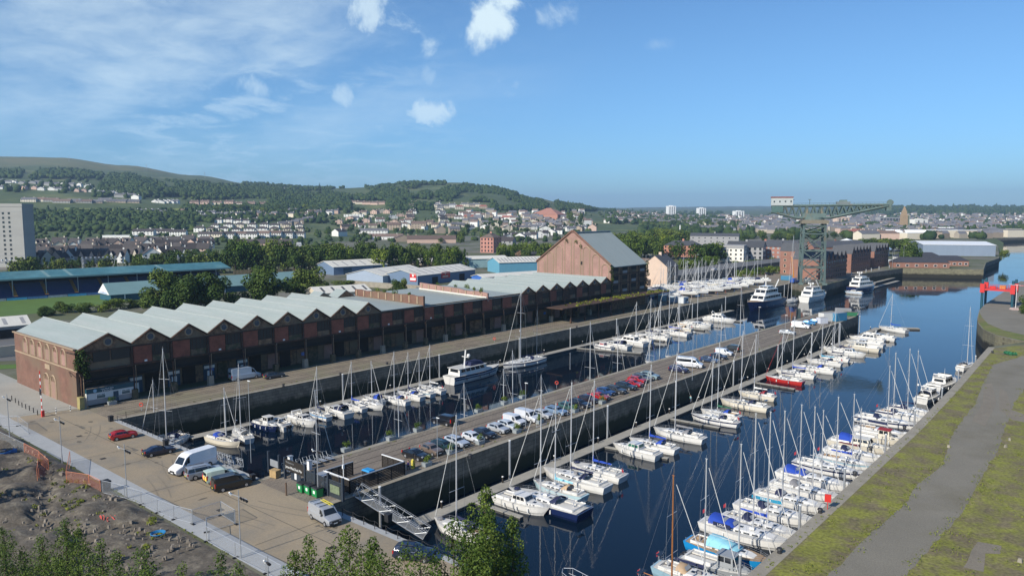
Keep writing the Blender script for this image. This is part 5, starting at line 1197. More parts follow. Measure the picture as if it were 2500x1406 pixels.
def coach(t,f,s0,s1,wid,h,matm,name='coachroof',front=.45,winm=None,nwin=2,wh=.16,hatch=2,back=.02):
    "raised cabin top between stations s0 (aft) and s1 (forward)"
    rings=[]; K=7
    for i in range(K):
        u=i/(K-1); s=s0+(s1-s0)*u; x,b,z=f(s); w=min(wid/2,b*.72)*(1-.35*u**2); hh=h*(1-u**3*front) if i<K-1 else .06
        if i==0: hh=h*.97
        rings.append([(x,w,z-.02),(x,w*.93,z+hh*.75),(x,w*.75,z+hh),(x,-w*.75,z+hh),(x,-w*.93,z+hh*.75),(x,-w,z-.02)])
    m=MB(); m.loft(rings,0,True,True); c=m.build(name,matm,t)
    if winm:
        for sd in (1,-1):
            for k in range(nwin):
                a=.10+.62*k/nwin; b_=a+.62/nwin*.72
                def pt(u,v):
                    q=u*(K-1); i=min(K-2,int(q)); g=q-i; A=Vector(rings[i][0 if sd>0 else 5]).lerp(Vector(rings[i+1][0 if sd>0 else 5]),g); B_=Vector(rings[i][1 if sd>0 else 4]).lerp(Vector(rings[i+1][1 if sd>0 else 4]),g); return A.lerp(B_,v)+Vector((0,sd*.015,0))
                m=MB(); m.add([tuple(pt(a,.35)),tuple(pt(b_,.35)),tuple(pt(b_,.9)),tuple(pt(a,.9))],[(0,1,2,3)]); m.build('window',winm,c)
    for k in range(hatch):
        u=.25+.5*k/max(1,hatch-1) if hatch>1 else .5; q=u*(K-1); i=int(q); x=rings[i][0][0]; z=rings[i][2][2]; m=MB(); m.box(x,0,z+.0,.5,.5,.05); m.build('hatch',m_bwin,c)
    return c,rings
def rail(t,f,s0,s1,h=.6,n=5,both=True,close=True):
    m=MB(); pts={}
    for sd in (1,-1):
        pts[sd]=[]
        for k in range(n+1): s=s0+(s1-s0)*k/n; x,b,z=f(s); pts[sd].append((x,sd*b*.94,z)); m.tube((x,sd*b*.94,z),(x,sd*b*.94,z+h),.017,None,4)
        for a,b in zip(pts[sd],pts[sd][1:]):
            for q in (h,h*.5): m.tube((a[0],a[1],a[2]+q),(b[0],b[1],b[2]+q),.013,None,3,cap=False)
    if close: a,b=pts[1][-1],pts[-1][-1]; m.tube((a[0],a[1],a[2]+h),(b[0]+.0,b[1],b[2]+h),.02,None,4)
    return m.build('guard_rail',m_alu,t)
def rig(t,f,L,sm,H,r=.085,boom=True,cover=None,furl='white',wood=False,mz=None,spreads=2,radar=False,fore=True,boomlen=.36,bh=1.35,x=None,shr=True):
    x0,b0,z0=f(sm); x0=x if x is not None else x0; top=Vector((x0-.12,0,z0+H)); base=Vector((x0,0,z0))
    m=MB(); m.tube(base,top,r,r*.6,8); m.tube(top,top+Vector((0,0,.5)),.015,None,3); m.box(top.x,0,top.z,.35,.06,.05); mt=m.build('mast',m_wood if wood else m_mast,t)
    w=MB()
    for k in range(spreads):
        u=(k+1)/(spreads+.95); p=base.lerp(top,u); q=MB(); sp=min(b0*.85,.2*H*.5)*(1-.2*k)
        q.bar((p.x-.1,-sp,p.z),(p.x-.1,sp,p.z),.05); q.build('spreader',m_mast,mt)
        if shr:
            for sd in(1,-1):
                w.tube((p.x-.1,sd*sp,p.z),(x0-.15,sd*b0*.92,z0) if k==0 else (x0-.1,sd*min(b0*.85,.1*H),base.lerp(top,k/(spreads+.95)).z),.012,None,3,cap=False)
                if k==spreads-1: w.tube((p.x-.1,sd*sp,p.z),top,.012,None,3,cap=False)
    bx,bb,bz=f(1.); ax,ab,az=f(0.)
    if fore:
        w.tube((ax+.2,0,az+.4),top,.012,None,3,cap=False)
        q=MB(); ft=Vector((bx-.25,0,bz+.3)); q.tube(ft,ft.lerp(top,.93),.055 if furl else .014,.035 if furl else .012,6); q.build('furled_sail',CC.get(furl) or m_wire,t)
    if w.v: w.build('rigging',m_wire,t)
    if boom:
        e=Vector((x0-L*boomlen,0,z0+bh+.1)); s_=Vector((x0-.1,0,z0+bh)); q=MB(); q.tube(s_,e,.06,None,6); bo=q.build('boom',m_wood if wood else m_mast,t)
        if cover:
            q=MB(); n_=7; rings=[]
            for i in range(n_+1):
                u=i/n_; p=s_.lerp(e,u*.97+.01); hh=.34*(1-.55*u)+.03*math.sin(i*2.3); ww=.15*(1-.4*u)
                rings.append([(p.x,ww,p.z-.06),(p.x,ww*.8,p.z+hh*.6),(p.x,0,p.z+hh),(p.x,-ww*.8,p.z+hh*.6),(p.x,-ww,p.z-.06)])
            q.loft(rings); q.tube((x0-.1,0,z0+bh-.1),(x0-.05,0,z0+bh+1.1),.16,.08,6); q.build('sail_cover',CC[cover],bo)
    if radar: q=MB(); q.tube((x0+.25,0,z0+H*.42),(x0+.25,0,z0+H*.42+.45),.2,None,8); q.build('radar',m_gel,mt)
    return mt
def hood(t,f,s,w,h,c,ln=1.1,win=True,name='spray_hood'):
    x,b,z=f(s); w=min(w,b*1.5); n=7; rings=[]
    for k,(dx,hf) in enumerate([(0,.12),(-.35*ln,.75),(-.7*ln,1.0),(-ln,1.0)]):
        rings.append([(x+dx,w/2*math.cos(PI*i/n)*(1 if hf>.5 else .9),z+.35+h*hf*math.sin(PI*i/n)**.6) for i in range(n+1)])
    m=MB(); m.loft(rings,0,False,False); o=m.build(name,CC[c],t,True)
    if win: m=MB(); m.add([(x-.06,-w*.3,z+.42+h*.25),(x-.06,w*.3,z+.42+h*.25),(x-.30*ln,w*.25,z+.4+h*.78),(x-.30*ln,-w*.25,z+.4+h*.78)],[(0,1,2,3)]); m.build('hood_window',mat('clear_vinyl',(.35,.37,.38),.2),o)
    return o
def cockpit(t,f,s0,s1,w,teak=False,wheel=True):
    x0,b,z=f(s0); x1,_,_=f(s1); w=min(w,b*1.55)
    m=MB(); l=x1-x0; 
    m.box((x0+x1)/2,0,z+.075,l*.96,w*.42,.02,1)
    for sd in (1,-1): m.box((x0+x1)/2,sd*w*.36,z+.05,l,w*.26,.22,0)
    for sd in (1,-1): m.box((x0+x1)/2,sd*w*.52,z+.03,l,.1,.42,2)
    m.box(x0,0,z+.05,.12,w,.35,2)
    c=m.build('cockpit',[m_teak if teak else m_deckw,m_teak if teak else mat('cockpit_sole',(.2,.18,.16),.8),m_gel],t)
    if wheel:
        q=MB(); n=10; cx_=x0+l*.28
        for i in range(n): a,b_=2*PI*i/n,2*PI*(i+1)/n; q.tube((cx_,.42*math.cos(a),z+.75+.42*math.sin(a)),(cx_,.42*math.cos(b_),z+.75+.42*math.sin(b_)),.03,None,4)
        q.tube((cx_-.1,0,z+.1),(cx_-.1,0,z+.8),.1,None,6); q.build('steering_wheel',m_alu,c)
    return c
def fenders(t,f,ss,side=(1,-1),c=None):
    for s in ss:
        for sd in side:
            x,b,z=f(s); m=MB(); m.tube((x,sd*(b+.12),z*.35),(x,sd*(b+.12),z*.35+.6),.12,.1,6); m.build('fender',c or m_fend,t)
def yacht(label,px,py,L=10.,head=PI,hc='white',cover=None,hoodc='navy',top=None,stripe=None,group=None,z=0.,xy=None,mast=True,sm=.56,H=None,wood=False,radar=False,furl='white',mizzen=False,deckm=None,anti='dark',tarp=None,modern=False,extra=None,detail=2,name='sailing_yacht',canopy=None,rot=None,toppx=None):
    r=random.Random(hash_(label)); x,y=xy if xy else P(px,py,z+1.); Bm=L*.31+.45; fb=.75+L*.035
    head+= r.uniform(-.03,.03)
    if cover is None and mast and z<1 and r.random()<.45: cover=r.choice(['white','navy','grey','navy'])
    t=thing(name,label,'yacht',(x,y,z),head,group)
    h,dk,f=hull(t,L,Bm,fb,hc,stripe,rake=.9 if not modern else .35,stern=.62 if not modern else .86,anti=anti,deckm=deckm)
    cr,rg=coach(t,f,.36,.80 if not modern else .74,Bm*.6,.30+L*.012,m_gel if hc!='cream' else m_gelc,winm=m_bwin,nwin=3 if L>9 else 2)
    cockpit(t,f,.06,.33,Bm*.8,teak=r.random()<.4,wheel=L>9.5)
    if mast:
        mx,_,mz_=f(sm); c_,s_=math.cos(head),math.sin(head); wx,wy=x+mx*c_,y+mx*s_
        if top is not None: H=ztop(wx,wy,top)-mz_-z
        H=H or L*1.25
        rig(t,f,L,sm,H,.088+L*.003,True,cover,furl,wood,None,2 if L>9 else 1,radar)
        if mizzen: rig(t,f,L*.55,.14,H*.68,.06,True,cover,None,wood,None,1,False,False)
    if hoodc: hood(t,f,.385,Bm*.58,.62+L*.01,hoodc,ln=1.0+L*.03)
    if canopy: hood(t,f,.30,Bm*.66,1.0,canopy,ln=L*.2,name='cockpit_tent')
    if z<1:
        x1_,b1_,z1_=f(.5); q=MB(); q.box(x1_+r.uniform(-.4,.8),r.uniform(-.2,.2),z1_+.42+L*.01,.75,.45,.28,tp=.85); q.build('liferaft',m_gel if r.random()<.6 else CC['grey'],t)
        x2_,b2_,z2_=f(.3)
        for sd in (1,-1): q=MB(); q.tube((x2_,sd*b2_*.62,z2_+.4),(x2_,sd*b2_*.62,z2_+.6),.1,.08,7); q.build('winch',m_alu,t)
        if r.random()<.4: x3_,b3_,z3_=f(0.); q=MB(); q.add([(x3_-.1,.5,z3_+1.5),(x3_-.5,.55,z3_+1.1),(x3_-.45,.5,z3_+.6),(x3_-.05,.5,z3_+.95)],[(0,1,2,3)]); q.bar((x3_,.5,z3_),(x3_-.1,.5,z3_+1.55),.03,m=1); q.build('ensign',[CC['red'],m_alu],t)
        if r.random()<.35: x3_,b3_,z3_=f(0.04); q=MB(); q.box(x3_,0,z3_+1.5,.7,1.5,.04); q.bar((x3_,-.7,z3_),(x3_,-.7,z3_+1.5),.04,m=1); q.bar((x3_,.7,z3_),(x3_,.7,z3_+1.5),.04,m=1); q.build('solar_panel',[m_bwin,m_alu],t)
        if r.random()<.3: x3_,b3_,z3_=f(.88); q=MB(); q.ball(x3_,0,z3_+.2,.55,0,8,5,.5); q.build('dinghy_bundle',CC[r.choice(['grey','white','navy'])],t)
    if detail>1:
        rail(t,f,.0,.97,.58,6); fenders(t,f,(.3,.62),(1,-1) if detail>2 else (1,))
    if tarp: x0,b0,z0=f(.5); hood(t,f,.62,Bm*.9,1.1,tarp,ln=L*.36,win=False,name='tarpaulin')
    if extra: extra(t,f,L)
    return t
def hash_(s): 
    v=7
    for c in s: v=(v*131+ord(c))%1000003
    return v
def flank(m,a,b,c,d): m.add([a,b,c,d],[(0,1,2,3)])
def cabin(t,x0,x1,w,z,h,rk0=.3,rk1=.6,taper=.86,matm=None,win=True,name='cabin',wf=.55,wn=3,roofc=None,over=.1,glass=None):
    """boxy deckhouse from x0 (aft) to x1 (fore) with slanting windscreen and separate windows"""
    m=MB(); a=w/2; b=a*taper; matm=matm or m_gel
    B_=[(x0,a,z),(x1,a*.92,z),(x1,-a*.92,z),(x0,-a,z)]; T_=[(x0+rk0,b,z+h),(x1-rk1,b*.9,z+h),(x1-rk1,-b*.9,z+h),(x0+rk0,-b,z+h)]
    m.add(B_+T_,[(0,1,5,4),(1,2,6,5),(2,3,7,6),(3,0,4,7),(4,5,6,7)]); c=m.build(name,matm,t)
    rm=MB(); rm.box((x0+rk0+x1-rk1)/2,0,z+h,(x1-rk1)-(x0+rk0)+over*2,b*2+over,.08); rm.build('roof',roofc or matm,c)
    def q(p,u,v): 
        A,B2,C_,D_=[Vector(k) for k in p]; return A.lerp(B2,u).lerp(D_.lerp(C_,u),v)
    if win:
        g=glass or m_bwin
        for sd in (0,1):
            fc=(B_[0],B_[1],T_[1],T_[0]) if sd==0 else (B_[3],B_[2],T_[2],T_[3]); o=Vector((0,.02 if sd==0 else -.02,0))
            for k in range(wn):
                u0=.06+.88*k/wn; u1=u0+.88/wn*.86; m=MB(); m.add([tuple(q(fc,u0,1-wf)+o),tuple(q(fc,u1,1-wf)+o),tuple(q(fc,u1,.92)+o),tuple(q(fc,u0,.92)+o)],[(0,1,2,3)]); m.build('window',g,c)
        fc=(B_[1],B_[2],T_[2],T_[1]); o=Vector((.03,0,.02))
        for k in range(2): u0=.06+.45*k; u1=u0+.41; m=MB(); m.add([tuple(q(fc,u0,1-wf)+o),tuple(q(fc,u1,1-wf)+o),tuple(q(fc,u1,.93)+o),tuple(q(fc,u0,.93)+o)],[(0,1,2,3)]); m.build('windscreen',g,c)
        fc=(B_[0],B_[3],T_[3],T_[0]); o=Vector((-.03,0,0)); m=MB(); m.add([tuple(q(fc,.15,1-wf)+o),tuple(q(fc,.85,1-wf)+o),tuple(q(fc,.85,.93)+o),tuple(q(fc,.15,.93)+o)],[(0,1,2,3)]); m.build('rear_window',g,c)
    return c
def cruiser(label,px,py,L=9.,head=PI,hc='white',style='sport',canopy=None,group=None,z=0.,xy=None,stripe=None,roofc=None,anti='dark',outb=0,name='motor_cruiser',cat='motor boat',fb=None,glass=None,wood=False,mast=None,flagc=None):
    x,y=xy if xy else P(px,py,z+1.); r=random.Random(hash_(label)); head+=r.uniform(-.02,.02); Bm=L*.27+.75; fb=fb or .8+L*.045
    t=thing(name,label,cat,(x,y,z),head,group)
    h,dk,f=hull(t,L,Bm,fb,hc,stripe,rake=L*.11,stern=.9,anti=anti,flare=.1,mid=.42)
    zd=f(.3)[2]+.02; sup=m_gelc if hc=='cream' else (HC['grey'] if hc=='grey' else m_gel)
    if style=='sport':
        coach(t,f,.45,.86,Bm*.66,.42,sup,winm=m_bwin,nwin=2,hatch=2)
        cabin(t,-L*.06,L*.16,Bm*.74,zd+.2,.62,.1,.6,.8,sup,wf=.7,wn=2); cockpit(t,f,.06,.44,Bm*.85,wheel=False)
        m=MB(); m.bar((-L*.22,-Bm*.38,zd),(-L*.28,-Bm*.34,zd+1.35),.16); m.bar((-L*.22,Bm*.38,zd),(-L*.28,Bm*.34,zd+1.35),.16); m.bar((-L*.28,-Bm*.36,zd+1.35),(-L*.28,Bm*.36,zd+1.35),.2); m.build('radar_arch',sup,t)
    elif style=='fly':
        coach(t,f,.5,.88,Bm*.62,.4,sup,winm=None,hatch=2)
        cabin(t,-L*.24,L*.17,Bm*.76,zd,1.35,.0,1.1,.84,sup,wf=.55,wn=3)
        m=MB(); zz=zd+1.42; m.box(-L*.1,0,zz,L*.28,Bm*.62,.12); m.build('flybridge_deck',m_deckw,t)
        m=MB(); 
        for sd in (1,-1): m.box(-L*.09,sd*Bm*.32,zz,L*.28,.1,.5)
        m.box(L*.05,0,zz,.12,Bm*.62,.62); m.build('flybridge_coaming',sup,t); m=MB(); m.box(L*.045+.1,0,zz+.5,.05,Bm*.5,.3); m.build('flybridge_screen',m_bwin,t)
        m=MB(); m.box(-L*.10,0,zz+.1,.5,Bm*.4,.45); m.build('seat',CC['white'],t)
        m=MB(); m.bar((-L*.2,-Bm*.3,zz),(-L*.26,-Bm*.26,zz+1.1),.14); m.bar((-L*.2,Bm*.3,zz),(-L*.26,Bm*.26,zz+1.1),.14); m.bar((-L*.26,-Bm*.26,zz+1.1),(-L*.26,Bm*.26,zz+1.1),.2); m.ball(-L*.26,0,zz+1.4,.26,0,8,5,.7); m.build('radar_arch',sup,t)
        cockpit(t,f,.03,.26,Bm*.85,wheel=False)
    elif style=='wheel':
        coach(t,f,.62,.9,Bm*.6,.5,sup,winm=m_bwin,nwin=2,hatch=1)
        cabin(t,-L*.02,L*.2,Bm*.62,zd,1.75,.05,.15,.9,sup if not wood else m_wood,wf=.45,wn=2,roofc=roofc,glass=glass,over=.25); cockpit(t,f,.05,.42,Bm*.85,wheel=False)
    elif style=='cabin':
        coach(t,f,.55,.9,Bm*.6,.4,sup,winm=m_bwin,nwin=2,hatch=1)
        cabin(t,-L*.16,L*.16,Bm*.72,zd,1.15,.25,.7,.84,sup,wf=.5,wn=3,roofc=roofc,glass=glass); cockpit(t,f,.04,.32,Bm*.85,wheel=False)
    if canopy: hood(t,f,.42,Bm*.72,1.25,canopy,ln=L*.27,win=False,name='cockpit_canopy')
    rail(t,f,.45,.97,.62,5); fenders(t,f,(.25,.5,.7),(1,-1))
    for k in range(outb): 
        m=MB(); yy=(k-(outb-1)/2)*.7; m.box(-L/2-.35,yy,.75,.55,.42,.6); m.box(-L/2-.3,yy,-.2,.2,.16,1.0); m.build('outboard',m_plast,t)
    if mast: m=MB(); m.tube((0,0,zd+1.7),(0,0,zd+1.7+mast),.04,.02,5); m.build('aerial_mast',m_whitep,t)
    return t
Y,M_=yacht,cruiser; ER='yachts berthed on the right hand pontoon'; EL='boats berthed on the left hand pontoon'; EQ='boats bow-in to the right quay'; EP='boats on the near side of the left basin'
# --- right hand pontoon, bows towards the pontoon (heading -x) ---
Y('white yacht with bare mast half hidden by the foreground tree',1122,1290,10.5,PI,top=1014,hoodc='navy',group=ER,anti='red')
M_('white cabin cruiser with pointed bow out, nearest the tree',1278,1228,10,0,style='cabin',anti='red',group=ER)
def bluecover(t,f,L): pass
Y('large navy hulled yacht with navy spray hood and white stern',1330,1222,15.,PI,'navy',None,'navy',top=952,group=ER,radar=False,modern=True,stripe='white' if 0 else None,detail=3)
Y('light blue hulled small yacht with tan spray hood',1362,1192,10.5,PI,'lblue','sky','tan',top=985,group=ER)
Y('long white ketch style yacht with navy hood and wheel',1402,1166,13.5,PI,'white',None,'navy',top=934,group=ER,mizzen=False,detail=3,furl='white')
Y('white yacht with bright blue sail cover and square stern',1455,1146,11,PI,'white','blue',None,top=930,group=ER,modern=True)
M_('white motor boat with green wheelhouse windows by the finger',1550,1098,10,PI,style='cabin',glass=mat('green_glass',(.02,.12,.08),.3),group=ER,stripe='green' if 0 else None)
Y('white yacht with blue spray hood beside the green windowed boat',1592,1083,10.5,PI,'white','blue','blue',top=891,group=ER)
Y('white yacht with grey hood and blue sail flapping forward',1655,1058,11.5,PI,'white','grey','grey',top=864,group=ER)
Y('white yacht with navy hood, blue stripe and dinghy astern',1743,1022,11.,PI,'white',None,'navy',top=870,group=ER,stripe='navy',detail=3)
Y('small white yacht under a green sail cover',1757,1008,9.5,PI,'white','green','blue',top=838,group=ER)
Y('cream white yacht with navy sprayhood and dinghy on the stern',1815,985,12,PI,'cream',None,'navy',top=809,group=ER,detail=3)
Y('pale pink white yacht with red cockpit covers',1846,962,9.5,PI,'cream',None,'red',top=818,group=ER)
Y('red hulled yacht with white deck and flag at the bow',1913,925,10.5,PI,'red',None,None,top=813,group=ER,furl='red',wood=False)
Y('white yacht with bright blue foresail bag behind the red one',1940,910,11,PI,'white','blue','navy',top=773,group=ER)
Y('white yacht with wide blue hood under two crossed masts',1985,898,12,PI,'white',None,'blue',top=814,group=ER,radar=True)
Y('white yacht wearing a long bright blue sail cover',2010,882,10.5,PI,'white','teal','navy',top=783,group=ER)
Y('small white yacht next to the long blue sail cover',2035,872,9,PI,'white',None,'grey',top=800,group=ER,radar=True)
M_('white fishing cruiser with raised bow and dark stern',2075,862,10,0,style='cabin',group=ER)
Y('white yacht partly behind the fishing cruiser',2053,858,10,PI,'white',None,'white',top=790,group=ER)
M_('long cream yellow cabin boat with maroon bow bundle',2100,848,12,PI,'cream',style='cabin',group=ER)
Y('white yacht squeezed before the cream yellow boat, tall mast',2040,852,9,PI,'white','grey',None,top=755,group=ER)
M_('long low white sports boat with sharp bow',2110,838,12.5,PI,style='sport',group=ER)
M_('white sports cruiser with tall radar arch near pontoon end',2115,827,12,PI,style='fly',group=ER)
M_('white sports cruiser last in the row with square stern',2145,823,11,PI,style='sport',group=ER)
Y('sleek white yacht with blue sail on its boom at pontoon end',2137,812,12,R(160),'white','blue',None,top=718,xy=(-76,319),group=ER)
# --- left hand pontoon ---
Y('white yacht with navy canopy close to the yard railings',462,1082,10,R(-62),'white',None,'navy',top=852,group=EL,furl=None,xy=(-147.5,66.5+1.5))
Y('small yacht with short mast at the dock corner',440,1070,8,R(-80),'white','navy',None,top=927,xy=(-152.5,68),group=EL)
Y('cream hulled yacht with blue bundle in the cockpit',548,1072,9.5,R(8),'cream',None,'blue',top=947,group=EL,canopy=None)
Y('white yacht with red waterline beside the cream hulled one',590,1058,9,R(170),'white',None,'white',top=890,group=EL,anti='red')
M_('navy hulled open boat with small white wheelhouse',657,1050,8,0,'navy',style='wheel',group=EL,xy=(-143.6,87.5))
M_('white cruiser with twin black outboards and a windscreen',676,1033,8.2,PI,style='sport',outb=2,group=EL)
M_('sleek white motor cruiser with smooth long foredeck',740,1024,9.5,0,style='sport',group=EL)
Y('small yacht with bright blue hull band behind sleek cruiser',778,1010,7.5,PI,'white','navy',None,top=897,group=EL,stripe='blue')
M_('white cruiser under a large navy cockpit canopy',820,1002,9.5,PI,style='sport',canopy='navy',group=EL)
Y('white yacht with royal blue boom cover at the left pontoon',862,990,8,PI,'white','blue',None,top=883,group=EL)
Y('white yacht with low grey cabin between two blue covers',905,985,9,0,'white',None,None,top=882,group=EL)
M_('white cabin boat with tall bright blue canopy',912,975,6.5,PI,style='cabin',canopy='blue',group=EL)
Y('white yacht with round portholes and small blue cloth',966,973,8.5,PI,'white',None,'blue',top=860,group=EL)
Y('white yacht with bright blue hood and grey cover',1000,962,9,PI,'white','navy','blue',top=862,group=EL)
Y('white yacht with pale blue hull band left of the trawler yacht',1027,954,9,PI,'white',None,None,top=860,group=EL,stripe='paleblue',toppx=0)
Y('white yacht tucked beside the stern of the trawler yacht',1053,947,9,PI,'white','white',None,top=842,group=EL)
# trawler yacht
def bigyacht(label,x,y,L,Bm,head,fb,hc,stripe=None,tiers=(),name='motor_yacht',mastz=None,mastx=0,boomc=None,group=None,anti='dark',band=None,domes=2,cat='motor yacht',bow_rail=True,fly=None):
    t=thing(name,label,cat,(x,y,0),head,group)
    h,dk,f=hull(t,L,Bm,fb,hc,stripe,rake=L*.09,stern=.88,anti=anti,flare=.12,mid=.5,deckm=m_teak if L>25 else m_deckw)
    if band:
        for sd in (1,-1):
            m=MB()
            for k in range(12):
                a,b=f(k/14),f((k+1)/14); m.add([(a[0],sd*(a[1]+.03),a[2]*.55),(b[0],sd*(b[1]+.03),b[2]*.55),(b[0],sd*(b[1]+.03),b[2]*.72),(a[0],sd*(a[1]+.03),a[2]*.72)],[(0,1,2,3)])
            m.build('hull_band',HC[band],t)
    z=f(.4)[2]
    for (x0,x1,w,hh,rk0,rk1,wn) in tiers:
        cabin(t,x0,x1,w,z,hh,rk0,rk1,.93,m_gel,wf=.52,wn=wn,name='deckhouse',over=.5); z+=hh+.08
    if mastz:
        m=MB(); m.bar((mastx-.6,0,z),(mastx,0,z+mastz),.35); m.box(mastx,0,z+mastz*.55,.3,2.6,.15); ms=m.build('radar_mast',m_gel,t)
        for k in range(domes): m=MB(); m.ball(mastx,(-1+2*k)*1.15,z+mastz*.55+.6,.5,0,10,6); m.build('radar_dome',m_gel,ms)
    if boomc: m=MB(); m.bar((boomc,Bm*.2,z-1.5),(boomc-3.5,Bm*.25,z+2.6),.4); m.build('tender_crane',m_gel,t)
    rail(t,f,.55,.98,1.,8); fenders(t,f,(.2,.45,.65),(1,-1),m_plast)
    return t
t=bigyacht('white trawler style motor yacht with navy band and canvas flybridge',-143.2,153,20.5,5.2,R(90),2.2,'white','navy',[(-8.6,3.5,4.4,1.9,.2,1.6,5)],mastz=4.4,mastx=-4,band='navy',group=None,domes=1)
m=MB(); m.box(-1.,0,4.3,5.4,3.3,.9,tp=.8); m.build('canvas_cover',CC['navy'],t)
Y('large white ocean ketch moored bow towards the near end',1275,893,17.5,R(-92),'white',None,'navy',top=708,xy=(-144.4,175.4),stripe='navy',mizzen=True,radar=True,detail=3)
# farther left boats
M_('small white cabin boat with red side windows',1456,850,8,PI,style='cabin',glass=mat('red_glass',(.3,.03,.05),.3),stripe='navy',xy=(-140.6,211.3+2),group=EL)
M_('white flybridge cruiser with navy stern canopy',1498,850,12.5,PI,style='sport',canopy='navy',xy=(-139.5,218.5),group=EL)
M_('larger white flybridge cruiser stern towards the pier',1545,830,14,PI,style='fly',xy=(-139,227),group=EL)
Y('white yacht beside the larger flybridge cruiser with twin masts',1590,826,12,PI,'white',None,'grey',top=738,group=EL,xy=(-140,235),mizzen=True)
Y('dark sterned white catamaran like yacht with grey cockpit',1606,815,14,PI,'white','navy','grey',top=729,xy=(-138.6,243),group=EL,modern=True)
Y('white yacht lying behind with short pale mast',1628,808,10,PI,'white',None,'white',top=755,xy=(-141,250),group=EL)
Y('bright white yacht with broad square stern and blue boom cover',1655,806,15,PI,'white','blue','navy',top=640,xy=(-138,256),group=EL,modern=True,anti='blue')
Y('cream motor sailer with yellowish covers and radar pole',1698,800,10.5,PI,'cream','tan','tan',top=690,xy=(-140,266.5),group=EL,radar=True)
M_('white sports cruiser with long raked foredeck pointing at pier',1735,790,13.5,0,style='sport',xy=(-138.5,277),group=EL)
Y('white yacht with tall tan mast behind the sports cruiser',1722,786,11.5,PI,'white',None,None,top=638,xy=(-140.5,284),group=EL)
M_('white flybridge cruiser with swept arch nearest the superyacht',1790,775,14,0,style='fly',xy=(-138,299),group=EL)
sy=bigyacht('navy hulled superyacht with tall white superstructure and radar domes',-141.5,354,36,8.2,R(-92),4.0,'navy',None,[(-12,8.5,7.2,2.5,.3,2.0,9),(-9,5.5,6.2,2.6,.6,1.6,6),(-5.5,2.0,4.6,1.3,.6,1.2,2)],name='superyacht',mastz=5.5,mastx=-1,boomc=-8,cat='superyacht')
Y('white yacht with furled blue boom between the two superyachts',1925,747,13,R(-90),'white','navy','navy',top=575,xy=(-140.5,384+4),mizzen=False)
bigyacht('all white superyacht seen from its stern near the crane',*(-133.5,402),25,6.6,R(84),3.0,'white',None,[(-10,7,6.,2.4,.6,3.0,6),(-8.5,2.,5,2.,.8,1.8,3)],name='superyacht',mastz=2.2,mastx=-5.5,boomc=7.5,cat='superyacht',group=None)
bigyacht('white superyacht with navy hull sides beyond the crane',-127.5,466,27,7,R(78),3.3,'navy','white',[(-10.5,7,6.2,2.5,.4,2.4,6),(-9,3,5.2,2.2,.4,1.8,4),(-6.5,0,4.,.9,.4,.9,0)],name='superyacht',mastz=2.6,mastx=-5,cat='superyacht')
M_('white tender with blue hull stripe moored before the far superyacht',2035,722,9.5,PI,style='cabin',stripe='blue',xy=(-127.5,447),group=None)
M_('small bright blue fishing boat with white wheelhouse by far pontoon',2108,702,8,R(80),'blue',style='wheel',anti='red')
# boats lying against the pier in the left basin: mostly masts over the pier edge
for px,y,top,L_,cv,lb in [(803,74.5,952,9,'blue','yacht with blue boom cover showing only its mast before the sign'),(936,93,950,9,None,'yacht on the left side of the pier with blue line up its mast'),(1053,111,935,9.5,'blue','white yacht by the dark van on the pier edge'),(1129,123.5,900,10,'navy','white yacht with raked forestay left of the planters'),(1142,126.5,856,11,'navy','taller masted yacht with navy boom cover left of the planters'),(1194,137,916,9,None,'yacht with short mast behind the pier edge'),
   (1300,157,786,11,'navy','white ketch rigged yacht with navy boom cover at the pier edge'),(1384,170,795,11,None,'yacht with wide spreaders between the two blue boats')]:
    yy=y; Y(lb,0,0,L_,R(90+random.Random(int(px)).uniform(-2,2)) ,'white',cv,None,top=top,xy=(-107.6,yy),group=EP,sm=.56)
M_('small white boat under a bright blue tent canopy by the pier',1420,925,9,R(90),style='cabin',canopy='blue',xy=(-107.5,177),group=EP,mast=None)
Y('yacht with slim mast and blue furled foresail past the tent boat',1450,905,10,R(90),'white',None,None,top=787,xy=(-107.8,187),furl='blue',group=EP)
Y('white yacht with tall mast and bow pointing at the warehouse',1528,893,11.5,R(178),'white',None,'navy',top=737,xy=(-110.5,199.5),group=EP)
Y('white yacht with pale forestay right of the bow-on yacht',1575,880,11,R(178),'white','navy','navy',top=738,xy=(-110.3,211),group=EP)
Y('white yacht with long bright blue boom cover near the minibus',1640,864,11,R(90),'white','teal','teal',top=744,xy=(-107.,232),group=EP)
Y('white yacht with slanting pale forestay behind the blue cover',1690,846,11,R(90),'white',None,None,top=700,xy=(-107.,247),group=EP)
M_('white sports boat with sharp bow just showing over the pier',1727,833,10,R(180),style='sport',xy=(-108,262),group=EP)
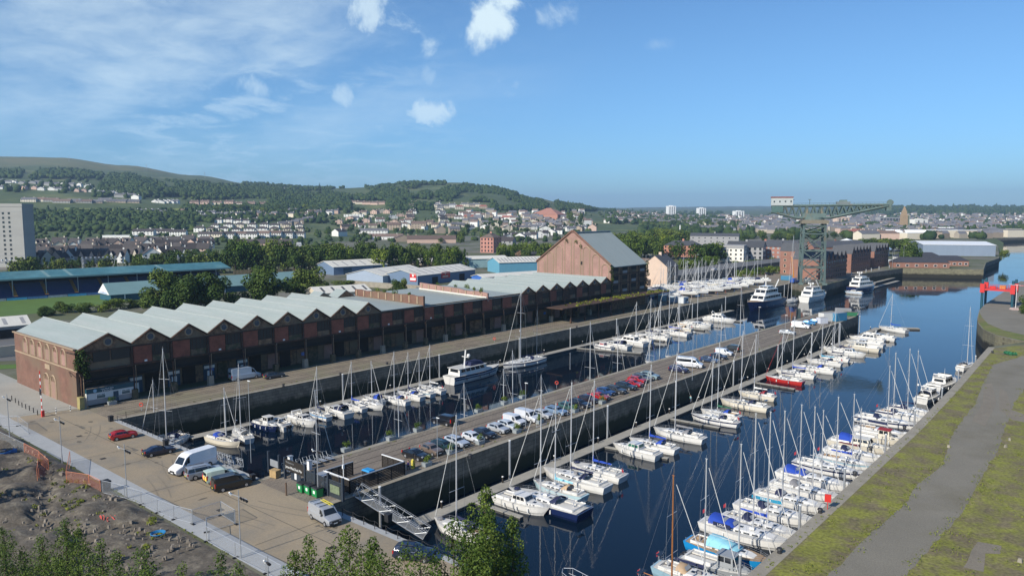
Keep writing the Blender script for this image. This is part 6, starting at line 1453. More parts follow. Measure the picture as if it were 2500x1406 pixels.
# --- right quay, bows to the quay (heading +x) ---
def quayboat(fn,label,Y_,L_,**k): return fn(label,0,0,L_,0,xy=(-36.4-L_/2,Y_),group=EQ,**k)
def wheelx(t,f,L): pass
quayboat(Y,'wooden yacht with blue tarpaulin cut by the bottom edge',78.6,11,hc='cream',wood=True,tarp='tarp',hoodc=None,top=1155,deckm=m_teak,sm=.42)
quayboat(Y,'pale blue hulled yacht with beige hood at bottom of the quay',84.6,11.6,hc='paleblue',hoodc='tan',top=1115,detail=3)
quayboat(M_,'grey workboat with black outboards and small wheelhouse',89.3,10.,hc='grey',style='wheel',outb=2,roofc=HC['grey'],cat='workboat',name='workboat')
def lolaa(t,f,L): pass
quayboat(Y,'bright blue hulled yacht under a light blue boom tent',94.2,12.,hc='blue',tarp='sky',hoodc=None,top=1080,deckm=m_teak,sm=.6)
def lola(t,f,L):
    x,b,z=f(.28); m=MB(); m.box(x,-b-.05,z+.55,2.6,.06,.55); d=m.build('name_dodger',CC['navy'],t); text('LOLA',.5,'lettering',m_whitep,d,(x,-b-.1,z+.65),(PI/2,0,0),ext=.01)
quayboat(Y,'white yacht with royal blue hood and LOLA on its dodger',101.5,13.4,hc='white',hoodc='blue',canopy='blue',top=1006,extra=lola,detail=3)
quayboat(Y,'white yacht with black sprayhood and long blue sail cover',105.3,12.,hc='white',hoodc='navy',cover='blue',top=1002,detail=3)
def tril(t,f,L):
    x,b,z=f(.36); m=MB(); m.box(x,-.18,z+1.25,4.4,.05,.5); d=m.build('name_cover',CC['teal'],t); text('TRILIKA',.5,'lettering',m_whitep,d,(x,-.23,z+1.33),(PI/2,0,0))
quayboat(Y,'white yacht with teal boom cover lettered TRILIKA',111.5,12.5,hc='white',hoodc='navy',cover='teal',top=1000,extra=tril,detail=3)
quayboat(Y,'white yacht between the TRILIKA yacht and the dark hooded ketch',118.,12,hc='white',hoodc='navy',top=985,radar=True)
quayboat(Y,'white yacht with cream sides and open cockpit tent frame',124,11.8,hc='white',hoodc='grey',top=990,radar=True)
quayboat(Y,'large white yacht with blue cockpit tent beside the finger pontoon',130,13,hc='white',hoodc='blue',canopy='blue',top=999,radar=True,furl='white')
quayboat(Y,'long white yacht with black window stripe right of the finger',137.5,12.8,hc='white',hoodc='white',top=967,stripe='navy')
quayboat(Y,'white yacht with pale blue hull band and blue boom cover',143.3,10.5,hc='white',hoodc=None,cover='blue',stripe='paleblue',top=960)
quayboat(Y,'white yacht with maroon boom cover and wind generator',149.,11.,hc='white',hoodc='navy',cover='maroon',top=995)
quayboat(M_,'cream motor cruiser with dark blue cockpit canopy',155.,12.,hc='cream',style='cabin',canopy='blue')
quayboat(M_,'cream fishing boat with red topped wheelhouse',162.5,9.5,hc='cream',style='wheel',roofc=CC['red'],name='fishing_boat',cat='fishing boat')
quayboat(Y,'white yacht with low cabin next to the red topped fishing boat',168.,11.,hc='white',hoodc=None,top=892)
quayboat(Y,'big white sloop with navy cove stripe and tall mast',177.,13.5,hc='white',hoodc='navy',cover='navy',stripe='navy',top=860)
quayboat(Y,'white yacht with navy hood behind the big striped sloop',184.5,11.,hc='white',hoodc='navy',cover='navy',top=851)
quayboat(Y,'white yacht with radar on its mast, farthest bow-in berth',190.5,10.,hc='white',hoodc='navy',top=855,radar=True)
M_('navy and white motor yacht moored stern on along the quay',2252,980,11,R(82),style='fly',canopy='navy',xy=(-40.2,208),name='motor_cruiser')
M_('white flybridge motor yacht with dinghy across its stern',2293,948,15,R(80),style='fly',xy=(-40.4,225.5),mast=2.)
Y('white yacht alone farthest along the right quay with tall mast',2358,888,10.5,R(80),'white',None,'navy',top=750,xy=(-40.5,257))
bt=thing('pulpit_rail','steel bow rail of a boat cut off by the bottom edge','boat rail',(*P(1420,1425,1.5),.9),R(-12)); m=MB(); 
for s in (1,-1): m.path([(-3.4,s*.1,1.3),(-2.6,s*.9,1.35),(0,s*1.2,1.2),(3,s*1.3,1.1)],.03); m.path([(-2.9,s*.5,.7),(0,s*1.15,.6),(3,s*1.25,.5)],.02); [m.tube((x,s*(.95+.1*x/3),-.4),(x,s*(.95+.1*x/3),1.25),.025,None,4) for x in (-2.6,-.8,1.2,3)]
m.build('rail',m_alu,bt); h_,d_,f_=hull(bt,9,3,1.2,'white'); 
for o in (h_,d_): o.location=(1.5,0,-1.9); o.rotation_euler=(0,0,PI)
# --- boatyard ashore ---
rr=random.Random(77); BY='boats stored ashore in the boatyard'; k=0
spots=[]
for rowi,(Y0_,n_,x_a,x_b) in enumerate([(318,3,-184,-170),(329,4,-190,-167),(340,5,-194,-166),(351,5,-196,-165),(362,5,-197,-165),(373,5,-196,-165),(384,4,-192,-165),(395,4,-190,-166),(406,3,-186,-168),(417,3,-184,-168)]):
    for i in range(n_): spots.append((x_a+(x_b-x_a)*(i+.5)/n_+rr.uniform(-.5,.5),Y0_+rr.uniform(-2,2)))
m_cradle=paint((.03,.08,.25),.6,0,0,'cradle_blue'); m_cradler=paint((.3,.05,.03),.6,0,0,'cradle_red')
adj=['white','cream sided','blue covered','bare decked','tall masted','red keeled','grey covered','navy striped']
for i,(x,y) in enumerate(spots):
    L_=rr.uniform(9.5,13); hd=R(212+rr.uniform(-9,9)) if rr.random()<.85 else R(35); motor=rr.random()<.2
    an=rr.choice(['red','blue','dark','blue']); a_=adj[i%8]
    lb=f'{a_} boat propped ashore, {nth(i+1)} counting outwards from the storehouse end'
    zz=GZ+1.75
    if motor: t=M_(lb,0,0,L_,hd,'white','cabin' if rr.random()<.5 else 'sport',xy=(x,y),z=zz,group=BY,anti=an,canopy=rr.choice([None,'navy','blue']),cat='boat') if 0 else cruiser(lb,0,0,L_,hd,'white','cabin' if rr.random()<.5 else 'sport',rr.choice([None,'navy','blue']),BY,zz,(x,y),anti=an,cat='boat')
    else: t=yacht(lb,0,0,L_,hd,'cream' if a_.startswith('cream') else 'white',{'blue covered':'blue','grey covered':'grey'}.get(a_),None if i%3 else 'navy',None,'navy' if a_.startswith('navy') else None,BY,zz,(x,y),mast=i%8 in(0,4,5,1) or rr.random()<.5,H=rr.uniform(10.5,14.5),anti=an,detail=1)
    m=MB(); m.ext([(-L_*.12,-1.55),(L_*.1,-1.55),(L_*.17,-.4),(-L_*.17,-.4)],-.14,.14,'y'); m.build('keel',m_ant[an],t)
    m=MB()
    for sx in (-.25,.2):
        for s in (1,-1): m.bar((L_*sx,s*1.5,-1.75),(L_*sx,s*.9,-.1),.1)
        m.bar((L_*sx,-1.6,-1.7),(L_*sx,1.6,-1.7),.12)
    m.build('cradle',m_cradle if i%3 else m_cradler,t)
cruiser('white motor cruiser on stands below the crane',0,0,9,R(-80),'white','cabin',None,BY,GZ+1.,xy=P(1962,684)[:2] if 0 else (-151,440),anti='dark',cat='boat')
# flat white shrink-wrapped boats by the canopy end
for i,(px,py,L_) in enumerate([(1600,718,14),(1640,722,13)]):
    x,y=P(px,py,7); t=thing('covered_boat',['long hull under white cover at the canopy end','white covered hull beside blue containers'][i],'boat',(x,y,GZ+1.2),R(-84)); h_,d_,f_=hull(t,L_,3.4,1.6,'white'); hood(t,f_,.9,3.,.9,'white',ln=L_*.8,win=False,name='cover')
    m=MB(); 
    for sx in (-.3,0,.3): m.box(L_*sx,0,-1.2,.3,2.4,1.2)
    m.build('stand',m_cradle,t)
# ================= cantilever crane =================
m_crane=mat('crane_green',(.10,.145,.135),.7,0,.2,.3,col2=(.15,.12,.08),thr=(.55,.7),sc2=.35,local=False)
m_craneb=mat('crane_cream',(.17,.15,.11),.7,0,.15,.5)
cx0,cy0_=P(1985,685); cx0+=2
cr=thing('cantilever_crane','giant green cantilever crane on a lattice tower with white machinery cabin','crane',(-149,441,GZ),0)
TA=R(25.8); S_=5.6; HT=44.0-5; CZ=42.0
def cc(a,b,z,k=1.): 
    c,s=math.cos(TA),math.sin(TA); return (c*a*k-s*b*k,s*a*k+c*b*k,z)
hT=34.4
cor=[(-S_,-S_),(S_,-S_),(S_,S_),(-S_,S_)]
lv=[0,9.5,19,28.5,hT-1.5]
for (a,b) in cor:
    m=MB(); m.bar(cc(a,b,0,1.12),cc(a,b,hT,1),.95); m.box(*cc(a,b,0,1.12)[:2],0,2.6,2.6,1.0,0,TA); m.build('leg',m_crane,cr)
for i in range(4):
    p,q=cor[i],cor[(i+1)%4]
    m=MB()
    for l0,l1 in zip(lv,lv[1:]):
        m.bar(cc(*p,l0,1.1),cc(*q,l1,1.05),.3); m.bar(cc(*q,l0,1.1),cc(*p,l1,1.05),.3); m.bar(cc(*p,l1,1.05),cc(*q,l1,1.05),.55)
    m.build('tower_bracing',m_crane,cr)
m=MB(); m.box(0,0,hT,14.5,14.5,1.6,0,TA); m.box(0,0,hT+1.6,13,13,.5,0,TA); m.build('tower_platform',m_craneb,cr)
m=MB(); m.tube((0,0,hT+2.1),(0,0,hT+3.6),5.6,None,20); m.build('turntable',m_crane,cr)
# jib
rr_=Vector((math.cos(YAW),math.sin(YAW),0)); ff=Vector((-math.sin(YAW),math.cos(YAW),0)); jd=(rr_*.955-ff*.30).normalized(); jn=Vector((-jd.y,jd.x,0))
jib=thing('jib','x','x'); del jib['label']; del jib['category']; jib.parent=cr; 
JA,JB=23.,38.; zt=44.4; zb=hT+3.2
def jp(u,w,z): v=jd*u+jn*w; return (v.x,v.y,z+u*.012)
def bot(u):
    if u<-9: return zb+(-9-u)/(JA-9)*3.6
    if u<9: return zb
    return zb+(u-9)/(JB-9)*6.2
for w in (-2.3,2.3):
    m=MB(); m.bar(jp(-JA,w,zt),jp(JB,w,zt),1.1); 
    us=[-JA,-9,9,JB]
    for a,b in zip(us,us[1:]): m.bar(jp(a,w,bot(a)),jp(b,w,bot(b)),1.05)
    n=16; st_=(JA+JB)/n
    for k in range(n):
        a=-JA+k*st_; b=a+st_/2; c=a+st_
        if c>JB-.1: c=JB
        m.bar(jp(a,w,zt),jp(b,w,bot(b)),.62); m.bar(jp(b,w,bot(b)),jp(c,w,zt),.62); 
    m.build('truss',m_crane,jib)
m=MB()
for k in range(20): u=-JA+k*(JA+JB)/19; m.bar(jp(u,-2.3,zt),jp(u,2.3,zt),.3); m.bar(jp(u,-2.3,bot(u)),jp(u,2.3,bot(u)),.3)
m.bar(jp(-JA,0,zt+.3),jp(JB,0,zt+.3),.5); m.build('cross_beams',m_crane,jib)
ang=math.atan2(jd.y,jd.x)
def jbox(name,u,w,z,a,b,h,mt,par=jib,tp=1.): m=MB(); x,y,zz=jp(u,w,z); m.box(x,y,zz,a,b,h,0,ang,tp); return m.build(name,mt,par)
jbox('machinery_cabin',-JA+5.6,0,zt+.4,11.8,6.6,4.3,mat('cabin_white',(.38,.41,.40),.6,0,.12,.6)); cab=jib.children[-1]
jbox('cabin_roof',-JA+5.6,0,zt+4.7,12.2,7.,.7,mat('rust_red_roof',(.20,.07,.06),.8,0,.2,.6),jib)
for k in range(4): jbox('window',-JA+1.4+k*3.,-3.32,zt+2.2,.8,.1,.9,m_glass,jib)
jbox('counterweight',-JA+3.2,0,bot(-JA)-.2,6.,6.,6.2,mat('counterweight_green',(.06,.12,.11),.7,0,.15,.6))
jbox('slew_housing',0,0,hT+3.2,12,5.4,2.6,m_crane)
for u in (-4,4): jbox('king_post',u,0,zb,1.3,5,zt-zb,m_craneb)
m=MB(); jbox('trolley',15,0,zt+.5,7,5.4,1.6,mat('trolley_grey',(.14,.17,.17),.7)); 
m=MB(); m.tube(jp(JB+1,-.6,zt+1.2),jp(JB+1,.6,zt+1.2),1.7,None,14); m.build('jib_head_wheel',m_crane,jib)
jbox('jib_nose',JB+.2,0,zt-3.2,2.4,5,4.0,m_crane)
m=MB()
for k in range(28):
    u=-JA+12+k*2.1
    if u<JB-1: m.tube(jp(u,-2.5,zt+.4),jp(u,-2.5,zt+1.5),.06,None,3)
m.bar(jp(-JA+12,-2.5,zt+1.5),jp(JB-1,-2.5,zt+1.5),.08); m.build('handrail',m_crane,jib)
m=MB(); m.tube(jp(13,-1,zt+2),jp(17,-1,zt+2),1.1,None,8); m.build('hoist_drum',m_crane,jib)
for u in (-11.5,-2.5): m=MB(); m.bar(jp(u,0,zt),jp(u,0,zt+3.4),.22); m.box(*jp(u,0,zt+3.4),1.6,.5,.3,0,ang); m.build('lamp_post',m_crane,jib)
# mobile crane below
x,y=P(1965,697); t=thing('mobile_crane','small orange jib mobile crane parked at the foot of the big crane','mobile crane',(-157,437,GZ),R(80))
m=MB(); m.box(0,0,.7,6,2.4,1.2); m.box(-1.2,0,1.9,2.6,2.2,1.4); m.build('body',paint((.03,.08,.3)),t)
m=MB(); m.bar((-1,0,2.4),(-3.2,.6,15.5),.55); m.build('boom',mat('boom_orange',(.55,.22,.03),.6),t)
for sx in (-2,0,2): 
    for s in (-1,1): m=MB(); m.tube((sx,s*.95,.55),(sx,s*1.3,.55),.55,None,12); m.build('wheel',m_tyre,t)
# ================= red jack-up barge =================
p1=P(2408,690,10); A=Vector((*P(2397,730,6.),0)); 
rb=thing('jack_up_barge','red jack-up work platform on dark legs at the far quay end','work platform',(*P(2394,780,0),0),0); 
DX=11.; DY=9.
bx,by=P(2393,784,0); 
zt_=ztop(bx,by,703)
m=MB(); m.box(DX/2,DY/2,zt_-1.4,DX+1,DY+1,.7); m.build('deck',m_redp,rb)
for k,(a,b) in enumerate(((0,0),(DX,0),(DX,DY),(0,DY))):
    m=MB(); m.tube((a,b,-2),(a,b,zt_+3.2),.5,None,10,0); m.tube((a,b,-.2),(a,b,2.6),.85,.6,10,1); m.build('leg',[m_navy,m_redp],rb)
    m=MB(); m.box(a,b,zt_-2.4,1.7,1.7,3.8); m.build('leg_guide',m_redp,rb)
m=MB(); m.box(DX*.62,DY*.5,zt_-.7,2.2,1.8,1.3); m.build('winch_housing',mat('orange_paint',(.5,.2,.05),.5),rb)
m=MB()
for (a,b),(c,d) in (((0,0),(DX,0)),((0,DY),(DX,DY)),((DX,0),(DX,DY)),((0,0),(0,DY))):
    m.bar((a,b,zt_+.4),(c,d,zt_+.4),.09)
    for k in range(9): u=k/8; m.bar((a+(c-a)*u,b+(d-b)*u,zt_-.7),(a+(c-a)*u,b+(d-b)*u,zt_+.4),.08)
m.build('handrail',m_redp,rb)
m=MB(); m.box(DX*.3,DY*.4,zt_-.7,2.2,1.6,1.0); m.build('red_chest',m_redp,rb)
# ================= lamp posts etc. =================
def lamp(px,py,top,label,group='lamp posts along the path',arm=1.7,rz=0.):
    x,y=P(px,py); z=ztop(x,y,top)-GZ; t=thing('lamp_post',label,'lamp post',(x,y,GZ),rz,group)
    m=MB(); m.tube((0,0,0),(0,0,1.4),.11,None,8); m.tube((0,0,1.4),(0,0,z),.075,.055,8); m.build('pole',m_steelg,t)
    zz=z-.9; m=MB(); m.tube((-arm,0,zz),(arm*1.15,0,zz+.25),.035,None,5); b=m.build('crossbar',m_steelg,t)
    for u in (-1.,.45,.8,1.15): m=MB(); m.tube((arm*u,0,zz-.05),(arm*u,-.25,zz+.28),.16,.1,7); m.build('lamp_head',m_whitep if u<0 else m_plast,t)
    return t
lamp(588,1362,1196,'nearest tall lamp post at the path edge with a row of spotlights'); lamp(310,1215,1084,'lamp post by the grey bin at the path edge'); lamp(152,1130,1016,'lamp post left of the orange mesh fences'); lamp(24,1072,962,'lamp post at the far left edge by the bollards')
lamp(777,1212,1088,'lamp post beside the green bins and gate',arm=.9)
lamp(656,1440,1355,'short camera post at the bottom of the path',arm=.4)
for k,(px,py,tp) in enumerate([(613,1122,928)]): pass
def post(name,label,cat,px,py,h,r,mt,group=None,z=GZ,top=None):
    x,y=P(px,py,z); t=thing(name,label,cat,(x,y,z),0,group); m=MB(); m.tube((0,0,0),(0,0,h),r,None,8); m.build('shaft',mt,t)
    m=MB(); m.tube((0,0,h),(0,0,h+.05),r*1.15,None,8); m.build('cap',top or mt,t); return t
for k,(px,py) in enumerate([(8,975),(18,985),(27,991),(36,997),(44,1003),(52,1008),(61,1012),(70,1016),(80,1021),(90,1027)][2:]): post('bollard',f'dark metal bollard by the service road, {nth(k+1)} from the left','bollard',px+2,py-14,1.,.09,m_plast,'row of bollards')
for px,py,lb in [(137,1009,'black and white bollard near the barrier'),(172,1003,'black and white bollard nearest the warehouse')]: 
    t=post('striped_bollard',lb,'bollard',px,py,1.15,.09,m_whitep,'striped bollards'); m=MB(); m.tube((0,0,.3),(0,0,.55),.1,None,8); m.tube((0,0,.8),(0,0,1.0),.1,None,8); m.build('band',m_plast,t)
post('timber_post','brown timber post in front of the gate','post',699,1209,1.9,.13,mat('brown_post',(.12,.075,.05),.8))
post('timber_post','short dark post at the quay below the warehouse','post',308,1020,1.3,.06,m_plast)
# raised barrier
x,y=P(105,1017); t=thing('road_barrier','raised red and white barrier arm on a red cabinet','barrier',(x,y,GZ)); m=MB(); m.box(0,0,0,.6,.5,1.3); m.build('cabinet',m_redp,t)
zt0=ztop(x,y,905)-GZ; m=MB(); n=12
for k in range(n): m.bar((0,-.1,1+(zt0-1)*k/n),(0,-.1,1+(zt0-1)*(k+1)/n),.14,m=k%2)
m.build('arm',[m_whitep,m_redp],t); m=MB(); m.box(0,-.25,zt0*.48,.75,.06,1.3); m.build('sign',m_plast,t)
# life ring posts
def lifering(px,py,label,z=GZ,h=1.3):
    x,y=P(px,py,z); t=thing('life_ring',label,'life ring',(x,y,z),YAW,'red life rings'); m=MB(); m.tube((0,0,0),(0,0,h),.05,None,6); m.build('post',m_steelg,t)
    m=MB(); n=12
    for i in range(n): a,b=2*PI*i/n,2*PI*(i+1)/n; m.tube((.36*math.cos(a),-.1,h+.1+.36*math.sin(a)),(.36*math.cos(b),-.1,h+.1+.36*math.sin(b)),.1,None,6)
    m.build('ring',mat('ring_red',(.6,.06,.03),.5),t)
lifering(1359,948,'red life ring on the left edge of the pier'); lifering(1207,837,'red life ring on the warehouse quay'); lifering(346,1003,'red life ring on a stand by the marina office quay')
t=thing('life_ring','red life buoy locker on a pole at the right quay','life ring',(*P(2020,1243),GZ),R(20),'red life rings'); m=MB(); m.tube((0,0,0),(0,0,1.2),.05,None,6); m.build('post',m_redp,t); m=MB(); m.box(0,0,1.1,.85,.25,1.1); m.build('locker',m_redp,t)
# bollards on quays
def capstan(px,py,label,z=GZ):
    x,y=P(px,py,z); t=thing('mooring_bollard',label,'mooring bollard',(x,y,z),0,'cast iron mooring bollards'); m=MB(); m.tube((0,0,0),(0,0,.5),.3,.24,10); m.tube((0,0,.5),(0,0,.72),.4,.3,10); m.build('casting',m_plast,t)
for k,(px,py) in enumerate([(692,944),(831,917),(945,890),(1408,800),(1487,788),(2208,1048),(2126,1099),(2087,1161),(2002,1252),(1903,1350),(2345,913),(2423,862),(1148,1118),(1020,1053),(893,1085)]): capstan(px,py,f'dark iron mooring bollard on the quay edge, number {nth(k+1)} of the scattered ones')
# railings of the dock head: posts with chains
def railing(name,label,p,q,step=2.2,h=1.15,mt=m_plast,chain=True,cat='railing'):
    a=Vector(p);b=Vector(q);L_=(b-a).length; n=max(1,round(L_/step)); t=thing(name,label,cat,(a.x,a.y,GZ),math.atan2(b.y-a.y,b.x-a.x))
    for k in range(n+1): m=MB(); m.tube((L_*k/n,0,0),(L_*k/n,0,h),.05,None,6); m.build('post',mt,t)
    m=MB()
    for zz in (h,h*.55):
        for k in range(n):
            x0,x1=L_*k/n,L_*(k+1)/n; pts=[(x0+(x1-x0)*u,0,zz-.02-(.22 if chain else 0)*4*u*(1-u)) for u in (0,.25,.5,.75,1)]; m.path(pts,.022,4)
    m.build('chain' if chain else 'rail',mt,t); return t
railing('chain_railing','chain railing along the dock head left of the gate',(XQ+1,YH-.6),(-112,YH-.6))
railing('chain_railing','chain railing along the dock head right of the gangway',(-85.5,YH-.6),(-58,YH-.6))
# black bins
def bin_(px,py,label,rz=0.,s=1.,mt=m_plast,name='litter_bin',cat='bin'):
    t=thing(name,label,cat,(*P(px,py),GZ),rz); m=MB(); m.box(0,0,0,.75*s,.7*s,1.0*s,tp=1.1); m.build('body',mt,t); m=MB(); m.box(0,0,1.*s,.9*s,.85*s,.12*s); m.build('lid',m_plast,t); return t
bin_(271,1028,'small dark litter bin by the dock corner railing'); bin_(405,1088,'dark bin between navy coupe and white van'); bin_(617,1172,'dark bin right of the black van',s=.9); bin_(948,1272,'blue grey litter bin by the gangway railing')
bin_(258,1199,'large grey wheeled bin at the end of orange fences',s=1.5,mt=mat('bin_grey',(.07,.08,.1),.6))
m_bing=mat('bin_green',(.01,.22,.06),.5,0,.08,2)
for px,py,lb in [(739,1200,'green wheeled bin with white notice, left of three'),(757,1205,'green wheeled bin in the middle of three'),(775,1212,'green wheeled bin nearest the lamp post')]:
    t=thing('wheeled_bin',lb,'bin',(*P(px,py),GZ),R(-5),'green wheeled bins by the gate'); m=MB(); m.box(0,0,.15,1.35,1.05,1.15,tp=1.12); m.build('body',m_bing,t); m=MB(); m.ext([(-.62,1.3),(.62,1.3),(.5,1.5),(-.5,1.5)],-.72,.72,'x'); m.build('lid',m_plast,t)
    m=MB(); m.box(0,-.56,.6,.5,.03,.45); m.build('notice',m_whitep,t)
    for sx in (-.5,.5): m=MB(); m.tube((sx,-.4,.09),(sx+.08,-.4,.09),.09,None,8); m.build('wheel',m_tyre,t)
# gate fence with sign
GX0,GX1=-106.6,-87.3; GY=65.1
gf=thing('pier_gate','dark steel mesh gate and fence closing the pier with tall posts','gate',(GX0,GY,GZ)); n=6; Lg=GX1-GX0
m_gate=mat('gate_steel',(.025,.035,.05),.6,0,.1,1); 
mesh_=mat('mesh_panel',(.03,.04,.05),.7); tt=mesh_.node_tree; bb_=tt.nodes['Principled BSDF']; bb_.inputs['Alpha'].default_value=.62
xs=[0,3.0,4.6,10.,12.6,15.8,19.3]
for x in xs: m=MB(); m.box(x,0,0,.32,.32,3.5); m.build('post',m_gate,gf)
for a,b in zip(xs[3:],xs[4:]): 
    m=MB(); m.box((a+b)/2,0,.1,b-a-.4,.05,2.5); m.build('mesh_infill',mesh_,gf)
    m=MB(); m.bar((a,0,2.6),(b,0,2.6),.07); m.bar((a,0,.1),(b,0,.1),.07); m.build('panel_frame',m_gate,gf)
m=MB(); m.box(1.5,.02,1.2,2.2,.05,1.1); m.build('notice_board',m_steelg,gf)
m=MB(); m.box(15.9+1.6,-.1,.8,2.2,.04,1.2); m.build('poster',mat('poster_green',(.16,.2,.12),.6,0,.4,2),gf)
m=MB(); m.box(7.3,-.02,1.55,5.0,.14,1.75); sb=m.build('sign_board',m_black,gf)
text('Welcome to',.42,'lettering',m_steelg,sb,(5.0,-.1,2.75),(PI/2,0,0),'LEFT')
text('James Watt Dock Mar',.56,'lettering',m_whitep,sb,(4.95,-.1,1.95),(PI/2,0,0),'LEFT',ext=.02,sx=.86)
m=MB(); m.box(7.6,-.05,.3,2.6,.06,1.1); m.box(7.6,-.1,.6,.5,.06,.9,1); m.build('small_sign',[m_gate,m_whitep],gf)
for px,py,lb in [(756,1146,'white service cabinet by the trolleys'),(709,1135,'white control box at the left gate')]:
    t=thing('service_cabinet',lb,'cabinet',(*P(px,py),GZ)); m=MB(); m.box(0,0,0,.6,.6,1.5); m.build('body',m_whitep,t); m=MB(); m.box(0,0,1.5,.8,.8,.1); m.build('lid',m_steelg,t)
bk=thing('crate_box','yellow brown wooden box beside the left gate post','box',(*P(672,1165),GZ),R(10)); m=MB(); m.box(0,0,.1,1.4,1.,1.1); m.box(0,0,1.2,1.5,1.1,.08); m.build('body',mat('crate_wood',(.38,.26,.12),.8,0,.2,3),bk); m=MB(); m.box(-.5,0,0,.15,1,.1); m.box(.5,0,0,.15,1,.1); m.build('runner',m_bark,bk)
# trolleys
for k in range(7):
    x=-103.9; y=67.0+k*1.3; t=thing('luggage_trolley',f'galvanised dock trolley, {nth(k+1)} from the gate in the tilted row','trolley',(x,y,GZ+.02),R(180),'row of dock trolleys')
    m=MB(); 
    for s in (-.4,.4): m.bar((-.8,s,.4),(.9,s,.4),.04); m.bar((-.8,s,.75),(.9,s,.75),.04); m.bar((.9,s,.4),(1.4,s,1.3),.04)
    for u in (-.8,-.25,.3,.9): m.bar((u,-.4,.4),(u,.4,.4),.03); m.bar((u,-.4,.75),(u,-.4,.4),.03); m.bar((u,.4,.75),(u,.4,.4),.03)
    m.bar((1.4,-.4,1.3),(1.4,.4,1.3),.04); m.build('frame',m_steelg,t); m=MB(); m.box(0,0,.38,1.6,.75,.04); m.build('tray',m_steelg,t)
    for s in (-.45,.45): m=MB(); m.tube((0,s,.22),(0,s*1.12,.22),.22,None,10); m.build('wheel',m_tyre,t)
# gangway bridges
def gangway(label,p,q,z0,z1,w=1.8,h=1.25):
    a=Vector((*p,z0)); b=Vector((*q,z1)); L_=(b-a).length; t=thing('gangway',label,'gangway',a,0); d=b-a; t.rotation_euler=(0,-math.atan2(d.z,math.hypot(d.x,d.y)),math.atan2(d.y,d.x))
    m=MB(); m.box(L_/2,0,-.1,L_,w,.12); m.build('walkway',m_deck,t)
    n=max(4,round(L_/1.6))
    for s in (-1,1):
        m=MB(); y=s*w/2; m.bar((0,y,0),(L_,y,0),.12); m.bar((0,y,h),(L_,y,h),.09); m.bar((0,y,h+.25),(L_,y,h+.25),.045)
        for k in range(n+1): m.bar((L_*k/n,y,0),(L_*k/n,y,h+.25),.06)
        for k in range(n): u,v=L_*k/n,L_*(k+1)/n; m.bar((u,y,0 if k%2 else h),(v,y,h if k%2 else 0),.06)
        m.build('side_truss',m_steelg,t)
gangway('long aluminium gangway sloping down to the right hand pontoon',(-88.5,68.2),(-79.3,73.6),GZ+.1,-.85)
gangway('aluminium gangway down to the left hand pontoon seen behind the gate',(-112.,62.9),(-127,66.5),GZ+.1,2.4,1.5,1.)
# slatted bin store
A_=P(865,1178); bs=thing('bin_store','black slatted timber enclosure with white topped walls on the pier','enclosure',(-95.2,67.6,GZ+.02),0)
bw,bl,bh=6.2,10.8,2.1
def slats(name,x0,y0,x1,y1,cap):
    m=MB(); L_=math.hypot(x1-x0,y1-y0); a=math.atan2(y1-y0,x1-x0)
    for k in range(8): m.box((x0+x1)/2,(y0+y1)/2,.08+k*.25,L_,.06,.19,0,a)
    n=4
    for k in range(n+1): m.box(x0+(x1-x0)*k/n,y0+(y1-y0)*k/n,0,.14,.14,bh)
    o=m.build(name,m_black,bs); c=MB(); c.box((x0+x1)/2,(y0+y1)/2,bh,L_+.2,.24,.1,0,a); c.build('capping',cap,o)
slats('slatted_wall',0,0,bw,0,m_whitep); slats('slatted_wall',bw,0,bw,bl,m_steelg); slats('slatted_wall',0,0,0,bl*.5,m_steelg); slats('slatted_wall',.8,bl,bw,bl,m_whitep)
t=thing('covered_bin','bright blue lidded tub inside the slatted enclosure','bin',(-92,73.6,GZ+.02)); m=MB(); m.box(0,0,0,1.9,1.1,1.25); m.build('body',m_plast,t); m=MB(); m.box(0,0,1.25,2.1,1.25,.25,tp=.8); m.build('lid',paint((.02,.25,.55),.5,0,0),t)
cg=thing('gas_cage','glass sided cage of blue and red gas bottles beside the enclosure','cage',(-95.4,65.9,GZ+.02)); m=MB()
for x in (0,2,4): 
    for y in (0,1.6): m.bar((x,y,0),(x,y,2.0),.07)
for z in (.05,2.): m.bar((0,0,z),(4,0,z),.06); m.bar((0,1.6,z),(4,1.6,z),.06); m.bar((0,0,z),(0,1.6,z),.06)
m.build('frame',m_steelg,cg); m=MB(); m.box(1,.8,2.03,2,1.7,.05); m.build('roof',m_steelg,cg)
gb=0
for i in range(4):
    for j in range(2):
        x=2.6+i*.85-1.0; cl=['red','white','blue','blue'][i]; t=thing('gas_bottle',f'{cl} gas bottle in the cage by the enclosure, {"front" if j==0 else "back"} row number {ONES[i+1]}','gas bottle',(-95.4+.5+i*1.0,66.3+j*.6,GZ+.08),0,'gas bottles'); 
        mt={'red':m_redp,'white':m_whitep,'blue':paint((.012,.09,.4),.4,0,.2)}[cl]; m=MB(); m.tube((0,0,0),(0,0,.85),.3,None,10); m.tube((0,0,.85),(0,0,1.05),.3,.14,10); m.build('cylinder',mt,t); m=MB(); m.tube((0,0,1.05),(0,0,1.2),.1,None,8); m.build('valve',m_steelg,t)
x,y=-90.,69.5; t=thing('flag_pole','short white pole with yellow band in the bin enclosure','pole',(-91.5,68.4,GZ)); m=MB(); m.tube((0,0,0),(0,0,5.2),.07,.05,6); m.build('shaft',m_whitep,t); m=MB(); m.box(0,0,3.1,.3,.25,.6); m.build('lamp_box',m_whitep,t)
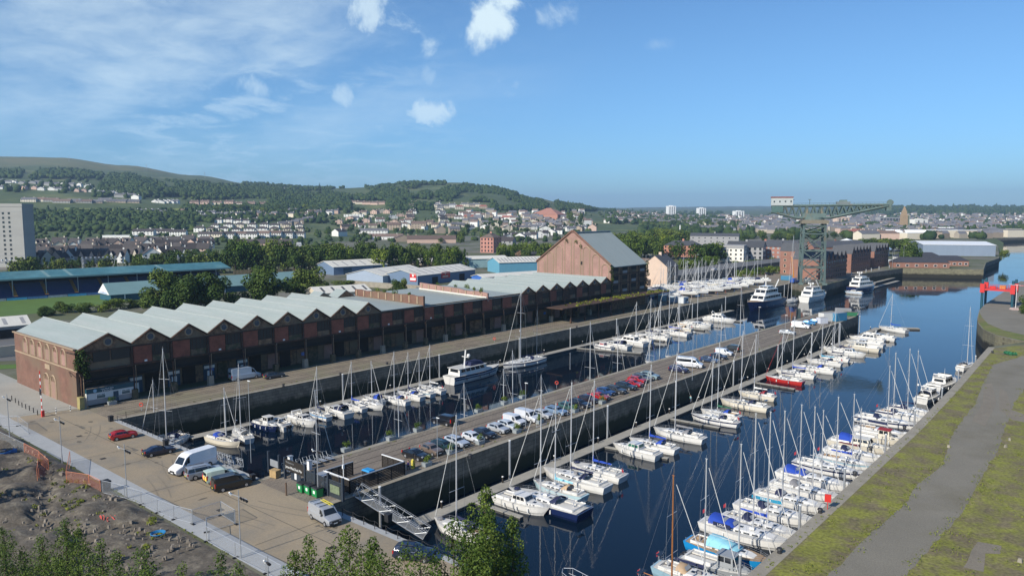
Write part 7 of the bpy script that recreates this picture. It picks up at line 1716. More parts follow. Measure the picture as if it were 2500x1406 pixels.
# traffic cone, planters
t=thing('traffic_cone','white cone standing at the top of the long gangway','cone',(*P(872,1182),GZ)); m=MB(); m.box(0,0,0,.45,.45,.06); m.tube((0,0,.06),(0,0,.95),.18,.05,8); m.build('body',m_whitep,t)
for k,(px,py) in enumerate([(845,1102),(954,1074),(1020,1053),(1168,1006),(1232,987),(1276,972),(1042,1137),(1100,1107),(1172,1083),(1317,1033),(1262,1056),(1404,1006),(1470,985)]):
    planter(*P(px,py),PI/2,f'grey planter with green shrub along the pier, {nth(k+1)} of the outer plant boxes',1.25 if k!=12 else 1.3,k+10)
# lamp posts on the pier
for k,(px,py,tp,y_) in enumerate([(1068,1118,1020,0),(1283,1050,935,0),(1690,928,810,0),(1850,858,750,0),(1915,858,770,0),(613,1130,930,0)]):
    x,y=P(px,py); z=ztop(x,y,tp)-GZ; t=thing('pier_lamp',f'slim grey lamp pole on the pier, {nth(k+1)} in order outwards','lamp post',(x,y,GZ),0,'slim poles on the pier'); m=MB(); m.tube((0,0,0),(0,0,z),.06,.04,6); m.build('pole',m_steelg,t); m=MB(); m.box(.2,0,z,.7,.15,.1); m.build('lamp_head',m_whitep,t)
# far pier end: containers
def container(label,px,py,L_,w,h,c,rz=0,gz=GZ):
    t=thing('container',label,'container',(*P(px,py),gz),rz,'containers at the pier end'); m=MB(); m.box(0,0,.1,L_,w,h); 
    m.build('box',mat('container_%s'%c[0],c[1],.6,0,.08,.6,stretch=(6,6,.1)),t); m=MB(); m.box(-L_/2-.03,0,.15,.08,w*.9,h*.9); m.build('door',mat('container_%s'%c[0],c[1],.6),t); m=MB(); m.box(0,0,h+.1,L_*.98,w*.98,.06); m.build('roof',m_grey,t)
container('white container box near the end of the pier',2025,783,8,3,3.,('white',(.6,.6,.57)),R(60)); container('blue container box in front of the green skip',2046,783,6,3.2,3.1,('blue',(.03,.17,.30)),R(70))
container('small white trailer with blue emblem beside the blue cars',2007,790,3.5,2.2,2.2,('pale',(.55,.57,.62)),R(60))
container('grey flat container behind the blue one',2058,768,6,2.6,2.4,('grey',(.2,.21,.22)),R(20))
t=thing('skip','dark green skip at the tip of the pier','skip',(*P(2076,771),GZ),R(20)); m=MB(); m.ext([(-2,.1),(2,.1),(2.7,1.5),(-2.7,1.5)],-1,1,'y'); m.build('body',mat('skip_green',(.01,.12,.05),.6),t); m=MB(); m.box(0,0,1.4,4.6,1.5,.2); m.build('contents',m_soil,t)
for i,(px,py,L_,c) in enumerate([(1622,735,7,('teal',(.12,.25,.3))),(1650,738,6,('lblue',(.32,.42,.5))),(1668,741,4,('whiteb',(.55,.58,.6))),(1598,728,6,('teal',(.12,.25,.3)))]): 
    t=thing('site_cabin',['teal grey site cabin left of the blue striped one','pale blue site cabin by the quay at the canopy end','small white site cabin nearest the stored boats','teal site cabin tucked under the canopy end'][i],'cabin',(*P(px,py),GZ),R(85)); m=MB(); m.box(0,0,.2,L_,2.8,2.8); m.build('body',mat('container_%s'%c[0],c[1],.6,0,.08,.6),t); m=MB(); m.box(0,0,3.,L_+.2,3,.12); m.build('roof',m_roofl,t); m=MB(); m.box(0,-1.43,.3,.9,.06,2.); m.build('door',m_door,t); m=MB(); m.box(L_*.3,-1.43,1.2,1.2,.06,1.); m.build('window',m_glass,t)
t=container('blue container behind the stored boats',1920,684,6,2.6,2.6,('blue',(.03,.17,.30)),R(10))
# blue tarpaulin sacks at far left
for i,(px,py) in enumerate([(8,1118),(24,1112)]):
    t=thing('builders_bag',['blue bulk bag at the left edge of the dug ground','blue bulk bag just right of the other one'][i],'bulk bag',(*P(px,py),GZ),R(20),'blue bulk bags'); m=MB(); m.box(0,0,0,1.5,1.4,1.1,tp=1.1); m.build('bag',mat('bag_blue',(.02,.12,.35),.8,0,.2,4),t); m=MB(); m.ball(0,0,1.05,.62,0,9,5,.5); m.build('contents',m_soil,t)
# orange mesh fences and temporary fence panels
def meshmat(name,col,alpha): q=mat(name,col,.7); q.node_tree.nodes['Principled BSDF'].inputs['Alpha'].default_value=alpha; return q
m_om=meshmat('orange_netting',(.5,.2,.13),.15); m_sm=meshmat('fence_mesh',(.4,.42,.44),.10); m_or=mat('orange_pole',(.55,.2,.1),.6)
def panel(p,q,label,h=2.,orange=False,group='temporary fence panels',foot=True):
    a=Vector(p); b=Vector(q); L_=(b-a).length; t=thing('fence_panel',label,'fence panel',(a.x,a.y,GZ+.05),math.atan2(b.y-a.y,b.x-a.x),group)
    m=MB(); 
    for x in (0.03,L_-.03): m.bar((x,0,0),(x,0,h),.06)
    m.bar((0,0,h),(L_,0,h),.05); m.bar((0,0,.15),(L_,0,.15),.05); m.build('frame',m_or if orange else m_steelg,t)
    m=MB(); m.box(L_/2,0,.2,L_-.1,.012,h-.25); m.build('netting' if orange else 'mesh',m_om if orange else m_sm,t)
    if foot: m=MB(); m.box(0,0,0,.22,.75,.14); m.build('foot',m_plast,t)
op=[(60,1110,97,1130),(97,1130,92,1178),(97,1132,120,1152),(120,1152,96,1174),(163,1182,172,1130),(163,1182,218,1190),(218,1190,246,1204)]
for k,(a,b,c,d) in enumerate(op): panel(P(a,b),P(c,d),f'orange netting fence panel, {nth(k+1)} from the left beside the path',orange=True,group='orange netting fence panels')
fp=[(305,1218,345,1232),(345,1232,385,1252),(385,1252,425,1268),(425,1268,470,1280),(470,1280,540,1258),(540,1258,575,1280),(505,1322,575,1362),(505,1300,505,1322),(575,1362,650,1400),(650,1400,720,1440),(0,1040,45,1040),(45,1040,70,1060),(575,1280,505,1300),(0,1080,60,1110),(250,1205,305,1218)]
for k,(a,b,c,d) in enumerate(fp): panel(P(a,b),P(c,d),f'see-through wire fence panel with grey frame, {nth(k+1)} in the line by the path')
# hose coil, slab ramp
t=thing('pipe_coil','bright blue coil of pipe on the dug ground','pipe coil',(*P(386,1306,5.6),5.75)); m=MB()
for k in range(4):
    n=18; rr2=.65+.08*k
    for i in range(n): a,b=2*PI*i/n,2*PI*(i+1)/n; m.tube((rr2*math.cos(a),rr2*math.sin(a),.06*k),(rr2*math.cos(b),rr2*math.sin(b),.06*k),.05,None,5)
m.build('coil',paint((.02,.2,.42),.6,0,0),t)
t=thing('red_pipes','bundle of red netting lying in the trench','netting',(*P(262,1268,5.3),5.4)); m=MB(); r9=random.Random(1)
for k in range(14): a=Vector((r9.uniform(-1.6,1.6),r9.uniform(-.6,.6),.1)); m.tube(a,a+Vector((r9.uniform(-1,1),r9.uniform(-.5,.5),r9.uniform(0,.5))),.06,None,5)
m.build('strands',mat('net_red',(.6,.08,.06),.7),t)
# people
def person(label,x,y,z,rz,top,legs,hair=(.05,.03,.02),arm=0.,stride=.1):
    t=thing('person',label,'person',(x,y,z),rz)
    def skin(name,pts,edges,mt,par=t):
        me=bpy.data.meshes.new(name); me.from_pydata([p[:3] for p in pts],edges,[]); o=link(name,me,par); me.materials.append(mt)
        sk=o.modifiers.new('s','SKIN'); 
        for i,p in enumerate(pts): me.skin_vertices[0].data[i].radius=(p[3],p[3]*(p[4] if len(p)>4 else 1))
        me.skin_vertices[0].data[0].use_root=True; o.modifiers.new('u','SUBSURF').levels=1; o.modifiers['u'].render_levels=2; return o
    msk=mat('skin_tone',(.5,.3,.22),.6)
    pts=[(0,0,.92,.13),(0,0,1.15,.13),(0,0,1.38,.15),(0,0,1.5,.06),(0,0.01,1.6,.085),(0,0,1.72,.075),
     (0,.19,1.42,.06),(.05+arm*.2,.24,1.15,.045),(.12+arm*.35,.22,.92+arm*.2,.035),(0,-.19,1.42,.06),(.03,-.24,1.15,.045),(.12,-.22,.92,.035),
     (stride*.5,.1,.88,.09),(stride,.1,.5,.06),(stride*.9,.1,.08,.045),(stride*.9+.16,.1,.04,.04),(-stride*.2,-.1,.88,.09),(-stride,-.1,.5,.06),(-stride*1.3,-.1,.08,.045),(-stride*1.3+.16,-.1,.04,.04)]
    E_=[(0,1),(1,2),(2,3),(3,4),(4,5),(2,6),(6,7),(7,8),(2,9),(9,10),(10,11),(0,12),(12,13),(13,14),(14,15),(0,16),(16,17),(17,18),(18,19)]
    skin('body',pts,E_,msk)
    sk2=[(p[0],p[1],p[2],p[3]*1.18) for p in pts]
    skin('jacket',[sk2[0],sk2[1],sk2[2],sk2[6],sk2[7],(sk2[8][0],sk2[8][1],sk2[8][2]+.06,sk2[8][3]),sk2[9],sk2[10],(sk2[11][0],sk2[11][1],sk2[11][2]+.06,sk2[11][3])],[(0,1),(1,2),(2,3),(3,4),(4,5),(2,6),(6,7),(7,8)],mat('cloth_%s'%str(top),top,.85))
    skin('trousers',[(0,0,.95,.15),sk2[12],sk2[13],sk2[14],sk2[16],sk2[17],sk2[18]],[(0,1),(1,2),(2,3),(0,4),(4,5),(5,6)],mat('cloth_%s'%str(legs),legs,.85))
    m=MB(); m.ball(-.02,0,1.74,.095,0,10,6,.75); m.build('hair',mat('hair_dark',hair,.8),t,True)
person('person in purple jacket and black trousers by the bin enclosure',*P(997,1149),GZ+.02,R(200),(.10,.03,.30),(.015,.015,.02))
person('person in turquoise jacket walking on the right hand pontoon',*P(1686,982,.6),.6,R(100),(.02,.35,.42),(.03,.05,.09),stride=.18)
t=thing('water_point','yellow water hydrant stand beside the purple jacketed person','hydrant',(*P(1008,1143),GZ+.02)); m=MB(); m.box(0,0,0,.45,.4,1.35); m.ball(0,0,1.4,.2); m.build('body',mat('hydrant_yellow',(.62,.52,.08),.5),t); m=MB(); m.tube((.1,-.22,.9),(.1,-.4,.9),.05,None,6); m.build('tap',m_steelg,t)
post('sign_post','thin brown sign post right of the yellow hydrant','post',1013,1144,2.3,.05,m_bark)
# right quay bits
t=thing('net_heap','green heap of nets on the far right quay','net heap',(*P(2466,866),GZ)); r9=random.Random(3); 
link('nets',leafmesh('nets',cloud([(r9.uniform(-1,1),r9.uniform(-.6,.6),.5,.7,.7) for _ in range(6)],700,.3,r9),mat('net_green',(.02,.16,.07),.8,0,.3,3)),t)
t=thing('lamp_column','white street lamp with long arm on the far right quay','lamp post',(*P(2479,756),GZ),YAW); z=ztop(*P(2479,756),695)-GZ; m=MB(); m.tube((0,0,0),(0,0,z),.12,.08,7); m.tube((-3.4,0,z+.15),(2.,0,z-.35),.09,None,5); m.build('pole',m_whitep,t); m=MB(); m.box(0,0,-.1,3.6,3,.9,tp=.8); m.build('base',mat('base_pink',(.4,.3,.27),.9,0,.2,1),t); m=MB(); m.box(1.9,0,z-.6,1.6,.6,.35); m.build('lamp_head',mat('lamp_red',(.5,.2,.2),.6),t)
for k,(px,py) in enumerate([(2316,1092),(2455,1092),(2464,1075),(2490,1372)]): 
    t=thing('stone_block',f'small pale stone lying on the right quay grass, {nth(k+1)} of the loose ones','stone',(*P(px,py),GZ),k,'loose stones'); m=MB(); m.box(0,0,0,.5,.35,.5,tp=.7); m.build('rock',m_cope,t)
# street lamps along the raised road and dock
for k,(px,py,tp) in enumerate([(1576,702,622),(1673,694,640),(1841,686,608),(1858,668,612),(1882,662,606),(1903,658,605),(1922,655,600),(1932,650,598),(1888,640,590),(2178,655,610),(2205,650,600),(2182,647,606),(1697,668,622)]):
    x,y=P(px,py); z=ztop(x,y,tp)-GZ; t=thing('street_lamp',f'thin grey street lamp beyond the boatyard, {nth(k+1)} of that line','lamp post',(x,y,GZ),YAW,'street lamps beyond the boatyard'); m=MB(); m.tube((0,0,0),(0,0,z),.11,.07,6); m.tube((0,0,z),(1.4,0,z+.2),.06,None,5); m.build('pole',m_steelg,t); m=MB(); m.box(1.6,0,z+.12,.9,.3,.14); m.build('lamp_head',m_whitep,t)
# chimney far away and pylons on the ridge
x,y,z=G(1657,578); t=thing('works_chimney','slim white works chimney with faint smoke in front of the far wood','chimney',(x,y,z-2),0); h=(578-550)/F*fdist(x,y); m=MB(); m.tube((0,0,0),(0,0,h+2),1.1,.8,10); m.build('stack',m_whitep,t)
for k,(px,py,hh) in enumerate([(187,393,16),(372,414,17),(511,432,16),(621,447,14),(930,452,9),(1148,452,12)]):
    x,y,z=G(px,py+3); h=hh/F*fdist(x,y); t=thing('pylon',f'thin pylon on the hill skyline, {nth(k+1)} from the left','pylon',(x,y,z-1),YAW,'pylons on the skyline'); m=MB()
    for a in (-1,1): m.bar((a*h*.09,0,0),(0,0,h),.35)
    for u in (.62,.75,.88): m.bar((-h*.12,0,h*u),(h*.12,0,h*u),.3)
    for u in range(5): m.bar((-h*.09*(1-u/5),0,h*u/5),(h*.09*(1-(u+1)/5),0,h*(u+1)/5),.2)
    m.build('lattice',m_steelg,t)

# the tide is low: everything afloat lies at the lower water level
WL=-1.5; KS=(CAMZ-WL)/CAMZ
def lower_afloat():
    for o in list(bpy.data.objects):
        if o.parent or not o.get('category'): continue
        n=o.name.split('.')[0]
        if n in('sailing_yacht','motor_cruiser','motor_yacht','superyacht','workboat','fishing_boat','pontoon','jack_up_barge','pulpit_rail') or (n=='person' and o.location.z<1):
            if o.location.z>1.2: continue
            x,y,z=o.location; dx=0.
            if -50<x<-34 and n!='pontoon' and y<200: dx=1.3
            if n=='pontoon' and -40<x<-34: dx=1.6
            o.location=(x*KS+dx,y*KS,z*KS+WL); o.scale=(KS,KS,KS)
lower_afloat()
# ================= trees =================
m_leafn=leafmat('leaves_near',(.035,.07,.012),(.145,.19,.035),.05)
m_leafc=leafmat('leaves_conifer',(.012,.026,.012),(.035,.06,.025),.15)
m_leafb=leafmat('leaves_belt',(.034,.066,.012),(.125,.165,.032),.2)
def crown(seed,n,leaf,shape='round',m=None):
    "unit crown, height 1 and width about 1, standing on z=0"
    r=random.Random(seed); c=[]
    if shape=='round':
        for _ in range(17):
            a=r.uniform(0,2*PI); q=r.random()**.6*.33; z=r.uniform(.24,.86); w=math.sqrt(max(.05,1-((z-.5)/.5)**2)); c.append((q*w*math.cos(a)*1.25,q*w*math.sin(a)*1.25,z,r.uniform(.145,.235)))
    elif shape=='tall':
        for k in range(16):
            z=.12+.8*k/15; w=(1-z)**.6*.2+.03; a=r.uniform(0,2*PI); c.append((w*math.cos(a),w*math.sin(a),z,r.uniform(.09,.15)*(1.15-.6*z)))
    else:
        for k in range(15):
            z=.1+.86*k/15; c.append((r.uniform(-.04,.04),r.uniform(-.04,.04),z,.24*(1-z)+.025,.5))
    vs,fs,tn=cloud(c,n,leaf,r,.55); 
    return leafmesh('crown',(vs,fs,tn),m)
def trunkmesh(seed,lean=.03,top=.55,r0=.028):
    r=random.Random(seed); m=MB(); x=r.uniform(-lean,lean); m.tube((0,0,-.06),(x,0,.3),r0,r0*.75,7); m.tube((x,0,.3),(x*1.5,.01,top),r0*.75,r0*.35,6)
    for k in range(4): a=r.uniform(0,2*PI); z=.22+.08*k; m.tube((x,0,z),(x+.2*math.cos(a),.2*math.sin(a),z+.2),r0*.45,r0*.15,5)
    return m.mesh('trunk',m_bark)
CR={'belt':[crown(i,1200,.078,'round',m_leafb) for i in range(5)],'tall':[crown(20+i,800,.065,'tall',m_leafb) for i in range(3)],'con':[crown(30+i,500,.06,'con',m_leafc) for i in range(3)],'big':[crown(40+i,4600,.046,'round',m_leafb) for i in range(3)],'green':[crown(50+i,1100,.07,'round',m_leaf2) for i in range(3)]}
TRK=[trunkmesh(i) for i in range(3)]
def tree(kind,x,y,z,h,w,label,group=None,seed=0,name=None):
    if 'bush' in label or 'hedge' in label: name='bush'
    r=random.Random(seed*7+3); t=thing(name or {'con':'conifer_tree','tall':'slender_tree'}.get(kind,'broadleaf_tree'),label,'bush' if name=='bush' else 'tree',(x,y,z-.3),r.uniform(0,6.28),group)
    t.scale=(w,w,h); o=link('crown',CR[kind][seed%len(CR[kind])],t); link('trunk',TRK[seed%3],t); return t
def belt(n,px0,px1,yf,hf,label,group,kinds='belt',seed=1,wf=.85,jy=4,base=None):
    "n trees from px0 to px1; yf(u) gives photo row of the foot, hf height in metres"
    r=random.Random(seed); xs=sorted(px0+(px1-px0)*(i+r.uniform(.1,.9))/n for i in range(n))
    for i,px in enumerate(xs):
        u=(px-px0)/(px1-px0); py=yf(u)+r.uniform(-jy,jy); x,y,z=G(px,py); h=hf(u)*r.uniform(.8,1.15); k=r.choice(kinds) if isinstance(kinds,(list,tuple)) else kinds
        w=h*wf*r.uniform(.8,1.15)*(.75 if k=='con' else 1.0)
        tree(k,x,y,z,h,w,label.format(nth(i+1)),group,seed*100+i)
lin=lambda a,b:(lambda u:a+(b-a)*u)
belt(32,30,590,lin(674,664),lambda u:11+2.5*u,'dark leafy tree in the belt behind the teal stand, {} from the left','trees behind the stand',['belt','belt','tall'],2,.85,4)
belt(6,420,600,lin(650,646),lambda u:11,'tree in the rear row behind the teal stand, {} from the left','rear trees behind the stand','belt',3,.9,3)
belt(40,570,1140,lin(670,655),lin(20,15),'tall tree in the dense railway belt, {} from the left','railway tree belt',['belt','tall','belt','green'],4,.72,4)
belt(26,560,1130,lin(652,640),lin(19,14),'tree in the back row of the railway belt, {} from the left','back row of the railway belt','belt',5,.75,3)
belt(12,1215,1345,lin(640,640),lin(14,15),'tree behind the tall storehouse on its left side, {} from the left','trees left of the storehouse',['belt','green'],6,.8,5)
belt(22,1440,1660,lin(632,630),lambda u:22-4*u,'bright green tree in the wood right of the storehouse roof, {} from the left','wood right of the storehouse',['belt','green','belt'],7,.8,6)
belt(14,1480,1680,lin(610,600),lambda u:19,'tree at the back of the wood beyond the storehouse, {} from the left','back of the storehouse wood','belt',8,.85,4)
belt(9,1655,1740,lin(668,655),lambda u:9,'low bushy tree beside the raised road, {} from the left','bushy trees by the raised road',['green','belt'],9,1.1,3)
belt(4,1700,1760,lin(648,650),lambda u:16,'dark tree in front of the white flats, {} from the left','dark trees before the white flats','belt',10,.9,3)
belt(16,1790,1960,lin(652,640),lambda u:5,'low hedge tree along the raised road, {} from the left','hedge trees by the raised road',['belt','green'],11,1.3,3)
belt(9,1800,1925,lin(676,668),lambda u:5,'yellow green bush at the back of the boatyard, {} from the left','bushes behind the boatyard','green',12,1.2,3)
belt(16,2095,2215,lin(612,616),lambda u:13,'dark tree between the brick apartments and river shed, {} from the left','trees beyond the brick apartments','belt',13,1.,3)
for i,(px,py,h,w) in enumerate([(2215,640,17,13),(2228,645,15,13),(2207,646,13,10)]): x,y,z=G(px,py); tree('belt',x,y,z,h,w,['tall dark tree at the dock corner, back one','tall dark tree at the dock corner, right one','smaller dark tree at the dock corner'][i],'dark trees at the dock corner',i)
x,y,z=G(2446,632); tree('belt',x,y,GZ,8,9,'small lone tree on the low spit by the river',None,4)
x,y=P(2500,765); tree('big',x+1.5,y,GZ,8,8,'dark bush cut by the right edge on the far quay',None,1)
# big round trees behind the warehouse
for i,(px,py,h,w,lb) in enumerate([(400,758,17,19,'big dark round tree, leftmost of the clump behind the warehouse'),(445,760,17,17,'big dark round tree, tallest of the left clump behind the warehouse'),(492,758,17,19,'big dark round tree, third of the clump behind the warehouse'),(538,752,13,17,'lower dark tree at the right of the left clump'),(375,756,9,10,'small dark tree at the left foot of the clump'),(655,742,18,22,'big round tree standing alone in the middle behind the warehouse'),(620,745,11,12,'smaller tree touching the lone round tree'),(758,727,16,19,'big round tree just right of the middle one'),(728,728,12,12,'smaller tree between the two round trees'),(965,716,7,8,'bushy tree in front of the signed blue unit'),(982,715,8,7,'second bushy tree in front of the signed blue unit'),(838,702,4.5,14,'low green bush before the white roofed unit')]):
    x,y=P(px,py); tree('big',x,y,GZ,h,w,lb,'round trees behind the warehouse',i)
belt(12,90,370,lin(770,748),lambda u:4.5,'scrubby bush on the bank beside the pitch, {} from the left','bushes beside the pitch',['green','big'],15,1.5,4)
belt(5,1225,1345,lin(697,690),lambda u:4,'small bush by the blue walled unit, {} from the left','bushes by the blue unit','green',16,1.2,3)
belt(5,40,90,lin(690,680),lambda u:13,'tree at the foot of the white tower block, {} from the left','trees by the tower block','belt',17,.8,3)
# middle distance bands on the slope
belt(20,520,900,lin(522,515),lambda u:14,'tree on the green slope above the white houses, {} from the left','trees above the white houses',['belt','green'],20,1.,8)
belt(30,800,1460,lin(585,575),lambda u:9,'garden tree among the mid distance houses, {} from the left','garden trees in the middle distance',['belt','green'],21,1.,16)
belt(14,1130,1330,lin(560,548),lambda u:11,'tree between the tenements and red roofed hall, {} from the left','trees by the red roofed hall','belt',22,1.,10)
for i,(px,py,h,w) in enumerate([(1392,552,30,18),(1415,556,29,17),(1128,590,15,12),(787,476,42,26)]): x,y,z=G(px,py); tree('con' if i==3 else 'belt',x,y,z,h,w,['left one of the two tall dark trees above the storehouse','right one of the two tall dark trees above the storehouse','round dark tree beside the pink tenement','large lone conifer on the hill crest'][i],None,i+3)
belt(18,1560,1760,lin(556,552),lambda u:16,'blue green tree in the distant wood behind the chimney, {} from the left','distant wood behind the chimney','belt',23,1.1,4)
belt(18,1780,2110,lin(585,580),lambda u:12,'tree among the distant town roofs, {} from the left','trees in the distant town','belt',24,1.1,8)
# small houses --------------------------------------------------------------
m_cream2=mat('house_cream',(.60,.54,.43),.85,0,.05,.5,obj=.12); m_whit2=mat('house_white',(.70,.69,.65),.85,0,.05,.5,obj=.08); m_pink2=mat('house_pink',(.50,.36,.29),.85,0,.06,.5,obj=.12); m_stone2=mat('house_sandstone',(.36,.29,.22),.9,0,.1,.3,obj=.15); m_gryh=mat('house_grey',(.3,.3,.29),.85,0,.1,.4,obj=.15)
m_droof=mat('house_dark_roof',(.055,.047,.045),.75,0,.12,.5,obj=.25); m_broof=mat('house_brown_roof',(.15,.105,.085),.8,0,.15,.5,obj=.2); m_rroof=mat('house_red_roof',(.27,.10,.075),.8,0,.15,.5,obj=.15); m_groof=mat('house_grey_roof',(.12,.12,.13),.7,0,.12,.5,obj=.2)
HM={}
def house_parts(kind,w,d,h,rh):
    key=(kind,w,d,h,rh)
    if key in HM: return HM[key]
    W_=MB(); R_=MB(); C_=MB()
    if kind=='gx':
        W_.ext([(-d/2,-2),(d/2,-2),(d/2,h),(0,h+rh),(-d/2,h)],-w/2,w/2,'x'); o=.4; k=rh/(d/2)*o
        R_.ext([(-d/2-o,h-k),(0,h+rh),(d/2+o,h-k),(d/2+o,h-k+.3),(0,h+rh+.35),(-d/2-o,h-k+.3)],-w/2-.3,w/2+.3,'x')
    elif kind=='gy':
        W_.ext([(-w/2,-2),(w/2,-2),(w/2,h),(0,h+rh),(-w/2,h)],-d/2,d/2,'y'); o=.4; k=rh/(w/2)*o
        R_.ext([(-w/2-o,h-k),(0,h+rh),(w/2+o,h-k),(w/2+o,h-k+.3),(0,h+rh+.35),(-w/2-o,h-k+.3)],-d/2-.3,d/2+.3,'y')
    elif kind=='hip':
        W_.box(0,0,-2,w,d,h+2); q=d/2; o=.5
        R_.add([(-w/2-o,-d/2-o,h),(w/2+o,-d/2-o,h),(w/2+o,d/2+o,h),(-w/2-o,d/2+o,h),(-w/2+q,0,h+rh),(w/2-q,0,h+rh)],[(0,1,5,4),(1,2,5),(2,3,4,5),(3,0,4),(3,2,1,0)])
    elif kind=='dorm':
        W_.ext([(-d/2,-2),(d/2,-2),(d/2,h),(0,h+rh),(-d/2,h)],-w/2,w/2,'x'); R_.ext([(-d/2-.4,h-.3),(0,h+rh),(d/2+.4,h-.3),(d/2+.4,h),(0,h+rh+.35),(-d/2-.4,h)],-w/2-.3,w/2+.3,'x')
        for s in (-1,1):
            x=s*w*.26; ww=w*.2; W_.ext([(x-ww/2,0),(x+ww/2,0),(x+ww/2,h+.5),(x,h+rh*.72),(x-ww/2,h+.5)],-d/2-.9,-d/2+2,'y')
            R_.ext([(x-ww/2-.3,h+.2),(x,h+rh*.74),(x+ww/2+.3,h+.2),(x+ww/2+.3,h+.5),(x,h+rh*.74+.35),(x-ww/2-.3,h+.5)],-d/2-1.1,0,'y')
    elif kind=='flat': W_.box(0,0,-2,w,d,h+2); R_.box(0,0,h,w+.4,d+.4,.5)
    if kind!='flat':
        C_.box(0,0,h+rh*.7,1.2,.7,rh*.3+1.4)
    a=W_.mesh('wall',m_cream2); fixn(a); b=R_.mesh('roof',m_droof); fixn(b); c=C_.mesh('chimney',m_cream2) if C_.v else None
    HM[key]=(a,b,c); return HM[key]
WM={}
HWIN=MB().box(0,0,0,1.3,.12,1.5).mesh('window',m_glass)
NH=0
def house(px,py,kind,w,d,h,rh,wall,roof,label,group=None,rz=0.,win=0,name='house',cat='house',z=None):
    global NH; NH+=1
    x,y,zz=G(px,py); t=thing(name,label,cat,(x,y,zz),YAW+rz,group); 
    def var(me,mt):
        k=(me.name,mt.name)
        if k not in WM: q=me.copy(); q.materials[0]=mt; WM[k]=q
        return WM[k]
    a,b,c=house_parts(kind,w,d,h,rh); wl=link('wall',var(a,wall),t); rf=link('roof',var(b,roof),t)
    if c:
        for s_ in ((-1,1) if w>16 else (1,)): link('chimney',var(c,wall),rf,(s_*w*.32,0,0))
    if win:
        fl=2 if h>4.5 else 1
        if h>8: fl=3
        for f in range(fl):
            for k in range(win): link('window',HWIN,wl,(-w/2+w*(k+.5)/win,-d/2-(.9 if kind=='dorm' and abs(abs(-.5+(k+.5)/win)-.26)<.1 else 0)-.03,f*(h/fl)+.9))
    return t
def row_(n,pts,kind,dims,walls,roofs,label,group,seed=1,jx=4,jy=2,rz=.25,win=0,sc=.12,name='house',cat='house'):
    r=random.Random(seed); L_=[0]
    for a,b in zip(pts,pts[1:]): L_.append(L_[-1]+math.hypot(b[0]-a[0],b[1]-a[1]))
    for i in range(n):
        s=L_[-1]*(i+.5)/n
        for k in range(len(pts)-1):
            if s<=L_[k+1]: u=(s-L_[k])/(L_[k+1]-L_[k]); break
        px=pts[k][0]+(pts[k+1][0]-pts[k][0])*u+r.uniform(-jx,jx); py=pts[k][1]+(pts[k+1][1]-pts[k][1])*u+r.uniform(-jy,jy)
        q=[round(v*r.choice([1-sc,1,1+sc]),1) for v in dims[:2]]
        house(px,py,r.choice(kind) if isinstance(kind,list) else kind,q[0],q[1],dims[2],dims[3],r.choice(walls),r.choice(roofs),label.format(nth(i+1)),group,r.uniform(-rz,rz),win,name,cat)
CW=[m_cream2,m_whit2,m_pink2]
# dark roofed estate
row_(11,[(95,606),(530,596)],['dorm','gx'],(14,9,5,5),[m_whit2,m_cream2,m_pink2],[m_droof],'dark roofed estate house in the back row, {} from the left','dark roofed estate',1,5,3,.5,3)
row_(12,[(92,618),(530,606)],['dorm','gx','gy'],(13,9,5,5),CW,[m_droof],'dark roofed estate house in the third row, {} from the left','dark roofed estate',2,5,3,.6,3)
row_(12,[(92,632),(525,619)],['dorm','gx'],(13,9,5,5.2),CW,[m_droof],'dark roofed estate house in the second row, {} from the left','dark roofed estate',3,5,3,.6,3)
row_(10,[(95,648),(460,632)],['dorm','gx','gy'],(13,9,5,5.4),CW,[m_droof],'dark roofed estate house in the front row, {} from the left','dark roofed estate',4,5,3,.6,3)
# cream terrace line
row_(4,[(345,574),(455,576)],'gx',(26,9,5.5,3),[m_whit2],[m_droof],'long white terrace block above the estate, {} from the left','long white terraces',5,1,1,.03,6)
for i,(px,py,w) in enumerate([(427,588,50),(300,584,40),(372,592,44)]): house(px,py,'flat',w,12,4.5,0,m_whit2,[m_roofl,m_whitep,m_groof][i],['low white flat roofed school block with bright roof','low white block at left end of the terraces','low grey roofed block below the white terraces'][i],'low white blocks',0,8,'school_block','school')
row_(9,[(492,583),(748,581)],'gx',(17,9,6.5,3),[m_whit2,m_cream2],[m_droof,m_broof],'cream two storey terrace block in the front line, {} from the left','cream terrace blocks',6,1,1,.04,5,.0)
row_(9,[(480,568),(750,568)],'hip',(14,9,5.8,3.4),[m_whit2,m_cream2],[m_droof],'white hip roofed block just behind the cream terrace, {} from the left','white hip roofed blocks',7,3,2,.1,3)
row_(8,[(520,558),(750,556)],'hip',(14,9,5.8,3.4),[m_whit2,m_cream2],[m_droof],'white hip roofed block in the third line up, {} from the left','white hip roofed blocks',8,3,2,.1,3)
row_(5,[(530,546),(640,544)],'hip',(14,9,5.5,3.2),[m_whit2],[m_droof],'white hip roofed block highest behind the others, {} from the left','white hip roofed blocks',9,3,2,.1,2)
row_(6,[(690,556),(770,540)],'gx',(14,10,6.5,3),[m_cream2,m_stone2],[m_groof],'cream tenement on the street climbing right, {} from below','cream tenements on the climbing street',10,3,2,.3,4)
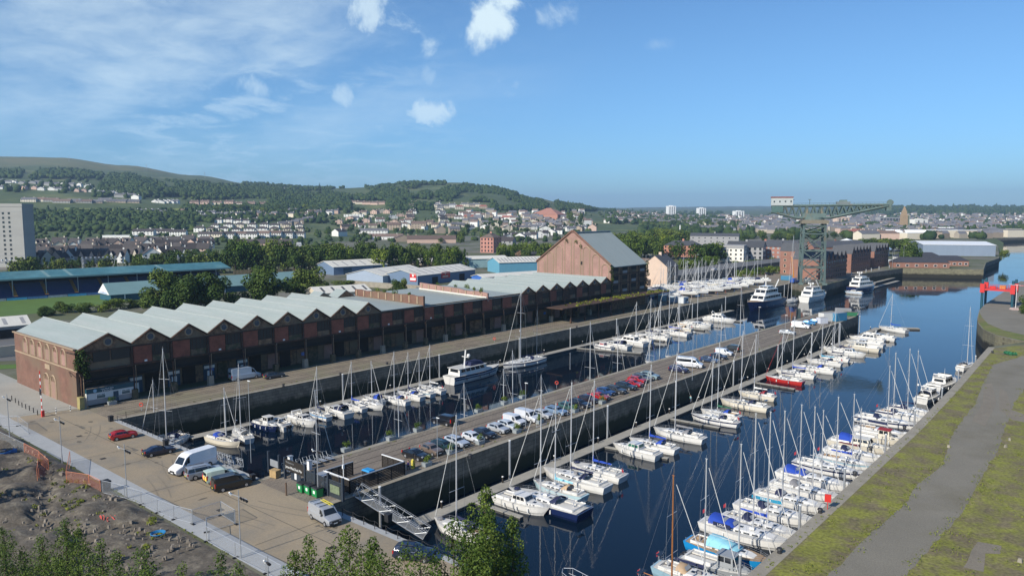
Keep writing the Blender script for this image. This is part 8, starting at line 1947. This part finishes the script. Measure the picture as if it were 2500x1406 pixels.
# isolated
house(832,577,'gy',13,20,7,4,m_whit2,m_droof,'white gable ended house with red side left of the long white terrace',None,-.5)
house(915,573,'gx',46,10,6.5,3,m_whit2,m_groof,'long white terrace with small balconies behind the railway trees',None,0,9)
house(868,530,'flat',42,12,5,0,m_whit2,m_whitep,'low white flat roofed building on the green slope',None,0,6,'school_block','school')
house(945,585,'gx',48,12,4.5,3.5,m_whit2,m_broof,'low brown roofed white hall just behind the railway belt',None,.05,8)
house(1055,593,'gx',62,16,5,4.5,m_pink2,m_broof,'long brown roofed brick warehouse beside the white hall',None,.1,0)
house(985,590,'gy',22,18,5,4,m_stone2,m_broof,'brown gabled church hall between the two long roofs',None,.3,0)
house(645,608,'gx',62,11,6,4,m_pink2,m_droof,'long dark roofed building at the left end of the railway belt',None,0,0)
house(965,562,'gx',24,11,9,4,m_stone2,m_broof,'brown sandstone tenement with large roof, left one by the street',None,0,5)
house(1025,561,'gx',26,11,11,4,m_stone2,m_broof,'taller brown sandstone tenement at the street corner',None,0,5)
house(1110,572,'gx',18,10,9,4,m_stone2,m_groof,'sandstone tenement right of the climbing street',None,.3,4)
house(1075,570,'gy',16,14,8,5,m_stone2,m_groof,'gable ended stone church right of the street corner',None,.4,0)
# hillside streets right of centre
row_(9,[(1000,548),(1015,500)],['gx','hip'],(16,9,6.5,3.4),[m_whit2,m_cream2,m_pink2],[m_droof,m_broof],'pale house on the left side of the steep street, {} from below','houses lining the steep street',11,4,2,.5,2)
row_(9,[(1085,545),(1068,500)],['gx','hip'],(16,9,6.5,3.4),[m_whit2,m_cream2],[m_droof,m_groof],'pale house on the right side of the steep street, {} from below','houses lining the steep street',12,5,2,.5,2)
row_(8,[(840,558),(1000,545)],['gx','gy'],(15,9,4.6,3.4),[m_whit2,m_cream2,m_pink2],[m_droof,m_broof],'small pale house among gardens above the long terrace, {} from the left','garden houses mid slope',13,6,5,.7,2)
row_(5,[(870,528),(960,522)],['gy','gx'],(17,11,6.5,3.4),[m_pink2,m_cream2],[m_broof],'pinkish brown detached block on the slope, {} from the left','pinkish blocks on the slope',14,5,3,.6,3)
row_(5,[(860,500),(940,500)],['gx'],(22,10,4.6,3),[m_cream2,m_pink2],[m_broof],'brown roofed cottage row high on the slope, {} from the left','cottage rows high on the slope',15,3,2,.2,0)
row_(7,[(1080,510),(1190,512)],['gx','hip'],(24,10,6.5,3.6),[m_cream2,m_whit2,m_stone2],[m_rroof,m_groof,m_rroof],'cream block with red or grey roof on the ridge, {} from the left','ridge blocks with red roofs',16,4,6,.3,4)
row_(8,[(1090,530),(1270,540)],['gx','hip'],(22,10,5.5,3.6),[m_cream2,m_whit2,m_stone2],[m_rroof,m_groof,m_broof],'house row below the red roofed ridge blocks, {} from the left','house rows below the ridge',17,5,5,.3,3)
row_(12,[(1130,556),(1300,560)],['gx','gy'],(16,9,5.5,3.6),[m_stone2,m_whit2,m_cream2],[m_groof,m_droof],'grey roofed house in the dip behind the tenement, {} from the left','houses behind the pink tenement',18,6,7,.6,2)
row_(9,[(1230,590),(1370,572)],['gy','gx'],(15,10,6.2,4),[m_whit2],[m_groof,m_droof],'white steep gabled house behind the storehouse, {} from the left','white gabled houses by the storehouse',19,4,3,.5,2)
row_(8,[(1270,553),(1440,548)],['gx','gy'],(20,10,6.5,3.6),[m_stone2,m_pink2,m_cream2],[m_groof,m_broof],'stone house below the red roofed hall, {} from the left','stone houses below the hall',20,6,5,.5,3)
row_(10,[(985,560),(1130,552)],['gx','hip'],(17,10,6.5,3.6),[m_stone2,m_cream2,m_whit2],[m_groof,m_broof],'sandstone or cream house around the steep street foot, {} from the left','houses round the steep street foot',41,6,8,.6,3)
row_(9,[(1290,566),(1430,560)],['gx','gy'],(17,10,6,3.6),[m_whit2,m_stone2],[m_groof,m_droof],'grey roofed house just above the storehouse ridge, {} from the left','houses above the storehouse ridge',42,6,5,.6,2)
row_(8,[(830,545),(985,535)],['gx','gy'],(16,10,5,3.4),[m_whit2,m_cream2,m_pink2],[m_groof,m_broof],'scattered house mid slope above the white hall, {} from the left','scattered houses mid slope',43,8,5,.6,2)
row_(12,[(640,528),(830,522)],['gx','hip'],(18,10,6,3.5),[m_cream2,m_whit2,m_pink2],[m_broof,m_groof],'pale house on the upper slope behind the white blocks, {} from the left','houses on the upper slope',51,8,6,.5,0)
row_(9,[(480,532),(640,528)],['gx','hip'],(18,10,6,3.5),[m_cream2,m_whit2],[m_groof],'pale house just above the highest white blocks, {} from the left','houses above the highest white blocks',52,6,4,.5,0)
house(1445,566,'gy',16,15,9,5,m_pink2,m_broof,'pink brown gable ended tenement above the storehouse roof',None,-.2)
house(1378,548,'gx',34,11,8,4,m_cream2,m_groof,'cream terrace right of the red roofed hall',None,.1,6)
house(1230,608,'gx',24,13,9,4,m_gryh,m_droof,'grey rendered block right behind the pink tenement',None,-.3,4)
# upper left hillside scheme
row_(12,[(8,462),(250,470)],['gy','gx'],(15,8,5.2,3.2),[m_whit2,m_whit2,m_pink2],[m_groof],'white gabled hillside house in the lower line, {} from the left','white gabled hillside houses',21,4,2,.3,0)
row_(12,[(5,447),(240,458)],['gy','gx'],(16,8,5.2,3.2),[m_whit2,m_gryh],[m_groof],'white gabled hillside house in the upper line, {} from the left','white gabled hillside houses',22,4,2,.3,0)
row_(8,[(250,472),(350,484)],['gy','gx'],(20,9,5.5,3.2),[m_gryh,m_whit2],[m_groof],'grey hillside house towards the wood, {} from the left','grey hillside houses',23,4,3,.3,0)
row_(6,[(70,492),(235,500)],['gx'],(34,10,6,4),[m_cream2,m_gryh],[m_groof,m_broof],'long grey brown hillside block above the green field, {} from the left','long hillside blocks',24,4,3,.15,6)
row_(6,[(240,498),(350,500)],['gx'],(26,10,6,4),[m_gryh,m_stone2],[m_groof],'grey roofed block above the right of the field, {} from the left','grey roofed hillside blocks',25,4,3,.3,4)
row_(5,[(385,500),(440,500)],['gy','gx'],(18,12,6,4),[m_whit2],[m_groof],'bright white stepped block on the slope, {} from the left','stepped white blocks',26,2,1,.1,0)
row_(7,[(470,502),(660,506)],['gx'],(19,11,8,3),[m_pink2,m_cream2],[m_broof],'square pinkish block on the upper slope, {} from the left','square pinkish blocks',27,3,2,.1,3)
row_(4,[(350,522),(410,524)],['gx'],(20,9,4.5,3),[m_whit2,m_gryh],[m_groof],'small grey house below the green field, {} from the left','small houses below the field',28,3,2,.3,0)
house(452,520,'gy',15,12,4.5,4,m_stone2,m_rroof,'orange red roofed cottage among trees on the slope',None,.3)
house(697,466,'gy',18,12,6,5,m_whit2,m_groof,'lone white cottage high on the hill',None,.3)
sheet_f=MB()
def field(label,px,c):
    m=MB(); vs=[]
    for q in px: x,y,z=G(*q); vs.append((x,y,z+1.2))
    cx_=sum(v[0] for v in vs)/len(vs); 
    m.add(vs,[tuple(range(len(vs)))]); return struct(label,m,c)
m_field=mat('hay_field',(.20,.22,.05),.9,0,.1,.02,col2=(.15,.2,.03),thr=(.4,.6),sc2=.02)
field('green_field',[(165,517),(250,519),(350,520),(440,517),(490,508),(430,505),(350,503),(250,502),(170,508)],m_field)
# far town to the right: individual blocks, then the mass behind
row_(16,[(1580,548),(1880,552)],['gx','hip','flat'],(28,12,8,4),[m_stone2,m_cream2,m_whit2],[m_groof,m_broof],'distant pale town building left of the crane, {} from the left','distant town buildings',30,8,5,.6,0)
row_(14,[(1690,562),(1960,566)],['gx','flat','hip'],(30,13,7,4),[m_stone2,m_cream2,m_whit2],[m_groof,m_whitep],'town building in the nearer line before the crane, {} from the left','nearer town buildings',31,8,5,.6,0)
row_(12,[(2030,560),(2160,590)],['gx','flat','hip'],(34,14,9,4),[m_stone2,m_cream2,m_pink2],[m_groof,m_broof,m_rroof],'reddish town building right of the crane tower, {} from the left','town buildings right of the crane',32,10,7,.6,0)
row_(16,[(2160,580),(2430,572)],['gx','flat','hip'],(34,14,9,4),[m_stone2,m_cream2,m_gryh],[m_groof,m_broof,m_whitep],'town building around the scaffolded tower, {} from the left','town buildings round the tower',33,10,8,.6,0)
row_(7,[(2270,580),(2480,576)],['flat'],(46,20,11,0),[mat('pale_green_wall',(.33,.37,.28),.8),m_cream2,m_gryh],[m_whitep,m_groof],'large flat waterfront shed on the far shore, {} from the left','far shore sheds',34,6,3,.3,0,name='waterfront_shed',cat='shed')
# remaining distant roofs as one mass
rng2=random.Random(12); dm=MB()
def dots(n,px0,px1,py0,py1,mats=(0,1,2),s=(9,22),hh=(6,9)):
    for _ in range(n):
        px=rng2.uniform(px0,px1); py=py0+(py1-py0)*rng2.random(); x,y,z=G(px,py); w=rng2.uniform(*s); h=rng2.uniform(*hh); d=10; a=YAW+rng2.uniform(-.6,.6); c,s_=math.cos(a),math.sin(a)
        def T(u,v,q): return (x+c*u-s_*v,y+s_*u+c*v,z+q)
        o=len(dm.v); dm.v+=[T(-w/2,-d/2,-2),T(w/2,-d/2,-2),T(w/2,d/2,-2),T(-w/2,d/2,-2),T(-w/2,-d/2,h),T(w/2,-d/2,h),T(w/2,d/2,h),T(-w/2,d/2,h),T(-w/2,0,h+4),T(w/2,0,h+4)]
        mw_=rng2.choice(mats)
        for f,mi in (((0,1,5,4),mw_),((1,2,6,9,5),mw_),((3,0,4,8,7),mw_),((4,5,9,8),3+(mw_==0)),((6,7,8,9),3)): dm.f.append([i+o for i in f]); dm.m.append(mi)
dots(330,1560,2150,528,550,(0,1,1,2)); dots(400,2080,2520,524,560,(0,1,1,1,2)); dots(170,1800,2100,540,570,(1,1,2)); dots(100,2100,2430,560,582,(1,2)); dots(120,1480,1620,520,545,(0,1),(9,16)); dots(70,1120,1440,520,560)
o=dm.build('distant_town',[m_whit2,mat('town_stone',(.22,.185,.15),.9,0,.3,.02),mat('town_cream',(.40,.35,.28),.9,0,.3,.02),m_groof,m_broof],None,False,False); tag(o,'dense far-off mass of pale town houses and grey roofs across the bay','town',None,'stuff')
# ---- woods on the hills as masses of small crowns ----
base_=MB().ball(0,0,0,1,0,7,5,1.); bv=np.array(base_.v); bf=base_.f
def wood(name,label,n,sampler,hr=(7,13),m=None,seed=3,squash=.9):
    r=np.random.RandomState(seed); rr_=random.Random(seed); V=[];Fs=[];T=[]; nv=len(bv); k=0
    while k<n:
        s=sampler(rr_)
        if s is None: continue
        px,py=s; x,y,z=G(px,py); h=rr_.uniform(*hr); con=rr_.random()<.12
        j=1+r.uniform(-.28,.28,(nv,1)); v=bv*j*np.array([h*(.3 if con else .5),h*(.3 if con else .5),h*.5*(1.6 if con else squash)]); 
        if con: v[:,:2]*=(1-.75*np.clip(v[:,2:3]/(h*.8)*.5+.5,0,1))*1.6
        v+=np.array([x,y,z+h*.35]); V.append(v); T+= [min(1,max(0,rr_.gauss(.4,.25)))]*len(bf); Fs.append(k); k+=1
    V=np.concatenate(V); fl=[]
    for k in Fs:
        o=k*nv; fl+= [[i+o for i in f] for f in bf]
    me=bpy.data.meshes.new(name); me.from_pydata(V.tolist(),[],fl); me.materials.append(m or m_leafw); me.polygons.foreach_set('use_smooth',[True]*len(fl))
    a=me.attributes.new('tone','FLOAT','FACE'); a.data.foreach_set('value',np.array(T,dtype=np.float32)); me.update()
    return tag(link(name,me),label,'wood',None,'stuff')
m_leafw=leafmat('leaves_far_wood',(.018,.040,.012),(.060,.088,.022),.0)
def nzz(px,py,s=.02): return NZ.noise(Vector((px*s,py*s*2.2,1.3)))
def sky_(px):
    r=trow(px); return min(r[6:10])
def s1_(r):
    px=r.uniform(-20,700); top=sky_(px)+ (40-28*min(1,px/620)); py=r.uniform(top,470+px*.02)
    if px<255 and 436<py<484: return None if r.random()<.97 else (px,py)
    if nzz(px,py)<-.32: return None
    return (px,py)
wood('hillside_wood','dark wood covering the slope below the moor on the left',3600,s1_,(9,17),seed=1)
def s2_(r):
    px=r.uniform(240,860); py=r.uniform(475,520)
    if 380<px<660 and 488<py<507: return None
    if 60<px<450 and 484<py<519: return None
    if nzz(px,py,.015)<-.2: return None
    return (px,py)
wood('slope_scrub','scattered scrub and trees on the middle slope',950,s2_,(7,13),seed=2)
def s3_(r):
    px=r.uniform(600,1500); sk=sky_(px); py=sk+ (r.random()**1.1)*(515-sk) if sk<512 else r.uniform(512,520)
    if nzz(px,py,.018)<-.26 : return None
    if 860<px<950 and py>490: return None
    if 1060<px<1200 and py>494: return None
    return (px,py)
wood('ridge_wood','wooded ridge behind the hillside streets',5200,s3_,(8,15),seed=3)
def s4_(r): px=r.uniform(1480,1760); return (px,r.uniform(518,548))
wood('far_wood','dark blue wood left of the distant white towers',420,s4_,(10,20),seed=4)
def s5_(r): px=r.uniform(1990,2600); return (px,r.uniform(506,526))
wood('horizon_wood','long wooded hill behind the distant town on the right',1500,s5_,(14,26),seed=5)
def s6_(r):
    px=r.uniform(80,800); py=r.uniform(520,566)
    if px>480 and py>545: return None
    return (px,py)
wood('estate_wood','continuous tree cover above the dark roofed estate',950,s6_,(8,13),seed=6)
def s7_(r):
    px=r.uniform(1560,2520); py=r.uniform(524,585)
    return None if NZ.noise(Vector((px*.02,py*.08,4)))<-.05 else (px,py)
wood('town_trees','scattered tree masses among the distant town roofs',900,s7_,(9,17),seed=7)
def s8_(r): return (r.uniform(800,1470),r.uniform(515,592))
wood('garden_trees','scattered garden trees and hedges between the hillside houses',420,s8_,(5,10),seed=8)
def s9_(r):
    px=r.uniform(85,800); return (px,r.uniform(560,640))
wood('estate_gardens','garden hedges and small trees between the estate houses',520,s9_,(3.5,8),seed=9)
def scatter(name,label,pts,n,leaf,m,seed,rad=.35,up=.6,kind='stuff'):
    r=random.Random(seed); c=[(x+r.uniform(-rad,rad),y+r.uniform(-rad,rad),z+.08,rad*r.uniform(.4,1.1),.55) for x,y,z in pts]
    tag(link(name,leafmesh(name,cloud(c,n,leaf,r,up),m)),label,'vegetation',None,kind)
r9=random.Random(55); pp=[]
while len(pp)<900:
    x=r9.uniform(-31.5,45); y=r9.uniform(60,270); v=NZ.noise(Vector((x*.16,y*.1,7)))
    px_=None
    if v>.02: pp.append((x,y,GZ))
inside=lambda x,y,pl: sum(((a[1]>y)!=(b[1]>y)) and (x<(b[0]-a[0])*(y-a[1])/(b[1]-a[1])+a[0]) for a,b in zip(pl,pl[1:]+pl[:1]))%2
tp_=tl+tr_; pp=[q for q in pp if not inside(q[0],q[1],tp_)]+[(a[0]+(b[0]-a[0])*k/9+r9.uniform(-.5,.3),a[1]+(b[1]-a[1])*k/9,GZ) for l_ in (tl,tr_) for a,b in zip(l_,l_[1:]) for k in range(9)]
scatter('grass_tufts','rough grass tufts along the right quay',pp,15000,.16,m_weedg:=leafmat('tuft_grass',(.10,.13,.015),(.24,.25,.05),0),5,.7)
ed=[(XQ-1.6-r9.random()*.8,r9.uniform(70,420),GZ) for _ in range(120)]+[(XP0+1.5,r9.uniform(70,320),GZ) for _ in range(60)]+[(-89.2,r9.uniform(80,315),GZ) for _ in range(70)]+[(XR+.6+r9.random(),r9.uniform(64,255),GZ) for _ in range(150)]+[(r9.uniform(-175,-60),45.5,GZ) for _ in range(70)]+[(-173.5,r9.uniform(75,290),GZ) for _ in range(60)]
scatter('quay_weeds','small weeds growing along quay edges and joints',ed,4200,.14,m_weedg,6,.22)
sc_=[(r9.uniform(-155,-92),r9.uniform(24,44),GZ+.4) for _ in range(260)]; sc_=[q for q in sc_ if NZ.noise(Vector((q[0]*.12,q[1]*.2,2)))>-.02]
scatter('scrub','green scrub growing over the dug ground',sc_,6500,.2,m_weedg,8,.6,.6)
rb_=MB()
for k in range(700):
    x=r9.uniform(-160,-88); y=r9.uniform(26,44); zq=GZ+.35+.3*NZ.noise(Vector((x,y,0))*.22); q=r9.uniform(.1,.42)*(1.8 if r9.random()<.06 else 1); rb_.box(x,y,zq-.1,q,q*r9.uniform(.6,1.3),q*.7+.15,0,r9.uniform(0,3),.7)
tag(rb_.build('rubble',mat('rubble_stone',(.22,.19,.155),.9,0,.4,.8),None,False,False),'broken concrete and stones on the dug ground','rubble',None,'stuff')
# ---- foreground trees ----
def neartree(name,label,px,top,Yw,W,n,seed,leaf=.125,zb=GZ,tops=((0,0,0),)):
    "foot on the ground at world row Yw, in photo column px; W half width eight metres below the top"
    d=ray(px,1300); x=d[0]/d[1]*Yw; z=ztop(x,Yw,top); h=z-zb; r=random.Random(seed); t=thing(name,label,'tree',(x,Yw,zb)); c=[]
    for tx,ty,dd in tops:
        for k in range(40):
            dz=.25+dd+9.5*(k/39)**1.25; w=W*((dz-dd)/8)**.72; a=k*2.4+r.uniform(-.5,.5); q=w*r.uniform(.15,1.); c.append((tx+q*math.cos(a),ty+q*math.sin(a),h-dz,(.30+.075*dz)*r.uniform(.75,1.2),1.35))
    vs,fs,tn=cloud(c,int(n*1.5),leaf,r,.8); link('crown',leafmesh('crown',(vs,fs,tn),m_leafn),t)
    m=MB(); m.tube((0,0,-.3),(0,0,h*.5),.22,.13,8); m.tube((0,0,h*.5),(.1,0,h*.93),.13,.03,6)
    for k in range(14):
        dz=9*(k+1)/15; a=k*2.4; q=W*.9*(dz/8)**.7; m.tube((0,0,h-dz-1.2*q*.6),(q*math.cos(a),q*math.sin(a),h-dz),.05,.015,5)
    m.build('trunk',m_bark,t)
T2=((0,0,0),(1.9,.5,.6)); T3=((0,0,0),(-1.7,.3,.5),(1.6,-.4,1.1))
NT=[(1183,1188,36,3.4,17000,1,'tallest foreground tree standing before the right hand pontoon',((0,0,0),(.6,-.5,1.6))),(1105,1268,33,3.2,11000,2,'foreground tree just left of the tallest one',T2),(1250,1262,37,2.0,6000,12,'narrow foreground tree right of the tallest one',((0,0,0),)),
 (850,1283,31,3.4,12000,3,'foreground tree in the bottom middle with twin tops',T2),(752,1308,31,2.8,9000,4,'foreground tree left of the twin topped one',T2),(715,1345,30,2.4,5000,13,'slim foreground tree below the silver van',((0,0,0),)),(1025,1335,31,3.0,8000,5,'low foreground tree hiding a dark blue car',T3),(930,1345,30,3.0,7000,14,'low foreground tree between the middle ones',T3),
 (535,1345,30,2.6,6500,6,'small foreground tree at the bottom of the path',T2),(160,1266,27,3.4,12000,7,'foreground tree with two spikes in the bottom left',T2),(100,1308,26,3.4,9000,8,'foreground tree left of the spiked one',T3),(8,1290,25,3.6,9000,9,'dark foreground tree in the bottom left corner',T3),(350,1340,27,3.2,9000,10,'low foreground tree right of the spiked one',T3),(245,1318,26,3.0,8000,11,'leafy foreground tree between two bottom left ones',T2),(440,1372,28,2.6,5000,15,'lowest foreground tree barely showing along the bottom',T2),(55,1340,27,3.,7000,16,'foreground bush like tree between the two leftmost ones',T3)]
for px,top,Yw,sp,n,sd,lb,tp in NT: neartree('foreground_tree',lb,px,top,Yw,sp,n,sd,tops=tp)
for k,(x,y,h) in enumerate([(-172,17,17),(-160,20,15),(-149,15,18),(-138,19,14),(-129,14,16),(-119,12,13),(-185,22,16)]): tree('big',x,y,GZ,h,h*.62,f'tree beyond the left edge shading the dug ground, {nth(k+1)} of that row','trees shading the dug ground',k)
# ---- haze ----
hz=MB(); hz.add([(-10500,-420,-8),(6500,-420,-8),(6500,13500,-8),(-10500,13500,-8),(-10500,-420,345),(6500,-420,345),(6500,13500,345),(-10500,13500,345)],[(3,2,1,0),(4,5,6,7),(0,1,5,4),(1,2,6,5),(2,3,7,6),(3,0,4,7)])
mh=bpy.data.materials.new('haze'); mh.use_nodes=True; th=mh.node_tree; th.nodes.remove(th.nodes['Principled BSDF']); pv=th.nodes.new('ShaderNodeVolumePrincipled'); pv.inputs['Color'].default_value=(.5,.72,1,1); pv.inputs['Density'].default_value=.000085; pv.inputs['Anisotropy'].default_value=.1; th.links.new(pv.outputs[0],th.nodes['Material Output'].inputs['Volume'])
o=hz.build('haze',mh,None,False,False); tag(o,kind='stuff'); tag(o,'faint blue haze over the distance','haze')
